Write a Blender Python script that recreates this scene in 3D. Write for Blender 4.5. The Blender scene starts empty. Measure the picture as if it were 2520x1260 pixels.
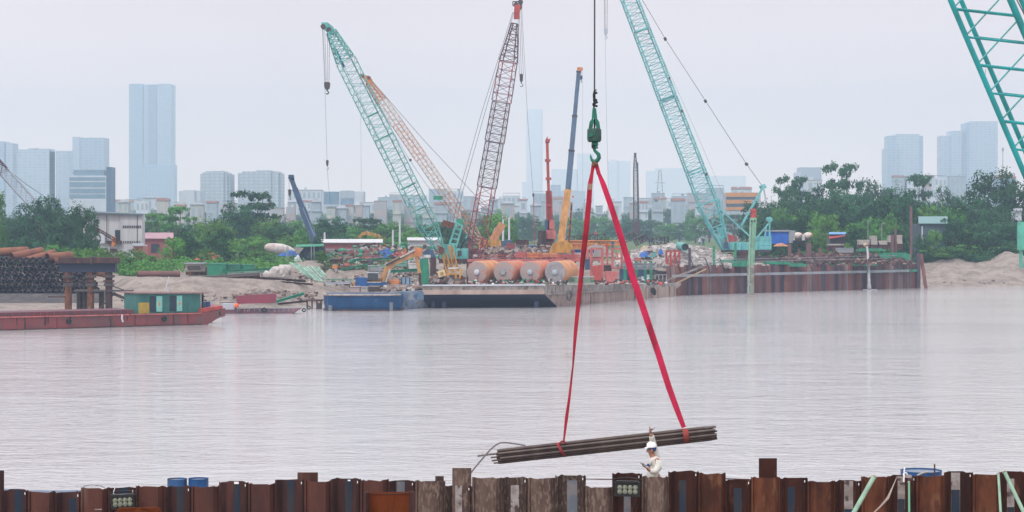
import bpy, bmesh, math, random
from mathutils import Vector as V, Matrix
random.seed(7)
R = math.radians
SC = bpy.context.scene
COL = SC.collection
F, HZ, CH = 5000.0, 560.0, 12.0          # focal length and horizon in photo pixels, eye height in metres

# ---------------------------------------------------------------- camera
cam = bpy.data.cameras.new('camera'); camo = bpy.data.objects.new('camera', cam); COL.objects.link(camo)
camo.location = (0, 0, CH); camo.rotation_euler = (R(90), 0, 0)
cam.sensor_width = 36; cam.lens = 36 * F / 2520; cam.shift_y = -(630 - HZ) / 2520
cam.clip_start = 1; cam.clip_end = 20000
SC.camera = camo

# ---------------------------------------------------------------- sky, sun, exposure
SUN_EL, SUN_AZ = 52, 215                  # behind the camera, to its left
world = bpy.data.worlds.new('World'); SC.world = world; world.use_nodes = True
nt = world.node_tree; nt.nodes.clear()
wo = nt.nodes.new('ShaderNodeOutputWorld')
sky = nt.nodes.new('ShaderNodeTexSky'); sky.sky_type = 'NISHITA'; sky.sun_disc = False
sky.sun_elevation = R(SUN_EL); sky.sun_rotation = R(SUN_AZ); sky.air_density = 1.2; sky.dust_density = 4
b1 = nt.nodes.new('ShaderNodeBackground'); b1.inputs[1].default_value = 0.10
nt.links.new(sky.outputs[0], b1.inputs[0])
b2 = nt.nodes.new('ShaderNodeBackground')   # the even cloud layer below the clear sky
geo = nt.nodes.new('ShaderNodeTexCoord'); sep = nt.nodes.new('ShaderNodeSeparateXYZ')
nt.links.new(geo.outputs['Generated'], sep.inputs[0])
cr = nt.nodes.new('ShaderNodeValToRGB'); cr.color_ramp.elements[0].position = 0.0
cr.color_ramp.elements[0].color = (1.28, 1.07, .98, 1)
cr.color_ramp.elements[1].position = 0.5; cr.color_ramp.elements[-1].color = (1.25, 1.22, 1.26, 1)
e = cr.color_ramp.elements.new(0.12); e.color = (.94, 0.79, 0.80, 1)
e = cr.color_ramp.elements.new(0.045); e.color = (1.13, .96, .91, 1)
nt.links.new(sep.outputs['Z'], cr.inputs[0])
cn = nt.nodes.new('ShaderNodeTexNoise'); cn.inputs['Scale'].default_value = 3.0; cn.inputs['Detail'].default_value = 4
nt.links.new(geo.outputs['Generated'], cn.inputs['Vector'])
cm = nt.nodes.new('ShaderNodeMapRange'); cm.inputs[1].default_value = .3; cm.inputs[2].default_value = .7
cm.inputs[3].default_value = 0.93; cm.inputs[4].default_value = 1.04
nt.links.new(cn.outputs[0], cm.inputs[0])
nt.links.new(cr.outputs[0], b2.inputs[0]); nt.links.new(cm.outputs[0], b2.inputs[1])
mx = nt.nodes.new('ShaderNodeMixShader'); mx.inputs[0].default_value = 0.85
nt.links.new(b1.outputs[0], mx.inputs[1]); nt.links.new(b2.outputs[0], mx.inputs[2]); nt.links.new(mx.outputs[0], wo.inputs[0])
sl = bpy.data.lights.new('sun', 'SUN'); sl.energy = 1.5; sl.angle = R(11); sl.color = (1, .95, .88)
so = bpy.data.objects.new('sun', sl); COL.objects.link(so)
so.rotation_euler = (R(90 - SUN_EL), 0, R(180 - SUN_AZ))
SC.view_settings.view_transform = 'Standard'; SC.view_settings.look = 'None'
SC.view_settings.exposure = 0.26; SC.view_settings.gamma = 1
SC.cycles.max_bounces = 5; SC.cycles.diffuse_bounces = 2; SC.cycles.glossy_bounces = 3
SC.cycles.transparent_max_bounces = 8; SC.cycles.volume_bounces = 1; SC.cycles.volume_step_rate = 4
SC.cycles.use_denoising = True

# ---------------------------------------------------------------- coordinates
def P(px, py, d): return V(((px - 1260) / F * d, d, CH - (py - HZ) / F * d))
def X(px, d): return (px - 1260) / F * d
def Z(py, d): return CH - (py - HZ) / F * d
def S(px, d): return px / F * d
def DW(py): return CH * F / (py - HZ)      # distance of the water surface seen at that row

# ---------------------------------------------------------------- materials
MC = {}
def M(name, c, c2=None, sc=1.0, st=(1, 1, 1), lo=.42, hi=.62, rough=.75, metal=0.0, bump=0.0, c3=None, s3=.2, lo3=.55, hi3=.65, rand=0.0, spec=.35, bsc=None):
    if name in MC: return MC[name]
    m = bpy.data.materials.new(name); m.use_nodes = True; MC[name] = m
    n = m.node_tree.nodes; l = m.node_tree.links; b = n['Principled BSDF']
    b.inputs['Roughness'].default_value = rough; b.inputs['Metallic'].default_value = metal
    b.inputs['Specular IOR Level'].default_value = spec
    b.inputs['Base Color'].default_value = (*c, 1)
    tc = n.new('ShaderNodeTexCoord'); mp = n.new('ShaderNodeMapping'); mp.inputs['Scale'].default_value = st
    l.new(tc.outputs['Object'], mp.inputs[0]); src = None
    if c2 is not None:
        no = n.new('ShaderNodeTexNoise'); no.inputs['Scale'].default_value = sc; no.inputs['Detail'].default_value = 5
        no.inputs['Roughness'].default_value = .65
        l.new(mp.outputs[0], no.inputs['Vector'])
        mr = n.new('ShaderNodeMapRange'); mr.inputs[1].default_value = lo; mr.inputs[2].default_value = hi
        l.new(no.outputs[0], mr.inputs[0])
        mi = n.new('ShaderNodeMix'); mi.data_type = 'RGBA'
        mi.inputs[6].default_value = (*c, 1); mi.inputs[7].default_value = (*c2, 1)
        l.new(mr.outputs[0], mi.inputs[0]); src = mi.outputs[2]
    if c3 is not None:
        no = n.new('ShaderNodeTexNoise'); no.inputs['Scale'].default_value = s3; no.inputs['Detail'].default_value = 6
        l.new(mp.outputs[0], no.inputs['Vector'])
        mr = n.new('ShaderNodeMapRange'); mr.inputs[1].default_value = lo3; mr.inputs[2].default_value = hi3
        l.new(no.outputs[0], mr.inputs[0])
        mi = n.new('ShaderNodeMix'); mi.data_type = 'RGBA'; mi.inputs[7].default_value = (*c3, 1)
        if src: l.new(src, mi.inputs[6])
        else: mi.inputs[6].default_value = (*c, 1)
        l.new(mr.outputs[0], mi.inputs[0]); src = mi.outputs[2]
    if rand:
        oi = n.new('ShaderNodeObjectInfo'); hs = n.new('ShaderNodeHueSaturation')
        a = n.new('ShaderNodeMapRange'); a.inputs[3].default_value = 1 - rand; a.inputs[4].default_value = 1 + rand
        l.new(oi.outputs['Random'], a.inputs[0]); l.new(a.outputs[0], hs.inputs['Value'])
        a2 = n.new('ShaderNodeMapRange'); a2.inputs[3].default_value = .5 - rand * .06; a2.inputs[4].default_value = .5 + rand * .06
        l.new(oi.outputs['Random'], a2.inputs[0]); l.new(a2.outputs[0], hs.inputs['Hue'])
        if src: l.new(src, hs.inputs['Color'])
        else: hs.inputs['Color'].default_value = (*c, 1)
        src = hs.outputs[0]
    if src: l.new(src, b.inputs['Base Color'])
    if bump:
        no = n.new('ShaderNodeTexNoise'); no.inputs['Scale'].default_value = bsc or sc * 3; no.inputs['Detail'].default_value = 6
        l.new(mp.outputs[0], no.inputs['Vector'])
        bu = n.new('ShaderNodeBump'); bu.inputs['Distance'].default_value = bump
        l.new(no.outputs[0], bu.inputs['Height']); l.new(bu.outputs[0], b.inputs['Normal'])
    return m

def paint(name, c, rust=.35, sc=1.2, **k):
    """weathered paint with grime and rust patches"""
    g = tuple(x * .62 + .01 for x in c)
    return M(name, c, g, sc=sc, st=k.pop('st', (1, 1, .45)), c3=k.pop('c3', (.14, .065, .035)), s3=k.pop('s3', 1.7),
             lo3=.72 - rust * .35, hi3=.84 - rust * .3, rough=k.pop('rough', .55), **k)

# ---------------------------------------------------------------- mesh builder
class MB:
    def __init__(s): s.v = []; s.f = []; s.m = []; s.mi = 0
    def add(s, vs, fs):
        o = len(s.v); s.v += [V(v) for v in vs]; s.f += [tuple(i + o for i in f) for f in fs]; s.m += [s.mi] * len(fs); return s
    def hexa(s, q):   # 8 corners: bottom 4 ccw, top 4 ccw
        return s.add(q, [(0, 3, 2, 1), (4, 5, 6, 7), (0, 1, 5, 4), (1, 2, 6, 5), (2, 3, 7, 6), (3, 0, 4, 7)])
    def box(s, a, b):
        x0, x1 = sorted((a[0], b[0])); y0, y1 = sorted((a[1], b[1])); z0, z1 = sorted((a[2], b[2]))
        return s.hexa([(x0, y0, z0), (x1, y0, z0), (x1, y1, z0), (x0, y1, z0), (x0, y0, z1), (x1, y0, z1), (x1, y1, z1), (x0, y1, z1)])
    def pbox(s, a, b):                          # both corners read off the photo; the box keeps the size it has at its front
        y0 = min(a[1], b[1]); k = [V((c[0] / c[1] * y0, c[1], CH - (CH - c[2]) / c[1] * y0)) for c in (a, b)]; return s.box(k[0], k[1])
    def rbox(s, c, size, rz=0, rx=0, ry=0):
        m = Matrix.Rotation(rz, 3, 'Z') @ Matrix.Rotation(rx, 3, 'X') @ Matrix.Rotation(ry, 3, 'Y')
        hx, hy, hz = size[0] / 2, size[1] / 2, size[2] / 2
        return s.hexa([V(c) + m @ V(p) for p in [(-hx, -hy, -hz), (hx, -hy, -hz), (hx, hy, -hz), (-hx, hy, -hz), (-hx, -hy, hz), (hx, -hy, hz), (hx, hy, hz), (-hx, hy, hz)]])
    def frame(s, a, b):
        t = (V(b) - V(a)); L = t.length; t = t / L if L else V((0, 0, 1))
        up = V((0, 0, 1)) if abs(t.z) < .95 else V((0, 1, 0))
        x = t.cross(up).normalized(); y = x.cross(t).normalized(); return t, x, y
    def beam(s, a, b, w, h=None, roll=0.0):
        h = h or w; a = V(a); b = V(b); t, x, y = s.frame(a, b)
        if roll: m = Matrix.Rotation(roll, 3, t); x = m @ x; y = m @ y
        x = x * w / 2; y = y * h / 2
        return s.hexa([a - x - y, a + x - y, a + x + y, a - x + y, b - x - y, b + x - y, b + x + y, b - x + y])
    def ibeam(s, a, b, w, h, t=.03):
        a = V(a); b = V(b); _, x, y = s.frame(a, b); o = y * (h - t) / 2
        s.beam(a + o, b + o, w, t); s.beam(a - o, b - o, w, t); s.beam(a, b, t, h - 2 * t - .004); return s
    def tube(s, a, b, r, n=6, r2=None, cap=True):
        r2 = r if r2 is None else r2; a = V(a); b = V(b); t, x, y = s.frame(a, b); vs = []
        for p, q in ((a, r), (b, r2)):
            for i in range(n):
                g = 2 * math.pi * i / n; vs.append(p + x * math.cos(g) * q + y * math.sin(g) * q)
        fs = [(i, (i + 1) % n, n + (i + 1) % n, n + i) for i in range(n)]
        if cap: fs += [tuple(range(n))[::-1], tuple(range(n, 2 * n))]
        return s.add(vs, fs)
    def path(s, pts, r, n=6, rr=None):
        pts = [V(p) for p in pts]; vs = []; k = len(pts); up = None
        for j, p in enumerate(pts):
            t = (pts[min(j + 1, k - 1)] - pts[max(j - 1, 0)]).normalized()
            if up is None: up = V((0, 0, 1)) if abs(t.z) < .9 else V((0, 1, 0))
            x = t.cross(up).normalized(); up = x.cross(t).normalized(); q = rr[j] if rr else r
            for i in range(n):
                g = 2 * math.pi * i / n; vs.append(p + x * math.cos(g) * q + up * math.sin(g) * q)
        fs = [(j * n + i, j * n + (i + 1) % n, (j + 1) * n + (i + 1) % n, (j + 1) * n + i) for j in range(k - 1) for i in range(n)]
        fs += [tuple(range(n))[::-1], tuple(range((k - 1) * n, k * n))]
        return s.add(vs, fs)
    def lathe(s, a, b, prof, n=24, cap=True):   # prof: [(t along a->b in metres, radius)]
        a = V(a); t, x, y = s.frame(a, b); vs = []; k = len(prof)
        for h, r in prof:
            for i in range(n):
                g = 2 * math.pi * i / n; vs.append(a + t * h + x * math.cos(g) * r + y * math.sin(g) * r)
        fs = [(j * n + i, j * n + (i + 1) % n, (j + 1) * n + (i + 1) % n, (j + 1) * n + i) for j in range(k - 1) for i in range(n)]
        if cap: fs += [tuple(range(n))[::-1], tuple(range((k - 1) * n, k * n))]
        return s.add(vs, fs)
    def ring(s, a, b, ro, ri, n=16):            # hollow pipe
        a = V(a); b = V(b); t, x, y = s.frame(a, b); vs = []
        for p, q in ((a, ro), (b, ro), (b, ri), (a, ri)):
            for i in range(n):
                g = 2 * math.pi * i / n; vs.append(p + x * math.cos(g) * q + y * math.sin(g) * q)
        fs = [(j * n + i, j * n + (i + 1) % n, ((j + 1) % 4) * n + (i + 1) % n, ((j + 1) % 4) * n + i) for j in range(4) for i in range(n)]
        return s.add(vs, fs)
    def prism(s, pts, ext):                     # planar outline pushed along ext
        n = len(pts); pts = [V(p) for p in pts]; e_ = V(ext)
        return s.add(pts + [p + e_ for p in pts], [tuple(range(n))[::-1], tuple(range(n, 2 * n))] + [(i, (i + 1) % n, n + (i + 1) % n, n + i) for i in range(n)])
    def disc(s, c, nrm, r, th, n=16): c = V(c); nn = V(nrm).normalized(); return s.tube(c - nn * th / 2, c + nn * th / 2, r, n)
    def torus(s, c, nrm, r, r2, n=20, k=6, arc=(0, 360)):
        c = V(c); t, x, y = s.frame(c, c + V(nrm)); full = arc[1] - arc[0] >= 360
        pts = [c + x * math.cos(R(arc[0] + (arc[1] - arc[0]) * i / n)) * r + y * math.sin(R(arc[0] + (arc[1] - arc[0]) * i / n)) * r for i in range(n + 1)]
        return s.path(pts, r2, k)
    def build(s, name, mat, parent=None, smooth=False, fix=True):
        me = bpy.data.meshes.new(name); o = bpy.data.objects.new(name, me); COL.objects.link(o)
        off = V((0, 0, 0)); q = parent
        while q is not None: off += q.location; q = q.parent
        if parent is None and s.v and getattr(s, 'own', True):      # a thing that is one mesh gets its origin at its own base
            mn = V((min(v[i] for v in s.v) for i in range(3))); mxx = V((max(v[i] for v in s.v) for i in range(3)))
            off = V(((mn.x + mxx.x) / 2, (mn.y + mxx.y) / 2, mn.z)); o.location = off
        me.from_pydata([tuple(v - off) for v in s.v], [], s.f)
        mats = mat if isinstance(mat, (list, tuple)) else [mat]
        for mm in mats: me.materials.append(mm)
        me.polygons.foreach_set('material_index', s.m)
        if smooth: me.polygons.foreach_set('use_smooth', [True] * len(s.f))
        if fix:
            bm = bmesh.new(); bm.from_mesh(me); bmesh.ops.recalc_face_normals(bm, faces=bm.faces); bm.to_mesh(me); bm.free()
        me.update()
        if smooth:
            try: me.set_sharp_from_angle(angle=R(40))
            except Exception: pass
        if parent: o.parent = parent
        return o

def tag(o, label=None, cat=None, group=None, kind=None):
    if label: o['label'] = label
    if cat: o['category'] = cat
    if group: o['group'] = group
    if kind: o['kind'] = kind
    return o
def thing(name, loc, label, cat, group=None):
    o = bpy.data.objects.new(name, None); COL.objects.link(o); o.location = V(loc); o.empty_display_size = .3
    return tag(o, label, cat, group)
def copy_tree(o, parent=None):
    c = o.copy(); COL.objects.link(c); c.parent = parent
    for ch in list(o.children): copy_tree(ch, c)
    return c
ORD = ['first', 'second', 'third', 'fourth', 'fifth', 'sixth', 'seventh', 'eighth', 'ninth', 'tenth', 'eleventh', 'twelfth',
       'thirteenth', 'fourteenth', 'fifteenth', 'sixteenth', 'seventeenth', 'eighteenth', 'nineteenth', 'twentieth']

# shared paints
STEEL = M('dark_steel', (.06, .06, .07), (.1, .07, .06), sc=2, rough=.5, metal=.3)
ROPE = M('wire_rope', (.05, .045, .05), rough=.6)
RUST = M('rusty_steel', (.17, .065, .035), (.08, .035, .025), sc=1.5, st=(1, 1, .4), c3=(.25, .13, .08), s3=2.5, rough=.9, bump=.02)
DRUST = M('dark_rusty_steel', (.075, .04, .04), (.04, .025, .03), sc=1.2, st=(1, 1, .3), c3=(.14, .06, .04), s3=2, rough=.9, bump=.01)
CONC = M('concrete', (.42, .38, .35), (.28, .25, .23), sc=.8, st=(1, 1, .5), c3=(.2, .16, .14), s3=1.4, rough=.95, bump=.02)
TEAL = paint('teal_paint', (.12, .42, .40), .2)
GREEN = paint('green_paint', (.03, .27, .16), .25)
LGREEN = paint('pale_green_paint', (.33, .52, .42), .2)
RED = paint('red_paint', (.45, .07, .06), .3)
PINKRED = paint('faded_red_paint', (.50, .15, .14), .3)
YEL = paint('yellow_paint', (.55, .28, .05), .3)
ORANGE = paint('orange_paint', (.62, .22, .07), .2)
BLUE = paint('blue_paint', (.02, .10, .30), .15)
DBLUE = paint('dark_blue_paint', (.05, .10, .19), .1)
WHITEP = paint('white_paint', (.62, .62, .62), .2)
BLACK = M('black_rubber', (.015, .015, .018), (.03, .03, .03), sc=3, rough=.8)
GLASS = M('dark_glass', (.03, .04, .055), rough=.12, spec=.6)
# ================================================================ water, river bed, banks
def water_mat():
    m = bpy.data.materials.new('river_water'); m.use_nodes = True; n = m.node_tree.nodes; l = m.node_tree.links; b = n['Principled BSDF']
    b.inputs['Base Color'].default_value = (.47, .46, .47, 1); b.inputs['Roughness'].default_value = .07; b.inputs['IOR'].default_value = 1.33
    tc = n.new('ShaderNodeTexCoord')
    hs = []
    for st, sc, amp in (((.5, 1.05, 1), 1.0, .10), ((.6, 1.5, 1), 2.3, .10), ((.04, .08, 1), 1.0, .24), ((.17, .30, 1), 1.0, .20)):
        mp = n.new('ShaderNodeMapping'); mp.inputs['Scale'].default_value = st; mp.inputs['Rotation'].default_value = (0, 0, R(6))
        l.new(tc.outputs['Object'], mp.inputs[0])
        no = n.new('ShaderNodeTexNoise'); no.inputs['Scale'].default_value = sc; no.inputs['Detail'].default_value = 3; no.inputs['Distortion'].default_value = .6
        l.new(mp.outputs[0], no.inputs['Vector'])
        mu = n.new('ShaderNodeMath'); mu.operation = 'MULTIPLY'; mu.inputs[1].default_value = amp; l.new(no.outputs[0], mu.inputs[0]); hs.append(mu)
    a = n.new('ShaderNodeMath'); l.new(hs[0].outputs[0], a.inputs[0]); l.new(hs[1].outputs[0], a.inputs[1])
    a2 = n.new('ShaderNodeMath'); l.new(a.outputs[0], a2.inputs[0]); l.new(hs[2].outputs[0], a2.inputs[1])
    a3 = n.new('ShaderNodeMath'); l.new(a2.outputs[0], a3.inputs[0]); l.new(hs[3].outputs[0], a3.inputs[1]); a2 = a3
    # calm lanes and wind-ruffled lanes
    mp = n.new('ShaderNodeMapping'); mp.inputs['Scale'].default_value = (.006, .022, 1); l.new(tc.outputs['Object'], mp.inputs[0])
    no = n.new('ShaderNodeTexNoise'); no.inputs['Scale'].default_value = 1.0; no.inputs['Detail'].default_value = 3; l.new(mp.outputs[0], no.inputs['Vector'])
    mr = n.new('ShaderNodeMapRange'); mr.inputs[1].default_value = .35; mr.inputs[2].default_value = .65; mr.inputs[3].default_value = .22; mr.inputs[4].default_value = 1.0
    l.new(no.outputs[0], mr.inputs[0])
    bu = n.new('ShaderNodeBump'); bu.inputs['Distance'].default_value = 1.0
    l.new(mr.outputs[0], bu.inputs['Strength']); l.new(a2.outputs[0], bu.inputs['Height']); l.new(bu.outputs[0], b.inputs['Normal'])
    return m
w = MB(); w.own = False
w.add([(-2500, -60, 0), (2500, -60, 0), (2500, 900, 0), (-2500, 900, 0)], [(0, 1, 2, 3)])
tag(w.build('river', water_mat()), kind='structure')

# bank line: photo column -> distance of the waterline, and width of the slope
BANK = [(-3000, 300, 30), (-200, 296, 34), (300, 294, 40), (560, 296, 34), (760, 312, 30), (1000, 336, 24), (1400, 380, 16), (1640, 372, 8),
        (1690, 372, 8), (2240, 412, 8), (2290, 411, 26), (2520, 414, 26), (4500, 430, 30)]
def bank(px):
    for (a, b_, c), (a2, b2_, c2) in zip(BANK, BANK[1:]):
        if px <= a2:
            t = max(0, (px - a) / (a2 - a)); return b_ + (b2_ - b_) * t, c + (c2 - c) * t
    return BANK[-1][1], BANK[-1][2]
from mathutils import noise as NZ
def fbm(x, y, s, o=4):
    return NZ.fractal(V((x / s, y / s, 3.1)), 1.0, 2.0, o)
def ground_z(px, d):
    yb, sl_ = bank(px); x = X(px, d); t = (d - yb) / sl_
    if t < 0: return max(-3.0, -.15 + t * 3)
    z = 3.9 * (1 - (1 - min(t, 1)) ** 1.8) * min(1, .25 + t)
    rough = min(1, t * 2)
    z += rough * (fbm(x, d, 9) * .9 + fbm(x, d, 2.5) * .42 + fbm(x, d, 40) * .5) * (1 if d < 480 else .4)
    if d > 470: z += .3 * fbm(x, d, 60)
    def hump(cx, cd, rx, rd, h):
        q = ((px - cx) / rx) ** 2 + ((d - cd) / rd) ** 2; return h * math.exp(-q)
    # sand heaps on the left bank, at the centre and on the right bank
    z += hump(330, 322, 60, 11, 1.3) + hump(430, 326, 80, 12, 1.2) + hump(610, 326, 80, 10, .8) + hump(440, 352, 50, 8, .9)
    z += hump(760, 366, 60, 12, 1.6) + hump(2340, 432, 60, 12, 1.6) + hump(2500, 436, 60, 14, 2.6) + hump(2440, 462, 40, 12, 2.0) + hump(2440, 424, 60, 8, .8)
    if 250 < px < 800 and d < 358:            # the crest of the sand stays below the things standing behind it
        row = 681 + max(0, (px - 500) * .045) + 2.5 * fbm(px, 7, 60); z = min(z, CH - (row - HZ) / F * d + max(0, d - 345) * .05)
    if d < 345 and px < 330: z = min(z, .35 + max(0, d - 316) * .12 + max(0, (px - 250) / 80) * 3 + max(0, d - 335) * .3)
    return z
def ground_mesh():
    cols = [-3200, -2200, -1400, -900, -600, -400] + list(range(-300, 2821, 12)) + [2900, 3000, 3200, 3500, 4000, 4600]
    rows = []; d = 284.0
    while d < 480: rows.append(d); d += 1.25
    while d < 1400: rows.append(d); d *= 1.02
    while d < 5200: rows.append(d); d *= 1.12
    rows.append(5200)
    vs = [(X(c, d), d, ground_z(c, d)) for d in rows for c in cols]; n = len(cols)
    fs = [(j * n + i, j * n + i + 1, (j + 1) * n + i + 1, (j + 1) * n + i) for j in range(len(rows) - 1) for i in range(n - 1)]
    return vs, fs
def ground_material():
    m = M('bank_soil', (.33, .28, .25), (.22, .185, .165), sc=.35, c3=(.2, .15, .12), s3=.9, lo3=.56, hi3=.74, rough=1, bump=.6, bsc=1.1)
    n = m.node_tree.nodes; l = m.node_tree.links; b = n['Principled BSDF']
    src = b.inputs['Base Color'].links[0].from_socket
    # grass away from the water, worn through with bare soil
    tc = n.new('ShaderNodeTexCoord'); sp = n.new('ShaderNodeSeparateXYZ'); l.new(tc.outputs['Object'], sp.inputs[0])
    no = n.new('ShaderNodeTexNoise'); no.inputs['Scale'].default_value = .03; no.inputs['Detail'].default_value = 6; l.new(tc.outputs['Object'], no.inputs['Vector'])
    ad = n.new('ShaderNodeMath'); ad.operation = 'MULTIPLY_ADD'; ad.inputs[1].default_value = 170; l.new(no.outputs[0], ad.inputs[0]); l.new(sp.outputs['Y'], ad.inputs[2])
    mr = n.new('ShaderNodeMapRange'); mr.inputs[1].default_value = 560; mr.inputs[2].default_value = 600; l.new(ad.outputs[0], mr.inputs[0])
    n2 = n.new('ShaderNodeTexNoise'); n2.inputs['Scale'].default_value = .12; n2.inputs['Detail'].default_value = 6; l.new(tc.outputs['Object'], n2.inputs['Vector'])
    g = n.new('ShaderNodeMix'); g.data_type = 'RGBA'; g.inputs[6].default_value = (.06, .115, .035, 1); g.inputs[7].default_value = (.13, .17, .06, 1); l.new(n2.outputs[0], g.inputs[0])
    mi = n.new('ShaderNodeMix'); mi.data_type = 'RGBA'; l.new(mr.outputs[0], mi.inputs[0]); l.new(src, mi.inputs[6]); l.new(g.outputs[2], mi.inputs[7])
    l.new(mi.outputs[2], b.inputs['Base Color'])
    return m
vs, fs = ground_mesh(); g_ = MB(); g_.own = False; g_.add(vs, fs)
gr = tag(g_.build('ground', ground_material(), smooth=True, fix=False), kind='structure')
gr.data.set_sharp_from_angle(angle=R(180))
def GZ(px, d): return ground_z(px, d)
# ================================================================ far city in the haze; extra haze is put into its paled colours
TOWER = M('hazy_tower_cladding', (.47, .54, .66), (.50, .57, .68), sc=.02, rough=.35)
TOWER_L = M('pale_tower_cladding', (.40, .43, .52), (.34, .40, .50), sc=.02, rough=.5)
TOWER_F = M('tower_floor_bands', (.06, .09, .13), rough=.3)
PALE = M('pale_render', (.58, .61, .67), (.46, .50, .57), sc=.1, st=(1, 1, .3), rough=.95)  # paled and blued to add haze to far walls; near things share it
def banded(name, c, c2, h=3.6, wv=None):
    m = M(name, c, rough=.4); n = m.node_tree.nodes; l = m.node_tree.links; b = n['Principled BSDF']
    tc = n.new('ShaderNodeTexCoord'); br = n.new('ShaderNodeTexBrick'); br.inputs['Scale'].default_value = 1
    br.inputs['Color1'].default_value = (*c, 1); br.inputs['Color2'].default_value = (*[x * .85 for x in c], 1); br.inputs['Mortar'].default_value = (*c2, 1)
    br.inputs['Brick Width'].default_value = wv or 6; br.inputs['Row Height'].default_value = h; br.inputs['Mortar Size'].default_value = .9
    br.offset = 0; mp = n.new('ShaderNodeMapping'); mp.inputs['Rotation'].default_value = (R(90), 0, 0)
    l.new(tc.outputs['Object'], mp.inputs[0]); l.new(mp.outputs[0], br.inputs['Vector']); l.new(br.outputs[0], b.inputs['Base Color'])
    return m
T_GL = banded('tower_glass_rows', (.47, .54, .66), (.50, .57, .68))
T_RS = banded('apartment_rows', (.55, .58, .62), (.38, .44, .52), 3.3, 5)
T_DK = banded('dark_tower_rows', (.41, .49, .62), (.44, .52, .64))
FAINT = M('haze_bleached_cladding', (.84, .85, .92), (.80, .82, .90), sc=.02, rough=.8)  # bleached so distant towers look more hazed than the air makes them
def tower(parts, d, label, name='office_tower', base=5.0, depth=30):
    """parts: (px0, px1, py_top, material, forward offset m)"""
    px0 = min(p[0] for p in parts); px1 = max(p[1] for p in parts)
    t = thing(name, (X((px0 + px1) / 2, d), d, base), label, 'tower', 'hazy towers on the skyline')
    for i, (a, b, y, m, off) in enumerate(parts):
        mb = MB(); mb.box((X(a, d), d - off, base - 1), (X(b, d), d + depth, Z(y, d)))
        mb.build('facade' if i == 0 else 'wing', m, t)
    return t
def roofbits(t, d, items):
    for a, b, y0, y1 in items:
        mb = MB(); mb.box((X(a, d), d + 4, Z(y1, d) - .5), (X(b, d), d + 14, Z(y0, d))); mb.build('roof_block', TOWER_L, t)
t = tower([(318, 425, 208, T_GL, 0), (318, 352, 206.5, T_DK, 2), (366, 386, 208, TOWER_L, 3), (386, 424, 207.5, T_GL, 2), (321, 429, 405, T_DK, 3.4)], 3500, 'tallest glass skyscraper on the hazy skyline')
roofbits(t, 3500, [(326, 345, 206, 208), (390, 418, 205.5, 208)])
t = tower([(-20, 31, 352, T_GL, 0), (-20, 12, 348, T_DK, 2)], 2600, 'cut off blue tower at the left edge of the skyline')
t = tower([(40, 122, 372, T_DK, 0), (46, 118, 368, T_GL, 2), (95, 122, 366, T_GL, 3)], 2500, 'broad hazy tower block with low crown left of the office block')
roofbits(t, 2500, [(66, 80, 365, 368), (84, 90, 364, 368)])
t = tower([(137, 182, 371, T_GL, 0), (180, 258, 339, T_DK, 4), (180, 198, 337, TOWER, 5)], 2700, 'stepped twin tower behind the office block with the dark side')
t = tower([(493, 567, 428, T_RS, 0), (500, 560, 424, T_RS, 3), (520, 552, 421, T_RS, 5)], 2000, 'pale round topped apartment tower left of its wider neighbour', 'apartment_tower')
roofbits(t, 2000, [(505, 512, 421, 424)])
t = tower([(585, 692, 426, T_RS, 0), (596, 686, 422, T_RS, 3), (632, 668, 419.5, T_RS, 5)], 2000, 'wide pale apartment tower right of the round topped one', 'apartment_tower')
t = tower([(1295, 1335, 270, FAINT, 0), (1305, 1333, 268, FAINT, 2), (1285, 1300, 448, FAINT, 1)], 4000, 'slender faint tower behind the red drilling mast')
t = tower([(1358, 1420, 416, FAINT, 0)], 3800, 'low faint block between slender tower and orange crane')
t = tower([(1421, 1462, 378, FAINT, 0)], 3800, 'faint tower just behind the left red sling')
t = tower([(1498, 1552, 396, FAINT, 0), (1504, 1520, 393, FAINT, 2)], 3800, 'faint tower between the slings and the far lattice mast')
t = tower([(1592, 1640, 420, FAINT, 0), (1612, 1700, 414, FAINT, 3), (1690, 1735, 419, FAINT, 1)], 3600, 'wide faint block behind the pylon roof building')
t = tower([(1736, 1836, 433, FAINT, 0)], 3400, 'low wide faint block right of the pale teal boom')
t = tower([(2186, 2272, 334, T_DK, 0), (2205, 2262, 330, T_GL, 2), (2180, 2214, 365, T_DK, 3)], 2700, 'stepped hazy tower above the trees beside the twin block')
t = tower([(2317, 2378, 334, T_GL, 0), (2340, 2366, 322, T_GL, 3), (2376, 2453, 303, T_DK, 5), (2385, 2453, 299, T_GL, 6)], 2800, 'big two part hazy tower left of the near teal boom')
t = tower([(1962, 2022, 424, PALE, 0), (1970, 2020, 412, TOWER_L, 3)], 2300, 'pale square block peeping over trees right of the teal crane')
t = tower([(440, 492, 470, PALE, 0), (452, 480, 468, PALE, 2)], 1900, 'low pale block left of the round topped apartment tower', 'apartment_tower')
t = tower([(1355, 1380, 455, T_DK, 0), (1380, 1440, 470, TOWER, 1)], 2200, 'low grey block behind the orange crane boom', 'apartment_tower')

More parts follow.
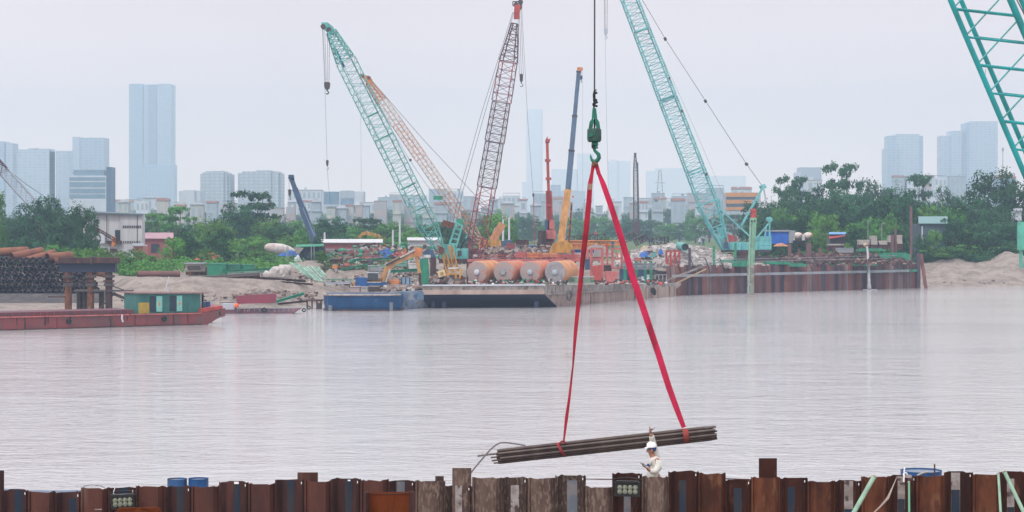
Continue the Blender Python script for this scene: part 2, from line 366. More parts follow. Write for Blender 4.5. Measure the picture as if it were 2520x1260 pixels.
# ---------------------------------------------------------------- mid-distance buildings: every storey window its own part
ROOFM = M('red_clay_roof', (.25, .10, .07), (.18, .08, .06), sc=.6, rough=.9)
GREYR = M('grey_sheet_roof', (.30, .32, .35), (.22, .24, .27), sc=.5, rough=.6)
HC = {'white': PALE, 'cream': M('cream_render', (.50, .48, .45), (.40, .39, .37), sc=.15, st=(1, 1, .3), rough=.95),
      'grey': M('grey_render', (.40, .45, .52), (.33, .38, .45), sc=.15, st=(1, 1, .3), rough=.95),
      'brick': M('brick_render', (.28, .16, .12), (.22, .13, .10), sc=.15, rough=.95),
      'pink': M('pink_render', (.46, .38, .38), (.38, .32, .33), sc=.15, rough=.95),
      'blue': M('blue_glazing', (.18, .27, .37), (.14, .22, .31), sc=.15, rough=.3),
      'orange': M('orange_panels', (.62, .25, .06), (.5, .2, .06), sc=.2, rough=.8)}
FGL = M('hazed_window_glass', (.33, .39, .46), rough=.25)  # lightened to put haze into the far panes
def house(px0, px1, pt, d, col, label, floors=3, cols_=3, roof='flat', gnd=4.5, depth=12, wd=None, name='town_house', cat='building', extra=()):
    x0, x1, zt = X(px0, d), X(px1, d), Z(pt, d)
    t = thing(name, ((x0 + x1) / 2, d, gnd), label, cat, 'town buildings behind the trees')
    mb = MB(); mb.box((x0, d, gnd - 1), (x1, d + depth, zt)); mb.build('wall', HC[col], t)
    h = (zt - gnd)
    if roof == 'flat':
        mb = MB(); mb.box((x0 - .3, d - .3, zt), (x1 + .3, d + depth + .3, zt + .35)); r_ = mb.build('roof', GREYR, t)
    elif roof == 'gable':
        mb = MB(); rh = min(2.6, (x1 - x0) * .2); e_ = .5
        mb.prism([(x0 - e_, d - e_, zt), (x0 - e_, d + depth + e_, zt), (x0 - e_, d + depth / 2, zt + rh)], (x1 - x0 + 2 * e_, 0, 0)); r_ = mb.build('roof', ROOFM, t)
    elif roof == 'canopy':
        mb = MB(); mb.box((x0 + .6, d, zt + 2.0), (x1 - .2, d + depth, zt + 2.25))
        for xx in (x0 + .8, x1 - .5): mb.box((xx, d + .2, zt), (xx + .2, d + .4, zt + 2.0)); mb.box((xx, d + depth - .4, zt), (xx + .2, d + depth - .2, zt + 2.0))
        r_ = mb.build('roof', GREYR, t)
    elif roof == 'hip':
        mb = MB(); rh = 1.8; e_ = .8; cx = (x0 + x1) / 2; q = (x1 - x0) * .22
        mb.add([(x0 - e_, d - e_, zt), (x1 + e_, d - e_, zt), (x1 + e_, d + depth + e_, zt), (x0 - e_, d + depth + e_, zt), (cx - q, d + depth / 2, zt + rh), (cx + q, d + depth / 2, zt + rh)],
               [(0, 1, 5, 4), (1, 2, 5), (2, 3, 4, 5), (3, 0, 4), (0, 3, 2, 1)]); r_ = mb.build('roof', GREYR, t)
    fh = h / floors; cw = (x1 - x0) / cols_; ww = cw * (wd or .5)
    for i in range(floors):
        if gnd + i * fh + fh < CH - (585 - HZ) / F * d: continue       # below what the trees let one see
        for j in range(cols_):
            if random.random() < .1: continue
            wx = x0 + cw * (j + .5); wz = gnd + fh * i + fh * .3
            mb = MB(); mb.box((wx - ww / 2, d - .08, wz), (wx + ww / 2, d + .06, wz + fh * .5)); mb.build('window', FGL, t)
        if i and random.random() < .7:
            mb = MB(); mb.box((x0 - .1, d - .9, gnd + fh * i - .15), (x1 + .1, d - .002, gnd + fh * i + .12)); mb.build('balcony', HC[col], t)
    if random.random() < .5:
        mb = MB(); tx = x0 + (x1 - x0) * random.uniform(.2, .7); mb.box((tx, d + 3, zt + .35), (tx + 2.2, d + 6, zt + 2.4)); mb.build('stair_tower', HC[col], t)
    return t
# the tall office block with ribbon glazing and a dark side slab
d = 1750; t = thing('office_block', (X(220, d), d, 4.5), 'white office block with wide glazed storeys and dark side slab', 'building', 'town buildings behind the trees')
MB().box((X(170, d), d, 3), (X(262, d), d + 18, Z(432, d))).build('wall', PALE, t)
MB().box((X(180, d), d + 2, Z(432, d) + .05), (X(255, d), d + 14, Z(418, d))).build('roof_room', HC['blue'], t)
MB().box((X(262, d) + .05, d - 1, 3), (X(274, d), d + 18, Z(411, d))).build('side_slab', DBLUE, t)
MB().box((X(172, d), d - .8, 3), (X(273, d), d - .002, Z(492, d))).build('podium', PALE, t)
for k, (y0, y1) in enumerate(((436, 444), (448, 460), (464, 475), (478, 488))):
    MB().box((X(171, d), d - .3, Z(y1, d)), (X(259, d), d - .004, Z(y0, d))).build('window_band', HC['blue'], t)
MB().path([P(177, 428, d + 3), P(184, 422, d + 3), P(200, 419, d + 3), P(235, 418, d + 3), P(256, 420, d + 3)], .35, 5).build('roof_rail', GREYR, t)
# long white institute with a glazed right half
house(708, 790, 468, 1680, 'white', 'long cream building with dome vault roof left of the glazed block', 4, 7, 'flat', depth=20)
d = 1650; t = thing('glazed_building', (X(842, d), d, 4.5), 'white framed building with large blue glass panels', 'building', 'town buildings behind the trees')
MB().box((X(793, d), d, 3), (X(895, d), d + 18, Z(471, d))).build('wall', PALE, t)
MB().box((X(797, d), d - .4, Z(503, d)), (X(834, d), d - .01, Z(472, d))).build('window', HC['blue'], t)
MB().box((X(838, d), d - .4, Z(488, d)), (X(871, d), d - .01, Z(469, d))).build('window', HC['grey'], t)
MB().box((X(838, d), d - .4, Z(503, d)), (X(871, d), d - .01, Z(490, d))).build('window', HC['blue'], t)
MB().box((X(805, d), d - .4, Z(524, d)), (X(890, d), d - .01, Z(510, d))).build('window', HC['blue'], t)
MB().box((X(800, d), d - 2.4, Z(508, d)), (X(893, d), d - .42, Z(505, d))).build('canopy', PALE, t)
for px in (806, 832, 862, 888): MB().box((X(px, d) - .25, d - 2.2, 3), (X(px, d) + .25, d - 1.7, Z(508, d) - .01)).build('column', PALE, t)
# orange striped school block
d = 1250; t = thing('striped_building', (X(1835, d), d, 4.5), 'orange and green striped block behind the teal crane mast', 'building', 'town buildings behind the trees')
MB().box((X(1785, d), d, 3), (X(1872, d), d + 14, Z(474, d))).build('wall', HC['grey'], t)
for k, (y0, y1) in enumerate(((474, 484), (492, 501), (510, 517))): MB().box((X(1786, d), d - .5, Z(y1, d)), (X(1868 - k * 18, d), d - .01, Z(y0, d))).build('orange_band', HC['orange'], t)
for y0, y1 in ((485, 491), (502, 509)): MB().box((X(1787, d), d - .2, Z(y1, d)), (X(1866, d), d - .015, Z(y0, d))).build('window_band', GLASS, t)
HOUSES = [
 (330, 372, 492, 1300, 'white', 'pale flat house left of the pagoda roofed house', 3, 3, 'flat'),
 (352, 406, 487, 1180, 'white', 'white house with stacked pagoda roof below the tallest skyscraper', 3, 4, 'hip'),
 (276, 336, 497, 1400, 'grey', 'grey shed roofed house right of the office block', 2, 4, 'gable'),
 (414, 446, 498, 1500, 'white', 'small pale house under the low pale block', 3, 2, 'flat'),
 (493, 520, 489, 1350, 'grey', 'slim grey house beneath the round topped apartment tower', 4, 2, 'canopy'),
 (560, 600, 500, 1400, 'white', 'pale house between the two apartment towers', 3, 3, 'flat'),
 (890, 925, 498, 1200, 'white', 'arched white house right of the glazed building', 3, 3, 'flat'),
 (930, 975, 486, 1500, 'grey', 'grey low house behind the teal boom, left side', 4, 4, 'flat'),
 (958, 1000, 478, 1700, 'pink', 'pinkish house crossed by the teal lattice boom', 5, 3, 'canopy'),
 (1000, 1050, 482, 1500, 'white', 'pale house seen between the teal and orange booms', 4, 4, 'flat'),
 (1055, 1100, 466, 1600, 'grey', 'tall grey house behind the upper orange boom', 5, 3, 'flat'),
 (1098, 1140, 470, 1450, 'white', 'pale block under the pendant ropes of the red crane', 4, 3, 'canopy'),
 (1140, 1172, 484, 1300, 'grey', 'grey house just left of the red boom', 3, 3, 'flat'),
 (1205, 1240, 490, 1250, 'white', 'low white house right of the red boom', 3, 3, 'flat'),
 (1236, 1280, 481, 1200, 'white', 'white house with roof terrace above the green tree', 4, 4, 'canopy'),
 (1312, 1348, 476, 1500, 'grey', 'grey house behind the red drilling mast', 4, 3, 'canopy'),
 (1350, 1385, 490, 1400, 'pink', 'pink walled house left of the orange crane', 3, 3, 'gable'),
 (1385, 1425, 470, 1500, 'white', 'pale tall house behind the orange crane boom', 5, 3, 'flat'),
 (1536, 1562, 486, 1300, 'grey', 'grey windowless block left of the far lattice mast', 4, 2, 'flat'),
 (1574, 1604, 488, 1350, 'white', 'pale house right of the far lattice mast', 4, 3, 'flat'),
 (1605, 1636, 476, 1300, 'grey', 'grey stair tower house carrying the roof pylon', 5, 3, 'flat'),
 (1612, 1640, 490, 1150, 'cream', 'cream house in front of the pylon house', 3, 2, 'gable'),
 (1642, 1668, 494, 1200, 'white', 'narrow white house between pylon house and flat roofs', 4, 2, 'canopy'),
 (1655, 1695, 482, 1350, 'grey', 'grey flat house with balconies left of the pale teal boom', 4, 3, 'canopy'),
 (1694, 1740, 476, 1300, 'pink', 'brownish house crossed by the pale teal boom', 5, 4, 'flat'),
 (1740, 1782, 462, 1250, 'grey', 'tall dark house right of the pale teal boom', 5, 3, 'canopy'),
 (1803, 1850, 466, 1300, 'white', 'white house with pitched attic above the striped block', 5, 3, 'gable'),
 (1985, 2023, 444, 900, 'white', 'white house with blue attic among the right trees', 5, 2, 'flat'),
 (2200, 2226, 436, 1300, 'grey', 'small grey house on the treeline under the stepped tower', 5, 2, 'gable'),
 (2232, 2268, 434, 1300, 'white', 'pale house behind the thin tree under the stepped tower', 5, 3, 'flat'),
 (2275, 2300, 432, 1300, 'pink', 'pinkish house just left of the two part tower', 5, 2, 'flat'),
 (2300, 2330, 438, 1200, 'white', 'white house below the left part of the two part tower', 6, 3, 'canopy'),
 (2338, 2375, 434, 1300, 'grey', 'grey roof house under the middle of the two part tower', 6, 3, 'flat'),
 (2455, 2500, 438, 1150, 'blue', 'bluish roofed house beside the near teal boom', 6, 3, 'gable'),
 (2290, 2312, 470, 1000, 'white', 'tall bare white wall among the right trees', 5, 1, 'flat'),
]
for h_ in HOUSES: house(*h_[:3], h_[3] * 1.5, h_[4], h_[5], h_[6], h_[7], h_[8])
# roof pylon
d = 1955; t = thing('roof_pylon', P(1624, 476, d), 'thin lattice pylon on the grey stair tower house', 'pylon')
mb = MB()
for sx in (-1, 1): mb.tube(P(1624 + sx * 7, 476, d + 3), P(1624 + sx * 2.5, 418, d + 3), .22, 4)
for k in range(6):
    a = k / 6; b_ = (k + 1) / 6
    mb.tube(P(1624 - 7 + 4.5 * a, 476 - 58 * a, d + 3), P(1624 + 7 - 4.5 * b_, 476 - 58 * b_, d + 3), .12, 4)
mb.build('mast', STEEL, t); MB().beam(P(1610, 450, d + 3), P(1638, 450, d + 3), .3).build('cross_arm', STEEL, t)
d = 2000; t = thing('radio_mast', P(2468, 470, d), 'thin pale radio mast beside the two part tower', 'mast')
MB().tube(P(2468, 470, d), P(2468, 364, d), .5, 6, .35).build('mast', GREYR, t); MB().tube(P(2468, 372, d), P(2468, 364, d), 1.1, 8).build('antenna', GREYR, t)
# white hoarding in the field
d = 1150; t = thing('hoarding', P(1607, 570, d), 'long white site hoarding standing in the far field', 'fence')
for k in range(6): MB().box((X(1576 + k * 10.8, d), d, GZ(1600, d) - .5), (X(1576 + k * 10.8 + 10.6, d), d + .2, Z(549 + (k % 2) * .6, d))).build('panel', PALE, t)

# low jumble of roofs in front of the big blocks
SPOT = [(300, 'the white shed'), (640, 'the tall airy tree'), (760, 'the dark blue jib'), (860, 'the long red shed'), (985, 'the thickest pale pole'), (1100, 'the teal gantry'), (1225, 'the yellow crawler crane'), (1330, 'the red drilling mast'), (1400, 'the orange crane'), (1480, 'the slings'), (1563, 'the far lattice mast'), (1660, 'the hoarding'), (1740, 'the pale teal boom')]
kk = {}; px = 290
while px < 1790:
    lm = min(SPOT, key=lambda a: abs(a[0] - px))[1]; k = kk.get(lm, 0); kk[lm] = k + 1; w_ = random.uniform(16, 34); col = random.choice(('white', 'grey', 'pink', 'cream', 'white', 'grey'))
    house(px, px + w_, random.uniform(492, 514), random.uniform(1330, 1430), col, '%s low hazy house from the left of those behind %s' % (ORD[k], lm), random.choice((2, 3, 4)), random.choice((1, 2, 3)), random.choice(('flat', 'gable', 'hip', 'canopy')), depth=9)
    px += w_ * random.uniform(.9, 1.9)
# ================================================================ trees: leaf clumps spread through lobes, tapered trunks with limbs
def leafm(name, c, c2):
    m = M(name, c, c2, sc=.5, lo=.35, hi=.65, rough=.75, rand=.22, spec=.12)
    return m
LEAF = [leafm('leaves_dark', (.015, .066, .030), (.04, .13, .042)), leafm('leaves_mid', (.045, .15, .032), (.11, .26, .045)),
        leafm('leaves_bright', (.07, .21, .03), (.14, .31, .05)), leafm('leaves_olive', (.055, .085, .035), (.09, .13, .05))]
BARK = M('bark', (.10, .075, .06), (.16, .13, .11), sc=2, st=(1, 1, .3), rough=1)
def crown_mesh(seed, lobes, n, leaf, flat=.8):
    """lobes: (x, y, z, rx, rz) in a unit crown 1 high, about 1 wide"""
    rnd = random.Random(seed); mb = MB(); tot = sum(l[3] ** 2 for l in lobes)
    for lx, ly, lz, rx, rz in lobes:
        k = int(n * rx ** 2 / tot); clumps = []
        for c in range(max(6, k // 26)):
            a = rnd.uniform(0, 6.283); u = rnd.uniform(-.75, 1); q = math.sqrt(1 - u * u); rr = rnd.uniform(.62, 1.04)
            clumps.append((V((lx + math.cos(a) * q * rx * rr, ly + math.sin(a) * q * rx * rr, lz + u * rz * rr)), V((math.cos(a) * q, math.sin(a) * q, u))))
        for cpos, cn_ in clumps:
            cr_ = rx * rnd.uniform(.2, .38)
            for _ in range(26):
                o = V((rnd.gauss(0, 1), rnd.gauss(0, 1), rnd.gauss(0, .7))) * cr_ * .55; p = cpos + o
                nn = (cn_ * 1.3 + V((rnd.uniform(-1, 1), rnd.uniform(-1, 1), rnd.uniform(-.4, 1.2)))).normalized()
                s_ = leaf * rnd.uniform(.6, 1.35); a = nn.orthogonal().normalized(); a = Matrix.Rotation(rnd.uniform(0, 6.28), 3, nn) @ a; b_ = nn.cross(a)
                mb.add([p - a * s_, p - b_ * s_ * .55, p + a * s_, p + b_ * s_ * .55], [(0, 1, 2, 3)])
    return mb
def lobeset(seed, k, spread, kind):
    rnd = random.Random(seed); L = []
    if kind == 'round':
        L = [(0, 0, .52, .36, .38), (.2, .1, .25, .26, .2), (-.2, -.1, .25, .26, .2)]
        for i in range(k): a = i * 2.4 + rnd.random(); q = rnd.uniform(.15, .3) * spread; L.append((math.cos(a) * q, math.sin(a) * q, rnd.uniform(.22, .84), rnd.uniform(.14, .24), rnd.uniform(.11, .2)))
    elif kind == 'tall':
        for i in range(k): a = i * 2.4 + rnd.random(); z = .2 + .75 * i / k; q = spread * (.34 - .22 * abs(z - .55) * 2) * rnd.uniform(.5, 1); L.append((math.cos(a) * q, math.sin(a) * q, z, rnd.uniform(.12, .2), rnd.uniform(.07, .12)))
    elif kind == 'airy':
        for i in range(k): a = i * 2.4 + rnd.random(); z = rnd.choice((.45, .6, .75, .88, .94)); q = spread * rnd.uniform(.1, .42) * (1.15 - z * .5); L.append((math.cos(a) * q, math.sin(a) * q, z, rnd.uniform(.09, .16), rnd.uniform(.035, .07)))
    elif kind == 'bush':
        for i in range(k): a = rnd.uniform(0, 6.28); q = spread * rnd.uniform(0, .42); L.append((math.cos(a) * q, math.sin(a) * q, rnd.uniform(.25, .7), rnd.uniform(.16, .26), rnd.uniform(.18, .28)))
    return L
PROTO = []
def proto(seed, kind, k, n, leaf, spread=1.0, trunk=.35):
    lobes = lobeset(seed, k, spread, kind); cm_ = crown_mesh(seed, lobes, n, leaf)
    rnd = random.Random(seed); tm = MB(); top = .6
    tm.path([(0, 0, -.06), (.01, .01, .15), (.0, -.01, .35), (.02, .0, top)], .03, 7, [.034, .026, .02, .01])
    for lx, ly, lz, rx, rz in lobes[: 12 if kind == 'airy' else 7]:
        z0 = rnd.uniform(.15, .4); tm.path([(0.005, 0, z0), (lx * .45, ly * .45, z0 + (lz - z0) * .55), (lx * .95, ly * .95, lz)], .01, 5, [.013, .009, .004])
    return cm_, tm
for sd, kd, k, n, lf, sp in ((1, 'round', 9, 6400, .021, 1), (2, 'round', 11, 6400, .021, 1.15), (3, 'tall', 13, 5000, .017, 1), (4, 'airy', 15, 4600, .018, 1), (5, 'bush', 9, 3600, .026, 1),
                             (6, 'round', 12, 6400, .021, 1), (7, 'airy', 19, 5400, .018, 1.1), (8, 'bush', 12, 3800, .025, 1.1)):
    c_, t_ = proto(sd, kd, k, n, lf, sp)
    PROTO.append([c_, t_, {}])
def tree(px, d, top, wpx, kind, leaf, label, group='trees on the far bank', name=None, base=None):
    """kind indexes PROTO; the mesh of one kind and leaf colour is built once and shared by its copies"""
    c_, t_, cache = PROTO[kind]; gz = (GZ(px, d) if base is None else base) - .2; h = Z(top, d) - gz
    key = leaf; bushy = kind in (4, 7)
    name = name or ('bush' if bushy else 'tree')
    if key not in cache:
        r_ = thing(name, (0, 0, 0), label, 'bush' if bushy else 'tree', group)
        t_.build('trunk', BARK, r_, fix=False); c_.build('crown', LEAF[leaf], r_, fix=False); cache[key] = r_
    else: r_ = copy_tree(cache[key]); r_['label'] = label; r_.name = name; r_['category'] = 'bush' if bushy else 'tree'; r_['group'] = group
    r_.location = (X(px, d), d, gz); wscale = S(wpx, d) / (.85 if kind not in (3, 6) else .7)
    r_.scale = (wscale, wscale, h); r_.rotation_euler = (0, 0, random.uniform(0, 6.28))
    return r_
B_, M_, G_, O_ = 0, 1, 2, 3
# hand-read trees: photo column, distance, top row, width in pixels, kind, leaf
TREES = [
 (100, 470, 476, 110, 5, B_, 'big dark tree with a lumpy crown left of the white shed'), (170, 466, 488, 110, 1, B_, 'dark spreading tree touching the white shed'),
 (215, 452, 540, 60, 0, B_, 'lower dark tree at the left wall of the white shed'), (40, 480, 520, 90, 1, B_, 'dark tree behind the stacked pipes'),
 (-6, 430, 462, 50, 5, M_, 'half cut tree at the left edge above the pipe stack'), (10, 470, 560, 90, 0, B_, 'dark low tree just above the stacked pipes'),
 (120, 380, 592, 70, 4, M_, 'mid green bush right behind the pipe stack'), (165, 372, 598, 50, 7, M_, 'green bush above the right end of the pipe stack'),
 (215, 365, 596, 60, 7, G_, 'bright bush above the rusty beam, beside the orange jib foot'), (262, 362, 598, 60, 4, G_, 'bright leafy bush in front of the white shed'),
 (300, 362, 605, 60, 7, G_, 'bright bush under the right corner of the white shed'), (318, 356, 625, 60, 4, M_, 'green bush over the right end of the rusty beam'),
 (428, 400, 578, 66, 0, G_, 'round bright tree in front of the red shack'), (395, 392, 640, 90, 4, M_, 'low bush between the round bright tree and the sand'),
 (455, 420, 560, 60, 2, B_, 'dark narrow tree behind the round bright tree'), (440, 560, 506, 100, 6, M_, 'light crowned tree behind the pink roof'),
 (380, 600, 525, 70, 3, M_, 'thin tree just right of the white shed'), (535, 412, 558, 80, 0, B_, 'dark round tree over the orange tarpaulin'),
 (525, 520, 522, 90, 1, G_, 'light green tree with broad crown left of the tall airy tree'), (575, 560, 510, 100, 1, B_, 'broad dark tree under the wide apartment tower'),
 (630, 570, 468, 110, 6, B_, 'tall airy tree standing up against the wide apartment tower'), (590, 560, 492, 90, 5, B_, 'airy tree left of the tallest airy tree'),
 (660, 540, 530, 90, 5, M_, 'rounded tree below the tall airy tree'), (700, 520, 552, 90, 0, B_, 'dark tree left of the dark blue crane jib'),
 (620, 402, 612, 70, 4, M_, 'bush left of the collapsed white tank'), (585, 410, 604, 60, 7, B_, 'dark bush over the green containers'), (650, 395, 618, 50, 7, B_, 'dark bush below the white tank'),
 (745, 470, 556, 50, 2, M_, 'slim tree left of the foot of the dark blue jib'), (783, 400, 580, 40, 2, B_, 'dark slim tree hiding the foot of the dark blue jib'),
 (797, 385, 610, 50, 4, M_, 'green bush at the right end of the dark shelter'), (810, 560, 530, 90, 5, B_, 'rounded tree behind the long red shed, left end'),
 (860, 600, 545, 90, 1, M_, 'tree behind the middle of the long red shed'), (905, 640, 538, 80, 3, B_, 'airy dark tree behind the yellow digger boom'),
 (950, 600, 548, 80, 0, M_, 'tree between the long red shed and the small white shed'), (1005, 560, 556, 80, 1, G_, 'light green tree behind the small white shed'),
 (1045, 620, 550, 70, 5, B_, 'dark tree behind the foot of the teal lattice boom'), (875, 410, 622, 70, 4, O_, 'olive bush in front of the long red shed'),
 (1225, 520, 510, 90, 1, G_, 'leafy green tree behind the yellow crawler crane'), (1208, 540, 520, 60, 5, M_, 'tree immediately right of the red lattice boom'),
 (1095, 560, 545, 60, 0, B_, 'dark tree behind the teal gantry'), (1445, 640, 570, 70, 4, M_, 'spreading bush in the field between the slings'), (1480, 660, 575, 60, 7, M_, 'bush right of the right sling foot in the field'),
 (1935, 700, 458, 60, 3, B_, 'airy tree left of the white house with blue attic'), (1960, 640, 430, 80, 6, B_, 'tall airy tree touching the faint square block'),
 (2080, 620, 398, 96, 6, B_, 'tallest flat topped airy tree right of the white attic house'), (2050, 560, 448, 110, 5, B_, 'big dark tree below the flat topped airy tree'),
 (2110, 540, 452, 120, 1, B_, 'big dark spreading tree behind the blue hut'), (2170, 540, 468, 120, 0, B_, 'big dark round tree above the waterspout'),
 (2150, 700, 434, 90, 5, B_, 'airy treetop above the waterspout'), (2200, 700, 438, 90, 1, B_, 'airy treetop under the stepped tower'),
 (2262, 640, 430, 76, 3, B_, 'thin see-through tree in front of the pale gable wall'), (2330, 640, 456, 80, 2, B_, 'thin airy tree left of the tall right tree'),
 (2435, 520, 408, 120, 5, B_, 'tall dark tree under the two part tower'), (2400, 500, 455, 100, 1, B_, 'dark tree left of the tall tree under the two part tower'),
 (2500, 500, 432, 120, 0, B_, 'dark tree cut by the right edge under the near boom'), (2470, 470, 495, 100, 1, B_, 'dark tree above the sand heap at the right'),
 (1905, 560, 480, 70, 1, B_, 'rounded tree right of the crane mast top'), (1925, 520, 505, 80, 5, M_, 'tree above the blue tarpaulin shed'),
 (1880, 600, 520, 70, 0, M_, 'tree in front of the striped block'), (1990, 500, 500, 100, 1, G_, 'light green tree above the mixer trucks'), (1950, 600, 470, 80, 0, B_, 'dark tree under the tall airy tree by the square block'),
 (2030, 470, 520, 80, 0, G_, 'bright green tree right above the blue and red hut'), (2080, 460, 545, 80, 4, G_, 'light bush right of the blue and red hut'),
 (2130, 455, 530, 90, 5, M_, 'tree behind the concrete blocks'), (2190, 450, 540, 80, 1, M_, 'tree behind the rusty post pair'), (2225, 480, 500, 80, 1, M_, 'tree left of the tall rusty post'),
 (2275, 470, 498, 80, 0, G_, 'yellow green tree above the teal roofed house'), (2330, 470, 490, 80, 1, M_, 'tree right behind the teal roofed house'),
 (2290, 438, 548, 40, 7, G_, 'small bright bush in front of the teal roofed house'), (2370, 460, 540, 90, 5, B_, 'dark tree right of the teal roofed house'),
 (2410, 455, 545, 90, 4, M_, 'broad bush above the right sand heap'), (2310, 434, 600, 90, 7, M_, 'low bush under the teal roofed house'), (2365, 436, 595, 80, 4, M_, 'low bush on the edge of the right sand'),
 (2490, 442, 598, 70, 7, M_, 'bush beside the green corner post'), (2060, 425, 585, 60, 7, G_, 'low bush left of the concrete blocks'), (1990, 412, 615, 80, 4, M_, 'low bush behind the wall right of the blue tarpaulin'), (1940, 408, 625, 60, 7, O_, 'olive bush behind the wall right of the crane'),
]
TREES += [(212, 430, 500, 66, 5, B_, 'dark tree overlapping the left end of the white shed'), (232, 425, 552, 40, 2, B_, 'dark narrow tree just before the left end of the white shed')]
for q in TREES: tree(*q)
# the continuous tree belts: each tree its own object, named after what it stands beside
LAND = [(0, 'the pipe stack'), (230, 'the white shed'), (390, 'the pink roof'), (530, 'the orange tarpaulin'), (640, 'the tall airy tree'), (760, 'the dark blue jib'), (860, 'the long red shed'),
        (960, 'the yellow digger boom'), (1045, 'the small white shed'), (1120, 'the teal gantry'), (1225, 'the yellow crawler crane'), (1312, 'the small hanging hook'), (1353, 'the red drilling mast'), (1400, 'the orange crane'),
        (1460, 'the slings'), (1563, 'the far lattice mast'), (1625, 'the hoarding'), (1720, 'the pale teal boom'), (1850, 'the striped block'), (1960, 'the mixer trucks'), (2060, 'the blue and red hut'),
        (2140, 'the waterspout'), (2245, 'the tall rusty post'), (2320, 'the teal roofed house'), (2420, 'the two part tower'), (2510, 'the right edge')]
cnt = {}
def belt(x0, x1, step, d0, d1, t0, t1, w0, w1, kinds, leaves, adj, where):
    x = x0
    while x < x1:
        lm = min(LAND, key=lambda a: abs(a[0] - x))[1]; k = cnt.get((where, lm), 0); cnt[(where, lm)] = k + 1
        lab = '%s %s tree from the left %s %s' % (ORD[k], adj, where.replace('in the ', '').replace(' row behind', ' row, behind'), lm)
        tree(x, random.uniform(d0, d1), random.uniform(t0, t1), random.uniform(w0, w1), random.choice(kinds), random.choice(leaves), lab, 'trees of the ' + adj + ' belt')
        x += step * random.uniform(.75, 1.25)
belt(-20, 2540, 32, 1450, 1700, 508, 530, 60, 90, (0, 1, 5), (B_, B_, M_), 'hazy blue green', 'in the far row behind')
belt(1180, 1900, 38, 1000, 1150, 524, 546, 60, 90, (0, 1, 5, 3), (B_, M_), 'hazy rounded', 'in the middle row behind')
belt(380, 1160, 40, 640, 760, 530, 552, 70, 100, (0, 1, 5), (M_, B_, M_), 'dusty green', 'in the middle row behind')
belt(-20, 360, 46, 520, 600, 525, 555, 70, 100, (0, 1, 5), (B_, M_), 'dusty green', 'in the middle row behind')
belt(1860, 2540, 40, 580, 680, 480, 520, 80, 110, (0, 1, 5), (B_, B_, M_), 'dense dark', 'in the middle row behind')
belt(340, 1100, 44, 480, 540, 566, 584, 66, 90, (0, 1, 4), (M_, G_, B_), 'low bushy', 'in the front row behind')
belt(1880, 2540, 44, 480, 520, 530, 560, 70, 100, (0, 1, 5), (B_, M_), 'low bushy', 'in the front row behind')

# undergrowth nobody could count: leaf clumps hugging the banks
def undergrowth(spans, n, leafm_, label, seed):
    rnd = random.Random(seed); mb = MB(); mb.own = False
    for _ in range(n):
        px0, px1, d0, d1, h = rnd.choice(spans); px = rnd.uniform(px0, px1); d = rnd.uniform(d0, d1)
        gz = GZ(px, d); hh = h * (.5 + .9 * abs(fbm(X(px, d), d, 7))) ; c = V((X(px, d), d, gz + rnd.uniform(0, hh))); R0 = rnd.uniform(.3, .7)
        for _ in range(9):
            p = c + V((rnd.gauss(0, R0), rnd.gauss(0, R0), rnd.gauss(0, R0 * .6))); nn = V((rnd.uniform(-1, 1), rnd.uniform(-1, .6), rnd.uniform(0, 1.3))).normalized(); s_ = rnd.uniform(.12, .3)
            a = nn.orthogonal().normalized(); a = Matrix.Rotation(rnd.uniform(0, 6.28), 3, nn) @ a; b_ = nn.cross(a); mb.add([p - a * s_, p - b_ * s_ * .6, p + a * s_, p + b_ * s_ * .6], [(0, 1, 2, 3)])
    tag(mb.build('undergrowth', leafm_, fix=False), label, None, None, 'stuff')
undergrowth([(-40, 330, 352, 392, 3.0), (240, 480, 356, 400, 2.4), (300, 420, 348, 362, 1.6), (500, 780, 372, 410, 2.6), (560, 680, 358, 378, 1.4), (480, 1000, 420, 450, 2.5)], 3600, LEAF[1], 'leafy undergrowth along the left bank behind the sand', 31)
undergrowth([(790, 1010, 372, 416, 1.5), (800, 900, 352, 372, 1.0), (1000, 1160, 440, 470, 2.5), (1400, 1700, 470, 560, 1.0)], 1600, LEAF[3], 'weeds growing between the scrap on the centre bank', 32)
undergrowth([(1900, 2110, 412, 440, 2.2), (1950, 2280, 440, 460, 3.2), (2262, 2560, 438, 462, 3.6), (2262, 2420, 432, 440, 2.0)], 3600, LEAF[0], 'dark undergrowth behind the right wall and sand', 33)
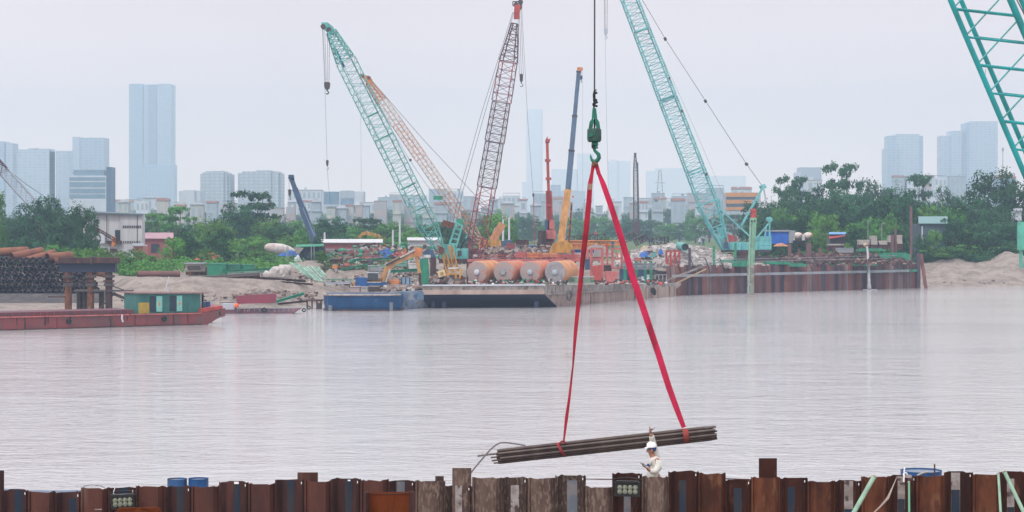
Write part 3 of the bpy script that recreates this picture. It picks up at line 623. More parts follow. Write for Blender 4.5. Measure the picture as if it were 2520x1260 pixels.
for k, (px, d, tp, w_, kd, lf, lab) in enumerate([(60, 400, 570, 90, 7, B_, 'dark bush above the middle of the pipe stack'), (150, 410, 560, 80, 4, B_, 'dark bush left below the white shed'), (205, 405, 575, 70, 7, B_, 'dark bush touching the left foot of the white shed'),
  (350, 400, 600, 60, 7, M_, 'bush under the brick red hut'), (372, 380, 622, 60, 4, G_, 'small bright bush right of the brick red hut'), (480, 420, 580, 70, 0, B_, 'dark round tree left of the orange tarpaulin'), (505, 398, 600, 60, 7, M_, 'bush before the orange tarpaulin'), (560, 400, 612, 60, 4, B_, 'dark bush at the right end of the orange tarpaulin'),
  (2025, 440, 560, 70, 1, M_, 'tree left of the blue and red hut'), (1965, 480, 520, 90, 5, B_, 'dark tree over the mixer trucks'), (2105, 440, 545, 80, 4, B_, 'dark bush behind the low block stack'), (2160, 440, 540, 80, 7, M_, 'bush behind the taller block stack'), (2215, 436, 548, 60, 4, B_, 'dark bush right of the post pair'),
  (2240, 470, 470, 90, 5, B_, 'dark tree behind the tallest rusty post'), (2264, 434, 562, 44, 7, B_, 'dark bush at the left wall of the teal roofed house'), (2345, 450, 530, 80, 0, B_, 'dark round tree at the right wall of the teal roofed house'), (2450, 448, 530, 100, 1, B_, 'dark spreading tree above the right sand ridge'), (2385, 480, 490, 100, 5, B_, 'dark round crown left of the tallest right tree'), (2510, 446, 545, 80, 0, B_, 'dark tree behind the mint green column'),
  (2040, 520, 462, 110, 1, B_, 'broad dark tree in the middle of the right grove'), (2130, 500, 480, 110, 5, B_, 'broad dark tree right of the middle of the right grove'), (2000, 560, 470, 90, 5, B_, 'dark tree under the white attic house'), (2195, 500, 475, 100, 0, B_, 'broad dark tree at the right end of the grove')]): tree(px, d, tp, w_, kd, lf, lab)
# ================================================================ cranes
def lat(mb, a, b, wa, wb, n, rc, rb, ha=None, hb=None, roll=0.0, sides=4, xb=False, rung=True):
    """lattice section: four chords, rungs and zigzag lacing; widths taper from a to b"""
    a = V(a); b = V(b); t = (b - a).normalized(); s_ = V((0, 1, 0)).cross(t).normalized(); u = s_.cross(t).normalized()
    if roll: m = Matrix.Rotation(roll, 3, t); s_ = m @ s_; u = m @ u
    ha = wa if ha is None else ha; hb = wb if hb is None else hb
    def c(k, q):
        w_ = wa + (wb - wa) * q; h_ = ha + (hb - ha) * q; p = a + (b - a) * q
        return p + s_ * (w_ / 2 if k in (0, 3) else -w_ / 2) + u * (h_ / 2 if k in (0, 1) else -h_ / 2)
    for k in range(4): mb.tube(c(k, 0), c(k, 1), rc, 5)
    for k in range(sides):
        k2 = (k + 1) % 4
        for i in range(n):
            q0, q1 = i / n, (i + 1) / n
            if rung: mb.tube(c(k, q0), c(k2, q0), rb, 4, cap=False)
            if (i % 2 == 0) or xb: mb.tube(c(k, q0), c(k2, q1), rb, 4, cap=False)
            if (i % 2 == 1) or xb: mb.tube(c(k2, q0), c(k, q1), rb, 4, cap=False)
    for k in range(4): mb.tube(c(k, 1), c((k + 1) % 4, 1), rb, 4, cap=False)
    return mb
def rope(pts, r, name, mat, parent, n=4):
    return MB().path(pts, r, n).build(name, mat, parent)
def hookblock(px, py0, py1, w, d, label, m=STEEL, name='hook_block'):
    """sheave block with cheek plates, swivel and open hook, hung between two photo rows"""
    h = S(py1 - py0, d); W_ = S(w, d); c = P(px, py0, d); t = thing(name, P(px, py1, d), label, 'crane hook')
    mb = MB()
    for s_ in (-1, 1): mb.prism([c + V((-W_ / 2, s_ * W_ * .22 - W_ * .05, -h * .08)), c + V((-W_ * .3, s_ * W_ * .22 - W_ * .05, 0)), c + V((W_ * .3, s_ * W_ * .22 - W_ * .05, 0)), c + V((W_ / 2, s_ * W_ * .22 - W_ * .05, -h * .08)), c + V((W_ * .42, s_ * W_ * .22 - W_ * .05, -h * .5)), c + V((W_ * .18, s_ * W_ * .22 - W_ * .05, -h * .62)), c + V((-W_ * .18, s_ * W_ * .22 - W_ * .05, -h * .62)), c + V((-W_ * .42, s_ * W_ * .22 - W_ * .05, -h * .5))], (0, W_ * .1, 0))
    mb.build('cheek_plate', m, t)
    MB().disc(c + V((0, 0, -h * .25)), (0, 1, 0), W_ * .4, W_ * .25, 14).build('sheave', STEEL, t)
    mb = MB(); mb.tube(c + V((0, 0, -h * .58)), c + V((0, 0, -h * .74)), W_ * .13, 8)
    o = c + V((0, 0, -h * .86)); rr = h * .12
    mb.path([c + V((0, 0, -h * .72)), o + V((rr * .9, 0, rr * .5)), o + V((rr, 0, -rr * .1)), o + V((rr * .5, 0, -rr * .95)), o + V((-rr * .4, 0, -rr * .95)), o + V((-rr * .95, 0, -rr * .2))], W_ * .08, 6, [W_ * .08, W_ * .1, W_ * .13, W_ * .13, W_ * .1, W_ * .04])
    mb.build('hook', m, t); return t

# ---- crane 1: teal lattice boom, tip up left
d = 330
A1 = thing('lattice_crane', P(1088, 664, d), 'tall teal lattice boom crane, its boom leaning furthest left', 'crane')
foot, tip = P(1088, 625, d), P(812, 72, d)
def along(q, o=V((0, 0, 0))): return foot + (tip - foot) * q + o
lat(MB(), along(0), along(.12), .8, 2.7, 4, .11, .055, .9, 2.4, roll=.35).build('boom_foot', TEAL, A1)
for k, (q0, q1, n) in enumerate(((.125, .33, 8), (.335, .54, 8), (.545, .72, 7), (.725, .86, 5))):
    lat(MB(), along(q0), along(q1), 2.7, 2.7, n, .095, .032, 2.4, 2.4, roll=.35).build('boom_section', TEAL, A1)
lat(MB(), along(.865), along(.99), 2.6, 1.3, 6, .11, .05, 2.2, 1.2, roll=.35, xb=True).build('boom_head', TEAL, A1)
mb = MB(); t_ = (tip - foot).normalized(); c = along(1.0)
mb.prism([P(790, 55, d - .5), P(806, 55, d - .5), P(820, 66, d - .5), P(822, 84, d - .5), P(808, 84, d - .5), P(796, 70, d - .5)], (0, 1.0, 0)); mb.build('head_plate', TEAL, A1)
for a_, b_ in ((796, 66), (810, 74)): MB().disc(P(a_, b_, d), (0, 1, 0), .42, 1.3, 14).build('head_sheave', STEEL, A1)
for q, s_ in ((.30, 1.0), (.52, 1.2), (.62, .8), (.2, 1.0)):
    MB().rbox(along(q), (2.6 * s_, .5, .16), rz=0, ry=-.46).build('walkway_plate', GREEN, A1)
MB().rbox(along(.87, V((-.8, -.3, 0))), (.5, .4, 3.2), ry=-.46).build('head_winch_box', DBLUE, A1)
mb = MB(); q1, q2 = along(.06, V((.9, 0, .3))), along(.955, V((.95, 0, .35)))
rope([q1, q2], .035, 'pendant_rope', ROPE, A1); rope([along(.05, V((-1.3, 0, .3))), along(.96, V((-.5, 0, -.2)))], .025, 'hoist_rope', ROPE, A1)
for dx, e_ in ((-7, 795), (-3, 799), (3, 806), (8, 811)): rope([P(e_, 70, d), P(805 + dx * .6, 206, d)], .028, 'hoist_rope', ROPE, A1)
rope([P(793, 64, d), P(800, 230, d), P(805, 398, d)], .022, 'auxiliary_rope', ROPE, A1)
hookblock(805, 202, 232, 15, d, 'dark hook block hanging under the tip of the leftmost teal boom')
hookblock(805.5, 394, 417, 6.5, d, 'small dark ball hook on the long rope of the leftmost teal boom', name='ball_hook')
rope([P(806, 417, d), P(808, 450, d), P(813, 500, d)], .02, 'tag_rope', ROPE, A1)
# its machinery on the barge: yellow A-legs and dark winch
for x0, x1 in ((1086, 1106), (1108, 1122)): lat(MB(), P(x1, 668, d), P(x0, 604, d), .9, .5, 6, .08, .04, roll=.2).build('support_leg', YEL, A1)
MB().rbox(P(1082, 615, d), (1.3, 1.6, 1.1), ry=.4).build('boom_hinge', RUST, A1)

# ---- crane 2: red lattice boom with teal gantry and house
d = 338
A2 = thing('lattice_crane', P(1150, 668, d), 'red and black lattice boom crane with teal ladder gantry', 'crane')
foot, tip = P(1166, 648, d), P(1272, 30, d)
REDB = M('red_boom_paint', (.30, .06, .07), (.12, .05, .07), sc=.35, lo=.4, hi=.6, rough=.6)
DRKB = M('dark_boom_paint', (.08, .05, .07), (.14, .06, .07), sc=.4, rough=.6)
lat(MB(), along(0), along(.1), 1.0, 2.7, 4, .12, .06, 1.0, 2.2, roll=-.3).build('boom_foot', REDB, A2)
for q0, q1, n, m in ((.103, .30, 6, REDB), (.303, .48, 5, DRKB), (.483, .64, 5, DRKB), (.643, .80, 5, REDB)):
    lat(MB(), along(q0), along(q1), 2.7, 2.5, n, .095, .038, 2.2, 2.0, roll=-.3, xb=(m is DRKB)).build('boom_section', m, A2)
lat(MB(), along(.803), along(.955), 2.6, .9, 7, .11, .045, 2.0, .9, roll=-.3).build('boom_head', DRKB, A2)
MB().prism([P(1264, 46, d - .5), P(1278, 46, d - .5), P(1281, 12, d - .5), P(1266, 12, d - .5)], (0, 1.0, 0)).build('head_plate', RED, A2)
mb = MB()
for a_, b_ in (((1262, 14), (1284, 14)), ((1262, 4), (1284, 4)), ((1262, 14), (1262, 4)), ((1272, 14), (1272, 4)), ((1284, 14), (1284, 4))): mb.beam(P(*a_, d), P(*b_, d), .16)
mb.build('head_frame', STEEL, A2)
for a_, b_ in ((1270, 12), (1281, 5), (1279, 18)): MB().disc(P(a_, b_, d), (0, 1, 0), .42, .9, 12).build('head_sheave', STEEL, A2)
for o_ in (0, 8): rope([P(1262 + o_ * .3, 30, d + o_ / 6), P(1186 + o_, 275, d + o_ / 6), P(1131 + o_, 470, d + o_ / 6), P(1114 + o_, 552, d + o_ / 6)], .035, 'pendant_rope', ROPE, A2)
for dx in (-5, 0, 5): rope([P(1278 + dx * .7, 16, d), P(1283 + dx, 184, d)], .028, 'hoist_rope', ROPE, A2)
rope([P(1284, 20, d), P(1299, 300, d), P(1312, 478, d)], .024, 'auxiliary_rope', ROPE, A2)
rope([P(1313, 488, d), P(1314.5, 545, d), P(1315, 604, d)], .06, 'red_tag_rope', RED, A2)
hookblock(1283, 182, 214, 9, d, 'dark narrow hook block below the tip of the red boom'); hookblock(1312.5, 476, 490, 5, d, 'small hook on the rope of the red boom', name='ball_hook')
g = MB()
for s_ in (-1, 1):
    g.beam(P(1100, 622, d + s_ * 1.2), P(1124, 545, d + s_ * 1.2), .35); g.beam(P(1119, 622, d + s_ * 1.2), P(1138, 553, d + s_ * 1.2), .3)
for k in range(6): q = k / 5; g.beam(P(1103 + 21 * q, 612 - 64 * q, d - 1.2), P(1121 + 16 * q, 612 - 56 * q, d - 1.2), .25)
g.build('gantry', TEAL, A2)
MB().disc(P(1131, 546, d), (0, 1, 0), .6, 2.6, 12).build('gantry_sheave', GREEN, A2)
MB().rbox(P(1103, 552, d), (2.0, 1.2, 1.0), ry=.3).build('gantry_bracket', RUST, A2)
MB().pbox(P(1083, 637, d - 2), P(1120, 602, d + 3)).build('machinery_house', TEAL, A2)
MB().pbox(P(1121, 637, d - 2), P(1152, 612, d + 3)).build('operator_cab', TEAL, A2)
MB().pbox(P(1126, 630, d - 2.06), P(1136, 617, d - 1.96)).build('cab_window', GLASS, A2)
for k in range(4): MB().rbox(P(1130 + k * 4, 618 - k * 8, d - 1), (.25, .25, 2.2), ry=.5).build('stay_bar', TEAL, A2)
MB().pbox(P(1080, 648, d - 3), P(1160, 638, d + 3.5)).build('turntable', DRUST, A2)
mb = MB(); mb.pbox(P(1092, 690, d - 3), P(1098, 648.2, d + 3)); mb.pbox(P(1148, 690, d - 3), P(1154, 648.2, d + 3)); mb.build('pedestal', DRUST, A2)
rope([P(1103, 552, d), P(1098, 600, d)], .04, 'boom_hoist_rope', ROPE, A2)

# ---- crane 3: yellow crawler crane with orange and cream boom
d = 430
A3 = thing('crawler_crane', P(1222, 628, d), 'yellow crawler crane with long cream and orange lattice boom', 'crane')
CREAM = paint('cream_boom_paint', (.55, .40, .30), .3); OCHB = paint('orange_boom_paint', (.55, .25, .12), .2)
foot, tip = P(1184, 600, d), P(902, 196, d)
lat(MB(), along(0), along(.1), .9, 1.9, 4, .12, .055, .9, 1.9, roll=.5).build('boom_foot', CREAM, A3)
for q0, q1, n, m in ((.103, .30, 8, OCHB), (.303, .52, 9, CREAM), (.523, .73, 9, OCHB), (.733, .87, 6, CREAM)):
    lat(MB(), along(q0), along(q1), 1.9, 1.8, n, .09, .035, 1.9, 1.8, roll=.5).build('boom_section', m, A3)
lat(MB(), along(.873), along(.985), 1.8, 1.0, 5, .12, .05, 1.6, 1.0, roll=.5, xb=True).build('boom_head', OCHB, A3)
MB().prism([P(886, 184, d - .5), P(906, 186, d - .5), P(916, 196, d - .5), P(914, 208, d - .5), P(902, 206, d - .5)], (0, 1, 0)).build('head_plate', ORANGE, A3)
for p_ in ((892, 186), (908, 192)): MB().disc(P(*p_, d), (0, 1, 0), .4, 1.2, 12).build('head_sheave', RUST, A3)
rope([P(908, 190, d), P(962, 252, d), P(1044, 346, d), P(1130, 438, d), P(1178, 490, d), P(1240, 555, d)], .045, 'pendant_rope', ROPE, A3)
rope([P(912, 230, d), P(1008, 394, d), P(1050, 455, d), P(1120, 540, d)], .035, 'hoist_rope', ROPE, A3)
rope([P(886, 190, d), P(888, 300, d), P(889, 470, d)], .02, 'auxiliary_rope', ROPE, A3)
MB().rbox(P(1078, 487, d - 1), (1.9, .7, .8)).build('rope_guide', GREEN, A3)
MB().disc(P(1010, 394, d), (0, 1, 0), .3, .4, 10).build('rope_spreader', STEEL, A3)
MB().pbox(P(1199, 612, d - 2), P(1233, 592, d + 3)).build('machinery_house', YEL, A3)
MB().pbox(P(1233.5, 611, d - 2), P(1242, 593, d + 3)).build('grille', DBLUE, A3)
MB().pbox(P(1243, 612, d - 2.2), P(1258, 591, d + 3)).build('counterweight', DBLUE, A3)
mb = MB(); mb.prism([P(1178, 612, d - 3), P(1198, 612, d - 3), P(1198, 588, d - 3), P(1184, 587, d - 3), P(1178, 600, d - 3)], (0, 1.6, 0)); mb.build('operator_cab', YEL, A3)
MB().prism([P(1181, 603, d - 3.05), P(1190, 605, d - 3.05), P(1190, 590, d - 3.05), P(1185, 590, d - 3.05)], (0, .1, 0)).build('cab_window', GLASS, A3)
MB().beam(P(1212, 592, d), P(1237, 550, d), .45, 1.6).build('mast', OCHB, A3)
mb = MB(); mb.beam(P(1206, 590, d), P(1219, 560, d), .18); mb.beam(P(1228, 590, d), P(1219, 560, d), .18); mb.build('back_stay', WHITEP, A3)
MB().pbox(P(1180, 617.8, d - 2.4), P(1262, 612.2, d + 3)).build('turntable', YEL, A3)
for yy in (d - 3.5, d + 2.2):
    mb = MB(); mb.prism([P(1180, 628, yy), P(1186, 634, yy), P(1254, 634, yy), P(1260, 628, yy), P(1256, 620, yy), P(1184, 620, yy)], (0, 1.2, 0)); tr = mb.build('crawler_track', DRUST, A3)

# ---- crane 4: telescopic crane, orange base and blue sections, on a red truck chassis
d = 345
A4 = thing('telescopic_crane', P(1380, 640, d), 'telescopic crane with orange lower boom and blue upper boom', 'crane')
f0, f1 = P(1378, 612, d), P(1398, 466, d)
MB().beam(f0, f1, 1.15, 1.5).build('base_boom', paint('orange_crane_paint', (.66, .34, .12), .15), A4)
tp = P(1424.5, 172, d); cur = f1; pts = [(0, .95), (.33, .82), (.62, .68), (.99, .55)]
for k in range(3):
    a_ = f1 + (tp - f1) * pts[k][0]; b_ = f1 + (tp - f1) * pts[k + 1][0]
    o_ = MB(); o_.beam(a_ - (b_ - a_).normalized() * .1, b_, pts[k][1], pts[k][1] * 1.1); o_.build('boom_section', paint('slate_blue_paint', (.10, .16, .25), .05), A4)
    MB().beam(b_ - (b_ - a_).normalized() * .25, b_ + (b_ - a_).normalized() * .02, pts[k][1] + .14, pts[k][1] * 1.1 + .14).build('boom_collar', STEEL, A4)
MB().prism([P(1420, 172, d - .4), P(1433, 174, d - .4), P(1433, 166, d - .4), P(1421, 165, d - .4)], (0, .8, 0)).build('boom_head', ORANGE, A4)
MB().disc(P(1430, 170, d), (0, 1, 0), .3, .5, 10).build('head_sheave', STEEL, A4)
for k in range(8):
    q = k / 8; a_ = f0 + (f1 - f0) * q; MB().rbox(a_ + V((1.0, 0, 0)), (.25, .5, .35)).build('boom_bracket', OCHB, A4)
MB().beam(P(1400, 600, d), P(1407, 500, d), .3).build('luffing_ram', RUST, A4)
rope([P(1430, 172, d), P(1430, 188, d)], .03, 'hoist_rope', ROPE, A4); rope([P(1434, 172, d), P(1434, 470, d)], .012, 'tag_rope', ROPE, A4)
hookblock(1430, 186, 203, 7, d, 'tiny blue hook under the telescopic crane tip', DBLUE)
mb = MB(); mb.prism([P(1352, 622, d - 1.5), P(1412, 622, d - 1.5), P(1408, 600, d - 1.5), P(1392, 592, d - 1.5), P(1362, 598, d - 1.5)], (0, 3, 0)); mb.build('slewing_frame', YEL, A4)
MB().pbox(P(1330, 641, d - 2), P(1424, 626, d + 2)).build('chassis', PINKRED, A4)
MB().pbox(P(1336, 632, d - 2.2), P(1372, 622.4, d - .5)).build('deck_box', OCHB, A4)
for px in (1338, 1352, 1392, 1410): MB().disc(P(px, 643, d - 2.1), (0, 1, 0), .55, .5, 14).build('wheel', BLACK, A4)

# ---- red drilling mast
d = 400
A5 = thing('drilling_rig', P(1354, 612, d), 'red drilling rig with a slim upright mast', 'drilling rig')
lat(MB(), P(1355, 612, d), P(1350.5, 470, d), 1.15, .9, 12, .16, .05, roll=0, xb=True).build('mast', RED, A5)
MB().beam(P(1355, 612, d), P(1350, 470, d), .75, .75).build('leader', RED, A5)
MB().beam(P(1350, 471, d), P(1346.5, 350, d), .55, .6).build('upper_leader', RED, A5)
MB().prism([P(1342, 352, d - .3), P(1352, 352, d - .3), P(1355, 340, d - .3), P(1349, 343, d - .3), P(1347, 335, d - .3), P(1342, 345, d - .3)], (0, .7, 0)).build('mast_head', RED, A5)
for py in (395, 440, 505): MB().rbox(P(1348 + (py - 395) * .04, py, d - .3), (1.1, .8, .5)).build('mast_bracket', RED, A5)
MB().pbox(P(1344, 588, d - 1.4), P(1368, 566, d + 1)).build('rotary_drive', PINKRED, A5)
MB().tube(P(1345, 612, d - .8), P(1345, 540, d - .8), .35, 8).build('drill_rod', DBLUE, A5)
MB().rbox(P(1358, 553, d - 1), (1.0, .8, 1.8)).build('hydraulic_head', PINKRED, A5)
MB().pbox(P(1322, 618, d - 2), P(1372, 596, d + 2)).build('engine_house', DRUST, A5)
for yy in (d - 3, d + 2): MB().prism([P(1318, 622, yy), P(1324, 628, yy), P(1370, 628, yy), P(1376, 622, yy), P(1370, 617, yy), P(1324, 617, yy)], (0, 1, 0)).build('crawler_track', STEEL, A5)

# ---- far grey lattice mast
d = 900; A6 = thing('lattice_tower', P(1565, 575, d), 'thin grey lattice mast standing far off in the field', 'mast')
lat(MB(), P(1565, 575, d), P(1564, 420, d), 2.0, 1.7, 18, .22, .1).build('mast', STEEL, A6)
lat(MB(), P(1564, 419, d), P(1563, 384, d), 1.7, .7, 5, .22, .1).build('mast_top', STEEL, A6)
MB().pbox(P(1560.5, 384, d - .6), P(1566, 376, d + .6)).build('mast_head', DRUST, A6)
MB().tube(P(1572, 545, d), P(1569, 400, d), .3, 6).build('drill_leader', STEEL, A6)
MB().pbox(P(1556, 577, d - 2), P(1574, 545, d + 2)).build('drill_cab', DRUST, A6)

# ---- crane 7: big pale teal crane on the right bank
d = 392
PTEAL = paint('pale_teal_paint', (.16, .50, .52), .12)
A7 = thing('crawler_crane', P(1840, 640, d), 'big pale teal crawler crane behind the right sheet pile wall', 'crane')
foot, tip = P(1786, 614, d), P(1527, -60, d)
lat(MB(), along(0), along(.17), 1.2, 4.0, 4, .2, .08, 1.0, 2.4, roll=.15).build('boom_foot', PTEAL, A7)
MB().prism([P(1777, 560, d - .3), P(1792, 612, d - .3), P(1782, 614, d - .3), P(1762, 560, d - .3)], (0, .6, 0)).build('foot_plate', PTEAL, A7)
for q0, q1, n in ((.173, .29, 6), (.293, .55, 15), (.553, .80, 14), (.803, 1.1, 16)):
    lat(MB(), along(q0), along(q1), 3.7 - q0 * .9, 3.7 - q1 * .9, n, .15, .045, 2.2, 2.2, roll=.12).build('boom_section', PTEAL, A7)
for q in (.28, .29, .545, .555, .80): 
    w_ = 3.6 - q; MB().rbox(along(q), (w_, 2.2, .22), ry=-.37).build('section_joint', PTEAL, A7)
for q in (.27, .5, .62): MB().rbox(along(q, V((1.6, -1.2, .2))), (.3, .3, .5)).build('rope_guide', STEEL, A7)
for o_ in (-1.0, 1.0): rope([P(1572, -15, d + o_), P(1635, 92, d + o_), P(1736, 248, d + o_), P(1838, 405, d + o_), P(1876, 458, d + o_)], .045, 'pendant_rope', ROPE, A7)
for px, py in ((1637, 96), (1736, 249), (1837, 404)): MB().rbox(P(px, py, d), (.3, 2.4, .6), ry=-.5).build('pendant_link', STEEL, A7)
rope([P(1560, -10, d), P(1680, 250, d), P(1780, 480, d), P(1812, 560, d)], .018, 'hoist_rope', ROPE, A7)
mb = MB()
for o_ in (-1.3, 1.3): mb.beam(P(1824, 556, d + o_), P(1877, 462, d + o_), .42)
for q in (.25, .55, .85): mb.beam(P(1824 + 53 * q, 556 - 94 * q, d - 1.3), P(1824 + 53 * q, 556 - 94 * q, d + 1.3), .25)
mb.build('mast', PTEAL, A7); MB().rbox(P(1877, 460, d), (.9, 3.0, .8), ry=-.5).build('mast_head', PTEAL, A7)
mb = MB(); 
for o_ in (-1.1, 1.1): mb.beam(P(1770, 512, d + o_), P(1848, 584, d + o_), .28)
mb.build('back_stop', PTEAL, A7)
mb = MB()
for o_ in (-1.2, 1.2): mb.beam(P(1894, 538, d + o_), P(1894, 585, d + o_), .28); mb.beam(P(1893, 548, d + o_), P(1852, 598, d + o_), .28); mb.beam(P(1886, 560, d + o_), P(1880, 592, d + o_), .2)
mb.build('a_frame', PTEAL, A7); MB().disc(P(1893, 540, d), (0, 1, 0), .5, 2.6, 12).build('a_frame_sheave', PTEAL, A7)
for k in range(4): rope([P(1878 + (k % 2) * 2, 462, d - 1 + k * .6), P(1891 + (k % 2) * 4, 538, d - 1 + k * .6)], .04, 'boom_hoist_rope', ROPE, A7)
rope([P(1820, 556, d), P(1782, 565, d)], .03, 'stay_rope', ROPE, A7)
MB().pbox(P(1791, 615, d - 2.2), P(1825, 596, d + 3)).build('engine_house', PTEAL, A7); MB().pbox(P(1826, 615, d - 2.2), P(1868.5, 596, d + 3)).build('machinery_house', PTEAL, A7)
for k in range(3): MB().pbox(P(1869, 614.5 - k * 11, d - 2.6), P(1898.5, 604 - k * 11, d + 3.2)).build('counterweight_slab', PTEAL, A7)
MB().rbox(P(1795, 588, d), (1.5, 1.2, 1.6), ry=.2).build('winch_guard', RED, A7); MB().prism([P(1808, 593, d), P(1815, 593, d), P(1813, 580, d)], (0, 1, 0)).build('warning_flag', RED, A7)
MB().pbox(P(1783, 612, d - 3.6), P(1792, 596, d - 2.3)).build('operator_cab', DBLUE, A7)
MB().pbox(P(1776, 620, d - 2.6), P(1898, 615.4, d + 3.4)).build('turntable', STEEL, A7)
for yy in (d - 4.2, d + 2.8):
    MB().prism([P(1770, 640, yy), P(1780, 646, yy), P(1892, 646, yy), P(1902, 640, yy), P(1896, 630, yy), P(1776, 630, yy)], (0, 1.2, 0)).build('crawler_track', STEEL, A7)
mb = MB(); mb.pbox(P(1815, 632, d - 2.8), P(1865, 620.2, d + 2.6)); mb.build('car_body', DRUST, A7)
# hook hanging by itself from the pale teal crane's tip above the frame
d = 392
for dx in (-4, 0, 4): rope([P(1491 + dx * 1.2, -60, d), P(1491 + dx * .8, 74, d)], .03, 'hoist_rope', ROPE, A7)
hookblock(1491, 70, 96, 10, d, 'grey hook block near the top edge between the slings and the pale teal boom', HC['grey'])
rope([P(1487, -60, d), P(1491, 200, d), P(1497, 480, d)], .018, 'auxiliary_rope', ROPE, A7); hookblock(1497, 480, 497, 6, d, 'small dark hook just right of the right sling', name='ball_hook')
rope([P(1497, 497, d), P(1498.5, 560, d)], .018, 'tag_rope', RED, A7)

# ---- crane 8: near teal boom in the top right corner
d = 70; VT = paint('vivid_teal_paint', (.01, .30, .31), .0, rough=.35)
A8 = thing('near_crane_boom', P(2790, 1060, d), 'near vivid teal lattice boom crossing the top right corner', 'crane')
u_ = V((.42, 0, -1)).normalized()
def lc(py, o=0, y=0): return P(2340 + py * .432, py, d) + V((0, y, 0))
def rc_(py, y=0): return P(2487 + py * .432 - 10, py, d) + V((0, y, 0))
rp = V((1, 0, .2))
def pt(side, back, py):
    return P((2339 if side == 0 else 2487) + py * .425 + (0 if not back else 26), py + (0 if side == 0 else 0), d + (1.9 if back else 0))
mb = MB()
for s_ in (0, 1):
    mb.tube(pt(s_, 0, -260), pt(s_, 0, 1430), .095 if s_ == 0 else .12, 10)
mb.build('chord', VT, A8)
mb = MB()
for s_ in (0, 1): mb.tube(pt(s_, 1, -260), pt(s_, 1, 1430), .085, 10)
mb.build('rear_chord', VT, A8)
rungs = [22 + 69 * k for k in range(-4, 20)]
for i, y0 in enumerate(rungs): MB().tube(pt(0, 0, y0), pt(1, 0, y0 + 17), .055 if i % 2 == 0 else .04, 8).build('rung', VT, A8)
for i, y0 in enumerate(rungs):
    MB().tube(pt(0, 0, y0 + 66), pt(1, 0, y0 - 44), .032, 6).build('diagonal', VT, A8)
for y0 in rungs[1::2]: MB().tube(pt(0, 1, y0), pt(1, 1, y0 + 17), .035, 6).build('rear_rung', VT, A8)
MB().tube(P(2492, -20, d), P(2600, 190, d), .02, 5).build('pendant_rope', M('maroon_rope', (.12, .03, .04)), A8)
rope([P(2426, 170, d), P(2422, 215, d)], .006, 'loose_cable', ROPE, A8)

# ---- left edge: dark lattice jib, small one below, dark blue telescopic jib, yellow digger booms
d = 500; A9 = thing('lattice_crane', P(150, 560, d), 'grey lattice jib dipping from the left edge behind the dark trees', 'crane')
foot, tip = P(160, 590, d), P(-60, 345, d)
for q0, q1, m in ((0, .35, DRKB), (.353, .68, HC['grey']), (.683, 1, DRKB)): lat(MB(), along(q0), along(q1), 2.2, 2.2, 6, .14, .06, roll=.3, xb=True).build('boom_section', m, A9)
rope([P(-40, 370, d), P(60, 450, d), P(133, 500, d)], .06, 'pendant_rope', ROPE, A9)
MB().pbox(P(140, 612, d - 2), P(185, 588, d + 2)).build('machinery_house', DBLUE, A9)
d = 372; B1 = thing('jib_crane', P(288, 606, d), 'orange footed jib leaning over the bushes before the white shed', 'crane')
lat(MB(), P(286, 592, d), P(236, 562, d), .5, .4, 6, .07, .04).build('boom_section', DRUST, B1)
MB().prism([P(274, 606, d), P(279, 608, d), P(285, 592, d), P(281, 580, d), P(277, 584, d)], (0, .8, 0)).build('boom_foot', ORANGE, B1)
MB().pbox(P(270, 622, d - .6), P(284, 612, d + 1.2)).build('engine_house', DRUST, B1)
d = 420; B2 = thing('telescopic_crane', P(775, 600, d), 'dark blue telescopic jib leaning left above the shelter', 'crane')
a_, b_ = P(776, 598, d), P(717, 440, d); dd = (b_ - a_)
for k, (q0, q1, w_) in enumerate(((0, .55, 1.5), (.551, .85, 1.2), (.851, 1, 1.0))): MB().beam(a_ + dd * q0, a_ + dd * q1, w_, w_ * .9).build('boom_section', paint('dusk_blue_paint', (.06, .11, .20), .0), B2)
MB().beam(a_ + dd * .04 + V((.5, -.8, 0)), a_ + dd * .55 + V((.2, -.8, 0)), .22).build('edge_rail', HC['blue'], B2)
MB().prism([P(709, 440, d - .5), P(724, 444, d - .5), P(722, 430, d - .5), P(710, 430, d - .5)], (0, 1, 0)).build('boom_head', DBLUE, B2)
rope([P(711, 434, d), P(712, 470, d)], .03, 'hoist_rope', ROPE, B2)
MB().pbox(P(760, 616, d - 1.4), P(792, 600, d + 1.4)).build('carrier', DBLUE, B2)
hookblock(713, 466, 492, 7, d, 'dark little hook dangling beside the dark blue jib')
def backhoe(pts, bucket, d, label, m, body=None, r=.38):
    t = thing('excavator', P(*pts[0], d), label, 'excavator')
    for a, b in zip(pts[:-2], pts[1:-1]): MB().beam(P(*a, d), P(*b, d), .45, r * 2).build('boom', m, t)
    MB().beam(P(*pts[-2], d), P(*pts[-1], d), .38, r * 1.6).build('stick', m, t)
    c = P(*pts[-1], d); w_ = bucket
    MB().prism([c + V((-w_ * .5, -.5, 0)), c + V((w_ * .5, -.5, 0)), c + V((w_ * .4, -.5, -w_)), c + V((-w_ * .1, -.5, -w_ * 1.1)), c + V((-w_ * .6, -.5, -w_ * .6))], (0, 1.1, 0)).build('bucket', m, t)
    if body:
        x0, y0, x1, y1 = body
        MB().pbox(P(x0, y0, d - 1.4), P(x1, y1, d + 1.4)).build('body', m, t)
        MB().pbox(P(x0, y1, d - 1.5), P(x0 + (x1 - x0) * .35, y1 - (y0 - y1) * .7, d - .2)).build('cab', GLASS, t)
        for yy in (d - 1.9, d + 1.2): MB().prism([P(x0 - 3, y0 + 3, yy), P(x0, y0 + 7, yy), P(x1, y0 + 7, yy), P(x1 + 3, y0 + 3, yy), P(x1, y0, yy), P(x0, y0, yy)], (0, .7, 0)).build('crawler_track', STEEL, t)
    return t
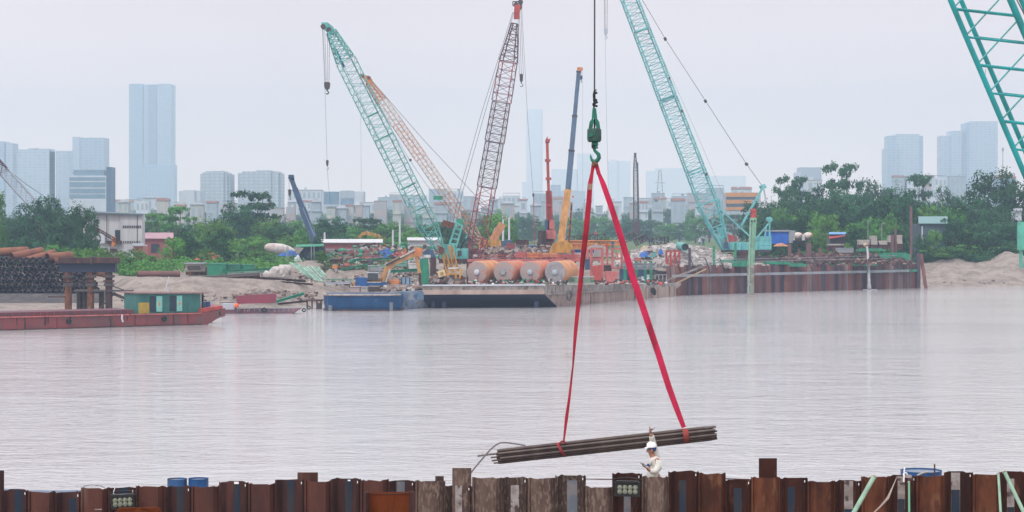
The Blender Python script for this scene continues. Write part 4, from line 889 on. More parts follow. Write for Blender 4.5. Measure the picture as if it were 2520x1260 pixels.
backhoe([(960, 596), (925, 580), (898, 573), (882, 586)], 1.2, 520, 'yellow digger with its boom showing over the long red shed', YEL, (950, 604, 985, 590), .55)
# ================================================================ floating plant
PALECONC = M('stained_barge_side', (.44, .34, .30), (.34, .25, .22), sc=.5, st=(1, 1, .25), c3=(.16, .10, .09), s3=.9, lo3=.55, hi3=.72, rough=.9)
NAVY = M('navy_hull_paint', (.022, .03, .075), (.03, .034, .07), sc=.3, rough=.6)
HBLUE = M('blue_hull_paint', (.002, .042, .13), (.006, .065, .18), sc=.5, st=(1, 1, .5), c3=(.18, .22, .26), s3=.8, lo3=.60, hi3=.75, rough=.55)
REDHULL = M('red_hull_paint', (.24, .055, .06), (.15, .055, .06), sc=.35, st=(1, 1, .4), c3=(.12, .08, .075), s3=.8, lo3=.5, hi3=.7, rough=.6)
# barge with raked navy bow; its pale side runs back to the right
def WP(px, py): d = DW(py); return V((X(px, d), d, 0))
c0, c1, c2 = WP(1030, 757), WP(1378, 753.5), WP(1541, 739); off = V((-6, 46, 0))
bt = thing('work_barge', (c1 + c0) / 2 + V((0, 8, 0)), 'large pale sided barge with raked navy bow carrying four tanks', 'barge')
dk = 3.05; a = c0 + V((0, 0, 0)); 
side = (c2 - c1); back = side * 1.0
def up(p, z): return V((p.x, p.y, z))
ba, bb, bc, bd = c0, c1, c2, c0 + side
# bow: a vertical coaming band, then the rake runs under towards the water
sn = side.normalized(); fw = -sn * 2.8; dk0, dk1 = 3.35, 2.75
rakeL, rakeR = ba + V((-.5, 1, 0)), bb
topL, topR = up(P(1040, 700, 301), dk0), up(P(1340, 700, 303), dk0)
botc = 2.05
hull = MB()
hull.add([up(topL, botc), up(topR, botc), up(ba, -1), up(bb + sn * 1.2, -1), up(bd, -1), up(bc, -1), up(bd, botc), up(bc, botc - .2)],
         [(0, 1, 3, 2), (1, 7, 5, 3), (0, 2, 4, 6), (6, 4, 5, 7), (0, 6, 7, 1), (2, 3, 5, 4)])
hull.m = [0, 1, 1, 1, 1, 1]; hull.build('hull', [NAVY, PALECONC], bt)
e_ = .012
MB().add([up(topL, botc + e_), up(topR, botc + e_), up(bc, botc - .2 + e_), up(bd, botc - .2 + e_), up(topL, dk0), up(topR, dk0), up(bc, dk1), up(bd, dk1)],
         [(0, 3, 2, 1), (4, 5, 6, 7), (0, 1, 5, 4), (1, 2, 6, 5), (2, 3, 7, 6), (3, 0, 4, 7)]).build('coaming', CONC, bt)
MB().beam(up(topL, dk0 + .1) + V((0, -.15, 0)), up(topR, dk0 + .1) + V((0, -.15, 0)), .3, .2).build('rubbing_strake', PALE, bt)
MB().beam(up(topL, botc + .35) + V((0, -.2, 0)), up(topR, botc + .35) + V((0, -.2, 0)), .2, .65).build('rubbing_strake', PALECONC, bt)
for q in (.22, .42, .63, .82): 
    p_ = bb + (bc - bb) * q + V((.12, -.1, 0)); MB().beam(up(p_, .1), up(p_, botc - .1), .3).build('side_rib', PALECONC, bt)
MB().beam(up(topR, botc) + sn * .5 + V((.15, -.1, 0)), up(bc, botc - .3) + V((.15, -.1, 0)), .2, .22).build('side_rail', CONC, bt)
tyre_p = P(1401, 727, 307)
MB().torus(tyre_p, (1, -.7, 0), .62, .24, 16, 6).build('tyre_fender', M('worn_tyre', (.16, .14, .14), (.09, .08, .08), sc=2, rough=.9), bt)
for px in (1066, 1093, 1320): MB().tube(P(px, 757, 302), P(px, 742, 302), .3, 8).build('mooring_pile', NAVY, bt)
# second pale barge section carrying the green and red frames
c3 = WP(1664, 728.5); s2 = (c3 - c2)
b2t = thing('work_barge', (c2 + c3) / 2 + V((-6, 4, 0)), 'rust streaked second barge touching the right sheet pile wall', 'barge')
a0 = c2 + s2 * .006; bx = V((-18, 10, 0))
MB().hexa([up(a0, -1), up(c3, -1), up(c3 + bx, -1), up(a0 + bx, -1), up(a0, 1.9), up(c3, 1.65), up(c3 + bx, 1.65), up(a0 + bx, 1.9)]).build('hull', PALECONC, b2t)
MB().hexa([up(a0, 1.912), up(c3, 1.662), up(c3 + bx, 1.662), up(a0 + bx, 1.912), up(a0, 2.65), up(c3, 2.25), up(c3 + bx, 2.25), up(a0 + bx, 2.65)]).build('coaming', CONC, b2t)
for q in (.15, .38, .62, .85): p_ = a0 + s2 * q + V((.12, -.1, 0)); MB().beam(up(p_, .1), up(p_, 1.8), .25).build('side_rib', PALECONC, b2t)
MB().torus(P(1609, 717, 345), (1, -.5, .4), .5, .22, 14, 6).build('tyre_fender', BLACK, b2t)
mb = MB(); mb.hexa([up(c3, 1.2), up(c3 + V((.9, .4, 0)), 1.9), up(c3 + V((-3, 3, 0)), 1.9), up(c3 + V((-4, 3, 0)), 1.2), up(c3, 2.2), up(c3 + V((.9, .4, 0)), 2.3), up(c3 + V((-3, 3, 0)), 2.3), up(c3 + V((-4, 3, 0)), 2.3)]); mb.build('bow_platform', CONC, b2t)

# ---- four horizontal tanks with ribbed orange shells
RIB = M('orange_tank_shell', (.58, .30, .15), (.48, .20, .11), sc=.6, rough=.7, c3=(.35, .16, .11), s3=.8, lo3=.6, hi3=.75)
RIBR = M('red_orange_tank_shell', (.52, .17, .11), (.46, .26, .16), sc=.5, rough=.7)
ENDG = M('tank_end_grey', (.30, .27, .27), (.38, .24, .21), sc=.7, c3=(.45, .15, .10), s3=.6, lo3=.54, hi3=.62, rough=.6)
ENDP = M('tank_end_clean', (.30, .29, .31), (.22, .20, .21), sc=.9, rough=.5)
tank_labels = ['ribbed tank on the barge with a plain patched end, next to the yellow winch', 'ribbed tank on the barge with a wheel shaped boss on its end', 'ribbed tank on the barge whose end shows a round white manhole and red patches', 'ribbed tank on the barge with the clearest grey end and orange shell, beside the railing']
for k, (px, m, em) in enumerate(((1174, RIB, ENDG), (1240, RIBR, ENDG), (1305, RIBR, ENDG), (1366, RIB, ENDP))):
    d = 306; c = P(px, 669.5, d); r = 1.62; ax = V((.27, .96, 0)).normalized(); t = thing('ribbed_tank', c + V((0, 0, -r)), tank_labels[k], 'tank', 'ribbed tanks on the barge')
    prof = [(0, r - .05)]; L = 8.4
    for j in range(11):
        z0 = .25 + j * .74; prof += [(z0, r - .09), (z0 + .12, r + .05), (z0 + .42, r + .05), (z0 + .54, r - .09)]
    prof += [(L, r - .05)]
    MB().lathe(c + ax * .02, c + ax * L, prof, 36, False).build('shell', m, t, smooth=True)
    MB().lathe(c - ax * .12, c, [(0, r * .6), (.05, r * .97), (.13, r * .99)], 36).build('end_plate', em, t, smooth=True)
    MB().lathe(c + ax * (L - .02), c + ax * (L + 1), [(0, r * .99), (.1, r * .9)], 30).build('far_end_plate', em, t)
    if k == 1:
        mb = MB(); mb.disc(c - ax * .2 + V((-.1, 0, 0)), ax, .42, .24, 8)
        for q in range(6): g = q * math.pi / 3; e2 = ax.cross(V((0, 0, 1))); mb.tube(c - ax * .2 + V((-.1, 0, 0)), c - ax * .2 + V((-.1, 0, 0)) + e2 * math.cos(g) * .55 + V((0, 0, math.sin(g) * .55)), .08, 5)
        mb.build('boss', GREYR, t)
    else: MB().lathe(c - ax * .42 - V((0, 0, .05)), c, [(0, .3), (.06, .4), (.3, .42)], 18).build('manhole', HC['grey'] if k else PALE, t, smooth=True)
    if k in (0, 2):
        MB().beam(c - ax * .18 + V((-.1, 0, -1.5)), c - ax * .18 + V((.75 if k else .2, 0, -.2 if k else -.6)), .12, .1).build('ladder_bar', RED, t)
    mb = MB()
    for q in (.8, L - 1.2): p_ = c + ax * q; e2 = ax.cross(V((0, 0, 1))).normalized(); mb.beam(p_ + e2 * 1.3 + V((0, 0, -r + .18)), p_ - e2 * 1.3 + V((0, 0, -r + .18)), .3, .36)
    mb.build('saddle', PINKRED, t)
# red walkway behind the tanks
d = 322; t = thing('walkway', P(1290, 640, d), 'long red steel walkway with railing behind the tanks', 'walkway')
MB().pbox(P(1150, 644, d), P(1440, 638, d + 1.2)).build('deck', PINKRED, t)
mb = MB(); mb.beam(P(1190, 628, d), P(1440, 628, d), .1); mb.beam(P(1190, 633, d), P(1440, 633, d), .08)
for k in range(21): mb.beam(P(1190 + k * 12.4, 638, d), P(1190 + k * 12.4, 628, d), .08)
mb.build('railing', RED, t)
for px in range(1155, 1440, 40): MB().beam(P(px, 700, d + .6), P(px, 644.2, d + .6), .3).build('support', PINKRED, t)
# generic open frame: posts and beams (things on decks and on shore)
def frame(px0, px1, py0, py1, d, m, label, cat='frame', name='support_rack', nx=2, nz=2, th=.28, depth=2.0, diag=False, grp=None, fill=None):
    t = thing(name, P((px0 + px1) / 2, py1, d), label, cat, grp)
    for yy, nm in ((d, 'front'), (d + depth, 'back')):
        for i in range(nx + 1): px = px0 + (px1 - px0) * i / nx; MB().beam(P(px, py1, yy), P(px, py0, yy), th).build('post', m, t)
        mb = MB()
        for j in range(nz + 1): py = py0 + (py1 - py0) * j / (nz + (0 if j else 0)); mb.beam(P(px0, py, yy - .012), P(px1, py, yy - .012), th * .8)
        if diag:
            for i in range(nx): a = px0 + (px1 - px0) * i / nx; b = px0 + (px1 - px0) * (i + 1) / nx; mb.beam(P(a, py1, yy), P(b, py0, yy), th * .5)
        mb.build('rails', m, t)
    for px in (px0, px1):
        for py in (py0, py1): MB().beam(P(px, py, d), P(px, py, d + depth), th * .7).build('cross_beam', m, t)
    if fill: MB().pbox(P(px0 + 1, py1, d + .5), P(px1 - 1, py0 + (py1 - py0) * .35, d + depth - .5)).build('load', fill, t)
    return t
def crate(px0, px1, py0, py1, d, m, label, cat='container', name='container', depth=2.4, ribs=0, rz=0, grp=None, lid=None):
    t = thing(name, P((px0 + px1) / 2, py1, d), label, cat, grp); w_ = X(px1, d) - X(px0, d)
    MB().pbox(P(px0, py1, d), P(px1, py0, d + depth)).build('body', m, t)
    if ribs:
        mb = MB()
        for i in range(ribs + 1): px = px0 + (px1 - px0) * i / ribs; mb.pbox(P(px, py1, d - .08), P(px, py0, d - .003) + V((.1, 0, 0)))
        mb.build('ribs', m, t)
    MB().pbox(P(px0, py0, d - .1) + V((-.06, 0, .004)), P(px1, py0, d + depth + .1) + V((.06, 0, .14))).build('lid', lid or m, t)
    return t
def beams(px0, py0, px1, py1, d, n, m, label, cat='steel beam', name='steel_beam', w=.35, gap=.45, stack=1):
    for i in range(n):
        for j in range(stack):
            a = P(px0 + random.uniform(-3, 3), py0, d + i * gap); b = P(px1 + random.uniform(-4, 4), py1, d + i * gap); z = V((0, 0, j * w * 1.02))
            o = MB().ibeam(a + z, b + z, w, w, w * .14).build(name, m); tag(o, label, cat, label)
d = 312
frame(1455, 1482, 612, 692, 318, PINKRED, 'tall faded red frame on the barge right of the left sling', nx=1, nz=3, th=.42)
frame(1507, 1530, 612, 660, 330, PINKRED, 'narrow red frame left of the right sling', nx=1, nz=2, th=.4)
frame(1484, 1506, 625, 650, 335, PINKRED, 'low red linking frame between two taller red frames', nx=2, nz=1, th=.25)
for k, px in enumerate((1411, 1433)): crate(px - 3, px + 3, 618, 640, 335, RED, 'small red post box %s the blue beam' % ('left of' if k == 0 else 'right of'), 'post', 'steel_post', 1)
o = MB(); o.prism([P(1490, 668, 314), P(1524, 668, 314), P(1518, 682, 314), P(1508, 694, 314), P(1494, 694, 314), P(1488, 680, 314)], (0, 2, 0)); t = thing('concrete_bucket', P(1506, 695, 314), 'salmon red concrete bucket in front of the red frames', 'bucket'); o.build('hopper', PINKRED, t); MB().pbox(P(1494, 697, 314.2), P(1514, 694.1, 316)).build('chute', RED, t)
o = MB(); o.prism([P(1457, 655, 313), P(1482, 652, 313), P(1478, 690, 313), P(1462, 690, 313)], (0, 2, 0)); t = thing('mixer_tank', P(1468, 692, 313), 'deep red hopper beside the left sling', 'hopper'); o.build('hopper', RED, t); MB().pbox(P(1456, 694, 312.9), P(1484, 690.1, 315)).build('foot', DRUST, t)
t = thing('railing', P(1425, 697, 309), 'green upright bar fence at the tank end on the barge', 'fence')
mb = MB()
for k in range(26): px = 1393 + k * 2.7; mb.beam(P(px, 697, 309), P(px, 681, 309), .09)
mb.build('bars', GREEN, t); MB().beam(P(1392, 681, 309), P(1462, 681, 309), .12).build('top_rail', HC['grey'], t)
for k, px in enumerate((1538, 1566, 1588, 1602)):
    t = thing('green_post', P(px, 697, 328), 'tall green steel post on the second barge, %s from the left' % ORD[k], 'post', 'green posts on the second barge')
    MB().ibeam(P(px, 697, 328), P(px, 645 - (k % 2) * 3, 328), .45, .45, .08).build('column', GREEN, t)
t = thing('steel_girder', P(1565, 650, 327), 'grey horizontal girder carried by the green posts', 'girder')
MB().ibeam(P(1532, 651, 326.6), P(1612, 651, 326.6), .4, .45, .07).build('upper_chord', GREYR, t); MB().ibeam(P(1532, 660, 326.6), P(1612, 660, 326.6), .35, .35, .06).build('lower_chord', GREYR, t)
crate(1570, 1587, 661, 680, 331, DBLUE, 'dark blue container between the green posts', ribs=5)
crate(1545, 1562, 664, 690, 335, DRUST, 'dark container behind the green posts', ribs=4)
crate(1579, 1602, 679, 697, 338, HC['white'], 'white control box at the foot of the green posts', 'box', 'control_box', 1.2)
crate(1556, 1576, 686, 697, 337, HC['grey'], 'grey low tank next to the white control box', 'box', 'control_box', 1.2)
frame(1612, 1640, 676, 697, 345, GREYR, 'grey pipe railing frame near the barge end', nx=3, nz=1, th=.14, depth=1)
frame(1640, 1672, 618, 655, 366, RED, 'red open cage standing on the wall in front of the rubble', nx=3, nz=1, th=.35, depth=2.4, diag=True, cat='cage', name='steel_cage')
# orange lattice girders lying behind the slings
d = 372; 
for k, (x0, x1, y, lab) in enumerate(((1392, 1532, 598, 'upper orange lattice girder lying across the site behind the slings'), (1392, 1470, 606, 'lower orange lattice girder lying across the site left of the slings'))):
    t = thing('lattice_girder', P((x0 + x1) / 2, y + 6, d + k), lab, 'girder'); lat(MB(), P(x0, y, d - k * 2), P(x1, y, d - k * 2), .8, .8, 12, .12, .07, xb=True).build('truss', ORANGE, t)
for k, (x0, x1, y0, y1, lab) in enumerate(((1395, 1490, 584, 590, 'long dark truss lying behind the orange girders'), (1520, 1562, 578, 596, 'dark truss hump right of the right sling'), (1562, 1592, 582, 598, 'dark leaning truss behind the rubble'), (1598, 1645, 590, 596, 'low dark truss frame at the top of the rubble'))):
    d = 400; t = thing('steel_truss', P((x0 + x1) / 2, y1 + 6, d), lab, 'truss'); lat(MB(), P(x0, y1, d), P(x1, y0, d), 1.3, 1.3, 5, .09, .05, rung=(k != 1)).build('truss', STEEL, t)
t = thing('steel_beam', P(1450, 617, 340), 'blue beam lying behind the left sling', 'steel beam'); MB().ibeam(P(1405, 618, 340), P(1462, 618, 340), .5, .5, .07).build('beam', BLUE, t)
# grey canvas heap (covered mound) by the slings
def mound(px0, px1, py0, d, m, label, name='covered_heap', cat='tarpaulin', seed=1, depth=4, pyb=None, peaks=3):
    rnd = random.Random(seed); x0, x1 = X(px0, d), X(px1, d); gz = GZ((px0 + px1) / 2, d + depth / 2) - .3 if pyb is None else Z(pyb, d); H = Z(py0, d) - gz
    n, k = 18, 7; vs = []; pk = [(rnd.uniform(.15, .85), rnd.uniform(.6, 1)) for _ in range(peaks)]
    for j in range(k):
        for i in range(n):
            u, v = i / (n - 1), j / (k - 1); e2 = max(0, math.sin(math.pi * u)) ** .5 * max(0, math.sin(math.pi * min(1, v * .9 + .05))) ** .6
            h = max(hh * math.exp(-((u - c) / .22) ** 2) for c, hh in pk); h = .45 + .55 * h
            edge = i in (0, n - 1) or j in (0, k - 1)
            vs.append((x0 + (x1 - x0) * u, d + depth * v, gz + (0 if edge else H * h * e2 * rnd.uniform(.88, 1.06))))
    fs = [(j * n + i, j * n + i + 1, (j + 1) * n + i + 1, (j + 1) * n + i) for j in range(k - 1) for i in range(n - 1)]
    return tag(MB().add(vs, fs).build(name, m, fix=False), label, cat)
CANV = M('grey_canvas', (.24, .22, .22), (.32, .28, .26), sc=.6, rough=1); TARP = M('blue_tarpaulin', (.03, .12, .42), (.02, .08, .3), sc=1.2, rough=.6, bump=.1)
mound(1430, 1520, 596, 360, CANV, 'grey canvas heap seen between the two slings', seed=3, pyb=632)
mound(1405, 1440, 610, 352, CANV, 'pale canvas bundle left of the left sling', seed=4, pyb=632)
mound(1560, 1605, 600, 385, M('tan_canvas', (.42, .34, .24), (.5, .42, .3), sc=.7, rough=1), 'tan canvas heap at the left of the rubble', seed=5, pyb=640)
mound(1575, 1600, 616, 372, TARP, 'blue tarpaulin scrap lying on the rubble', seed=6, pyb=632); mound(1622, 1634, 608, 374, TARP, 'small blue tarpaulin beside the red cage', seed=7, pyb=626)
# rubble: nobody could count it
def rubble(px0, px1, py0, py1, d0, d1, n, s0, s1, seed, name, mats, label):
    rnd = random.Random(seed); mb = MB(); mb.own = False
    for _ in range(n):
        px = rnd.uniform(px0, px1); d = rnd.uniform(d0, d1); q = (d - d0) / (d1 - d0); u = (px - px0) / (px1 - px0)
        z = Z(py1 + (py0 - py1) * q * (math.sin(math.pi * min(max(u, .08), .92)) ** .4), d) + rnd.uniform(-.2, .3); s = rnd.uniform(s0, s1)
        mb.mi = rnd.randrange(len(mats)); c = V((X(px, d), d, z)); m = Matrix.Rotation(rnd.uniform(0, 6.28), 3, 'Z') @ Matrix.Rotation(rnd.uniform(-.7, .7), 3, 'X')
        sx, sy, sz = s * rnd.uniform(.6, 1.4), s * rnd.uniform(.5, 1.2), s * rnd.uniform(.25, .8)
        q8 = [c + m @ V((x * sx * rnd.uniform(.6, 1), y * sy * rnd.uniform(.6, 1), w * sz * rnd.uniform(.6, 1))) for x, y, w in ((-1, -1, -1), (1, -1, -1), (1, 1, -1), (-1, 1, -1), (-1, -1, 1), (1, -1, 1), (1, 1, 1), (-1, 1, 1))]
        mb.hexa(q8)
    o = mb.build(name, mats, fix=False); tag(o, label, None, None, 'stuff'); return o
WPB0 = M('plum_scrap', (.15, .08, .08), rough=1)
RUB = [M('rubble_white', (.52, .49, .47), (.4, .37, .36), sc=1, rough=1), M('rubble_grey', (.32, .29, .28), (.24, .2, .2), sc=1, rough=1), M('rubble_brown', (.25, .17, .14), rough=1)]
rubble(1520, 1800, 604, 655, 366, 392, 1500, .2, .75, 11, 'rubble', [RUB[0], RUB[0], RUB[1]], 'heap of broken white concrete behind the barge end')
rubble(1895, 2240, 622, 650, 384, 404, 420, .2, .5, 12, 'debris', [RUB[2], DRUST, DRUST, WPB0], 'brown and grey debris behind the right wall')
rubble(640, 1100, 645, 700, 330, 368, 520, .15, .45, 13, 'debris', [RUB[2], RUB[1], DRUST, RUB[0]], 'broken stone and scrap strewn over the centre bank')
rubble(1150, 1420, 606, 640, 352, 385, 700, .2, .6, 14, 'debris', [RUB[2], STEEL, DRUST, RUB[1]], 'dark scrap heaps behind the tanks')
rubble(800, 1100, 600, 640, 372, 410, 240, .2, .5, 15, 'debris', [RUB[2], DRUST, GREEN, RUB[1]], 'mixed scrap in front of the sheds')
rubble(560, 700, 690, 735, 308, 330, 260, .15, .4, 16, 'debris', [RUB[2], RUB[1]], 'loose stone on the sand slope')
# teal pipe end
t = thing('steel_pipe', P(1686, 618, 372), 'wide teal pipe with a dark open end above the red cage', 'pipe'); MB().ring(P(1686, 608, 370), P(1672, 604, 384), .72, .62, 18).build('shell', TEAL, t); MB().disc(P(1686, 608, 370) + V((-.1, .5, 0)), (-.2, 1, 0), .6, .1, 16).build('inner_end', STEEL, t)

SG_ = M('dull_pile', (.16, .18, .20), rough=.8)
# ---- blue pontoon at the left with excavator
p0, p1 = WP(806, 765), WP(972, 764); pt_ = thing('pontoon', (p0 + p1) / 2 + V((0, 5, 0)), 'bright blue round ended pontoon carrying the excavator', 'barge')
out = []
dkz = 2.35; yb0 = p0.y
prof = [(X(792, yb0 + 2), yb0 + 7), (X(795, yb0 + 2), yb0 + 3), (X(806, yb0), yb0 + .3), (X(830, yb0), yb0 - .3), (X(900, yb0), yb0 - .5), (X(960, yb0), yb0 - .2), (X(985, yb0), yb0 + 1.2), (X(990, yb0), yb0 + 8), (X(800, yb0), yb0 + 9)]
n = len(prof); cx = X(890, yb0); vs = [(cx + (x - cx) * .965, y + .5, -.8) for x, y in prof] + [(cx + (x - cx) * .985, y + .15, .6) for x, y in prof] + [(x, y, dkz - .35) for x, y in prof] + [(x, y, dkz) for x, y in prof]
hb = MB(); hb.add(vs, [tuple(range(n))[::-1], tuple(range(3 * n, 4 * n))] + [(k * n + i, k * n + (i + 1) % n, (k + 1) * n + (i + 1) % n, (k + 1) * n + i) for k in range(3) for i in range(n)]); hb.build('hull', HBLUE, pt_)
MB().path([(x, y - .1, dkz - .05) for x, y in prof[:7]], .16, 6).build('gunwale', CONC, pt_)
MB().path([(cx + (x - cx) * .99, y - .02, .05) for x, y in prof[:8]], .16, 6).build('waterline_stain', DRUST, pt_)
for px in (813, 1): 
    if px > 1: MB().tube(P(px, 768, yb0 - 1), P(px, 751, yb0 - 1), .28, 8).build('mooring_pile', SG_, pt_)
MB().tube(P(963, 767, yb0 - 1.4), P(963, 744, yb0 - 1.4), .25, 8).build('mooring_pile', SG_, pt_)
# grey-blue pontoon next to it
q0, q1 = WP(985, 762), WP(1052, 758); p2t = thing('pontoon', (q0 + q1) / 2 + V((0, 5, 0)), 'scuffed grey blue pontoon wedged between the blue pontoon and the navy bow', 'barge')
SCUF = M('scuffed_blue_paint', (.09, .15, .24), (.22, .24, .27), sc=.8, c3=(.04, .09, .18), s3=1.1, rough=.7)
MB().hexa([V((q0.x + .6, q0.y + 1, -.5)), V((q1.x, q1.y + .5, -.5)), V((q1.x, q1.y + 8, -.5)), V((q0.x + .6, q0.y + 9, -.5)), V((q0.x - .8, q0.y + .4, dkz + .1)), V((q1.x, q1.y - .4, dkz + .3)), V((q1.x, q1.y + 8, dkz + .3)), V((q0.x - .8, q0.y + 9, dkz + .1))]).build('hull', SCUF, p2t)
MB().box((q0.x - .3, q0.y - .3, dkz - .9), (q1.x - .3, q0.y + .2, dkz + .25)).build('bow_board', SCUF, p2t)
# excavator on the pontoon
d = 306; ex = thing('excavator', P(905, 716, d), 'blue and orange excavator with raised jointed arm on the blue pontoon', 'excavator')
EXO = paint('faded_orange_paint', (.50, .27, .11), .35)
MB().prism([P(873, 706, d), P(904, 706, d), P(904, 684, d), P(876, 682, d)], (0, 2.6, 0)).build('engine_cover', BLUE, ex)
MB().pbox(P(904.5, 703, d - .05), P(950, 694, d + 2.6)).build('body', BLUE, ex); MB().pbox(P(906, 694, d + .5), P(945, 684, d + 2.2)).build('upper_body', EXO, ex)
MB().pbox(P(905, 689, d - .1), P(930, 672, d + .45)).build('operator_cab', GLASS, ex); MB().pbox(P(904, 672, d - .12), P(931, 670.5, d + .5)).build('cab_roof', PALE, ex)
MB().pbox(P(904, 695.6, d - .12), P(938, 693.6, d - .06)).build('side_stripe', WHITEP, ex)
arm = [(938, 702), (952, 664), (964, 648), (1000, 632), (1030, 622)]
for a, b in zip(arm, arm[1:]): MB().beam(P(*a, d + 1), P(*b, d + 1), .7, .95).build('boom', EXO, ex)
for a in arm[1:4]: MB().disc(P(*a, d + 1), (0, 1, 0), .5, .74, 12).build('boom_joint', EXO, ex)
MB().rbox(P(1029, 620, d + 1), (1.2, .8, 1.3), ry=.3).build('elbow', ORANGE, ex)
MB().beam(P(1024, 632, d + 1), P(1033, 672, d + 1), .5, .55).build('stick', EXO, ex); MB().beam(P(1033, 672, d + 1), P(1034, 702, d + 1), .4, .35).build('breaker', RUST, ex)
for o_ in (.5, 1.5): MB().tube(P(950, 652, d + o_), P(985, 634, d + o_), .14, 8).build('ram_cylinder', STEEL, ex); MB().tube(P(985, 634, d + o_), P(1022, 612 + o_ * 6, d + o_), .09, 8).build('ram_rod', WHITEP, ex)
MB().tube(P(948, 700, d + .6), P(960, 664, d + .6), .13, 8).build('ram_cylinder', WHITEP, ex)
for yy in (d - .4, d + 2.4): MB().prism([P(905, 716, yy), P(909, 718, yy), P(938, 718, yy), P(942, 714, yy), P(938, 706, yy), P(907, 706, yy)], (0, .7, 0)).build('crawler_track', STEEL, ex)
crate(862, 885, 707, 719, 301, M('pink_block', (.42, .33, .32), rough=1), 'pinkish concrete block at the left foot of the excavator', 'block', 'ballast_block', 2); crate(889, 904, 708, 719, 301, CONC, 'grey concrete block beside the excavator track', 'block', 'ballast_block', 2)
t = thing('gas_bottle_stand', P(866, 706, 303), 'yellow valve wheel and bottle at the pontoon rail', 'equipment'); MB().tube(P(869, 706, 303), P(869, 694, 303), .22, 10).build('bottle', YEL, t); MB().torus(P(864, 703, 302.8), (0, 1, 0), .28, .07, 12, 5).build('valve_wheel', BLACK, t)
t = thing('fuel_tank', P(968, 712, 308), 'orange capped fuel tank with rounded top on the grey blue pontoon', 'tank'); MB().lathe(P(956, 700, 308), P(985, 700, 308), [(0, .3), (.25, .75), (1.6, .75), (1.8, .4)], 16).build('shell', ORANGE, t)
t = thing('water_tank', P(1000, 704, 308), 'pale blue cube tank strapped with hoses on the grey blue pontoon', 'tank'); MB().pbox(P(986, 704, 308), P(1010, 684, 310)).build('body', M('pale_blue_plastic', (.20, .36, .55), (.3, .42, .55), sc=1, rough=.5), t)
for px in (988, 998, 1008): MB().path([P(px, 704, 307.9), P(px, 684, 307.8), P(px, 683, 309)], .06, 5).build('strap', BLACK, t)
rubble(942, 1040, 704, 712, 304, 309, 90, .2, .6, 21, 'debris', [RUB[1], RUB[2], RUB[0]], 'stones lying on the pontoon deck')
tag(MB().ibeam(P(1048, 702, 312), P(1043, 636, 312), 1.3, .4, .08).build('green_pile', GREEN), 'flat green sheet standing upright right of the excavator arm', 'sheet pile')
t = thing('pile_hammer', P(1066, 700, 316), 'dark vibrating hammer block on a tall column right of the green sheet', 'pile hammer'); MB().beam(P(1066, 702, 316), P(1066, 632, 316), .9, .9).build('column', DRUST, t); MB().prism([P(1040, 634, 315.5), P(1072, 634, 315.5), P(1066, 616, 315.5), P(1052, 612, 315.5), P(1042, 620, 315.5)], (0, 1.5, 0)).build('hammer_head', DBLUE, t); MB().pbox(P(1042, 634, 315.4), P(1060, 627, 315.48)).build('top_plate', WHITEP, t)
# small yellow winch machine and rocks at the bow
t = thing('winch', P(1115, 698, 304), 'small yellow winch with pale canopy at the head of the navy bow', 'winch')
MB().pbox(P(1098, 690, 304), P(1124, 672, 306)).build('body', YEL, t); MB().pbox(P(1106, 688, 303.9), P(1118, 676, 303.98)).build('cab_window', GLASS, t); MB().rbox(P(1116, 660, 305), (1.5, 1.6, .18), ry=-.05).build('canopy', WHITEP, t)
for px in (1108, 1124): MB().beam(P(px, 674, 304.4), P(px, 661, 304.4), .1).build('canopy_post', YEL, t)
MB().beam(P(1130, 690, 304), P(1136, 662, 304), .3).build('lever_arm', YEL, t); MB().disc(P(1104, 693, 303.5), (0, 1, 0), .5, .8, 14).build('drum', STEEL, t)
t = thing('machine_cover', P(1086, 684, 304), 'cream tilted box beside the yellow winch', 'box'); MB().rbox(P(1087, 673, 304), (1.1, 1, .95), ry=-.3).build('body', M('cream_box', (.60, .50, .32), rough=.8), t); MB().rbox(P(1087, 673, 303.4), (.5, .05, .4), ry=-.3).build('panel', YEL, t)
rubble(1058, 1140, 676, 698, 302.5, 306, 120, .15, .6, 22, 'debris', [RUB[1], STEEL, DRUST, RUB[2]], 'scrap and stone round the yellow winch')
rubble(1140, 1400, 690, 699, 303, 305.5, 160, .08, .28, 23, 'debris', [RED, GREEN, STEEL, WHITEP, DRUST], 'hoses and small gear along the bow edge below the tanks')
rubble(1460, 1640, 688, 697, 318, 338, 180, .08, .3, 24, 'debris', [RED, STEEL, WHITEP, DRUST], 'small gear on the deck below the green posts')
# ================================================================ left bank
# stack of big steel pipes with cross braces in their mouths
d = 318; rnd = random.Random(5); pr = .52
def pipe(c, ax, L, r, m, label, grp, brace=True, name='steel_pipe'):
    t = thing(name, c - V((0, 0, r)), label, 'pipe', grp); (MB().ring(c, c + ax * L, r, r * .93, 14).disc(c + ax * (L - .3), ax, r * .93, .1, 14) if brace else MB().ring(c, c + ax * L, r, r * .93, 14)).build('shell', m, t, smooth=True)  # disc added at the far end keeps the pipe mouths dark
    if brace:
        mb = MB(); g = rnd.uniform(0, 3); e1 = ax.cross(V((0, 0, 1))).normalized(); e2 = e1.cross(ax)
        for q in (0, 1.57): v = (e1 * math.cos(g + q) + e2 * math.sin(g + q)) * r * .93; mb.beam(c - v + ax * .15, c + v + ax * .15, .09)
        mb.build('cross_brace', BR, t)
    return t
BR = M('brace_steel', (.16, .15, .18), (.2, .12, .1), sc=2, rough=.8)
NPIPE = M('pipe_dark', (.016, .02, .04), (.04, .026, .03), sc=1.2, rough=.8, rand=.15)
OPIPE = M('pipe_rust_orange', (.26, .105, .06), (.16, .07, .05), sc=.8, rough=.85, rand=.12)
ax0 = V((-.25, .97, .0)).normalized()
rowt = [0, 0, 0, 0, 0, 0, 0]
z0 = GZ(100, d + 4) + .1; zbase = Z(722, d)
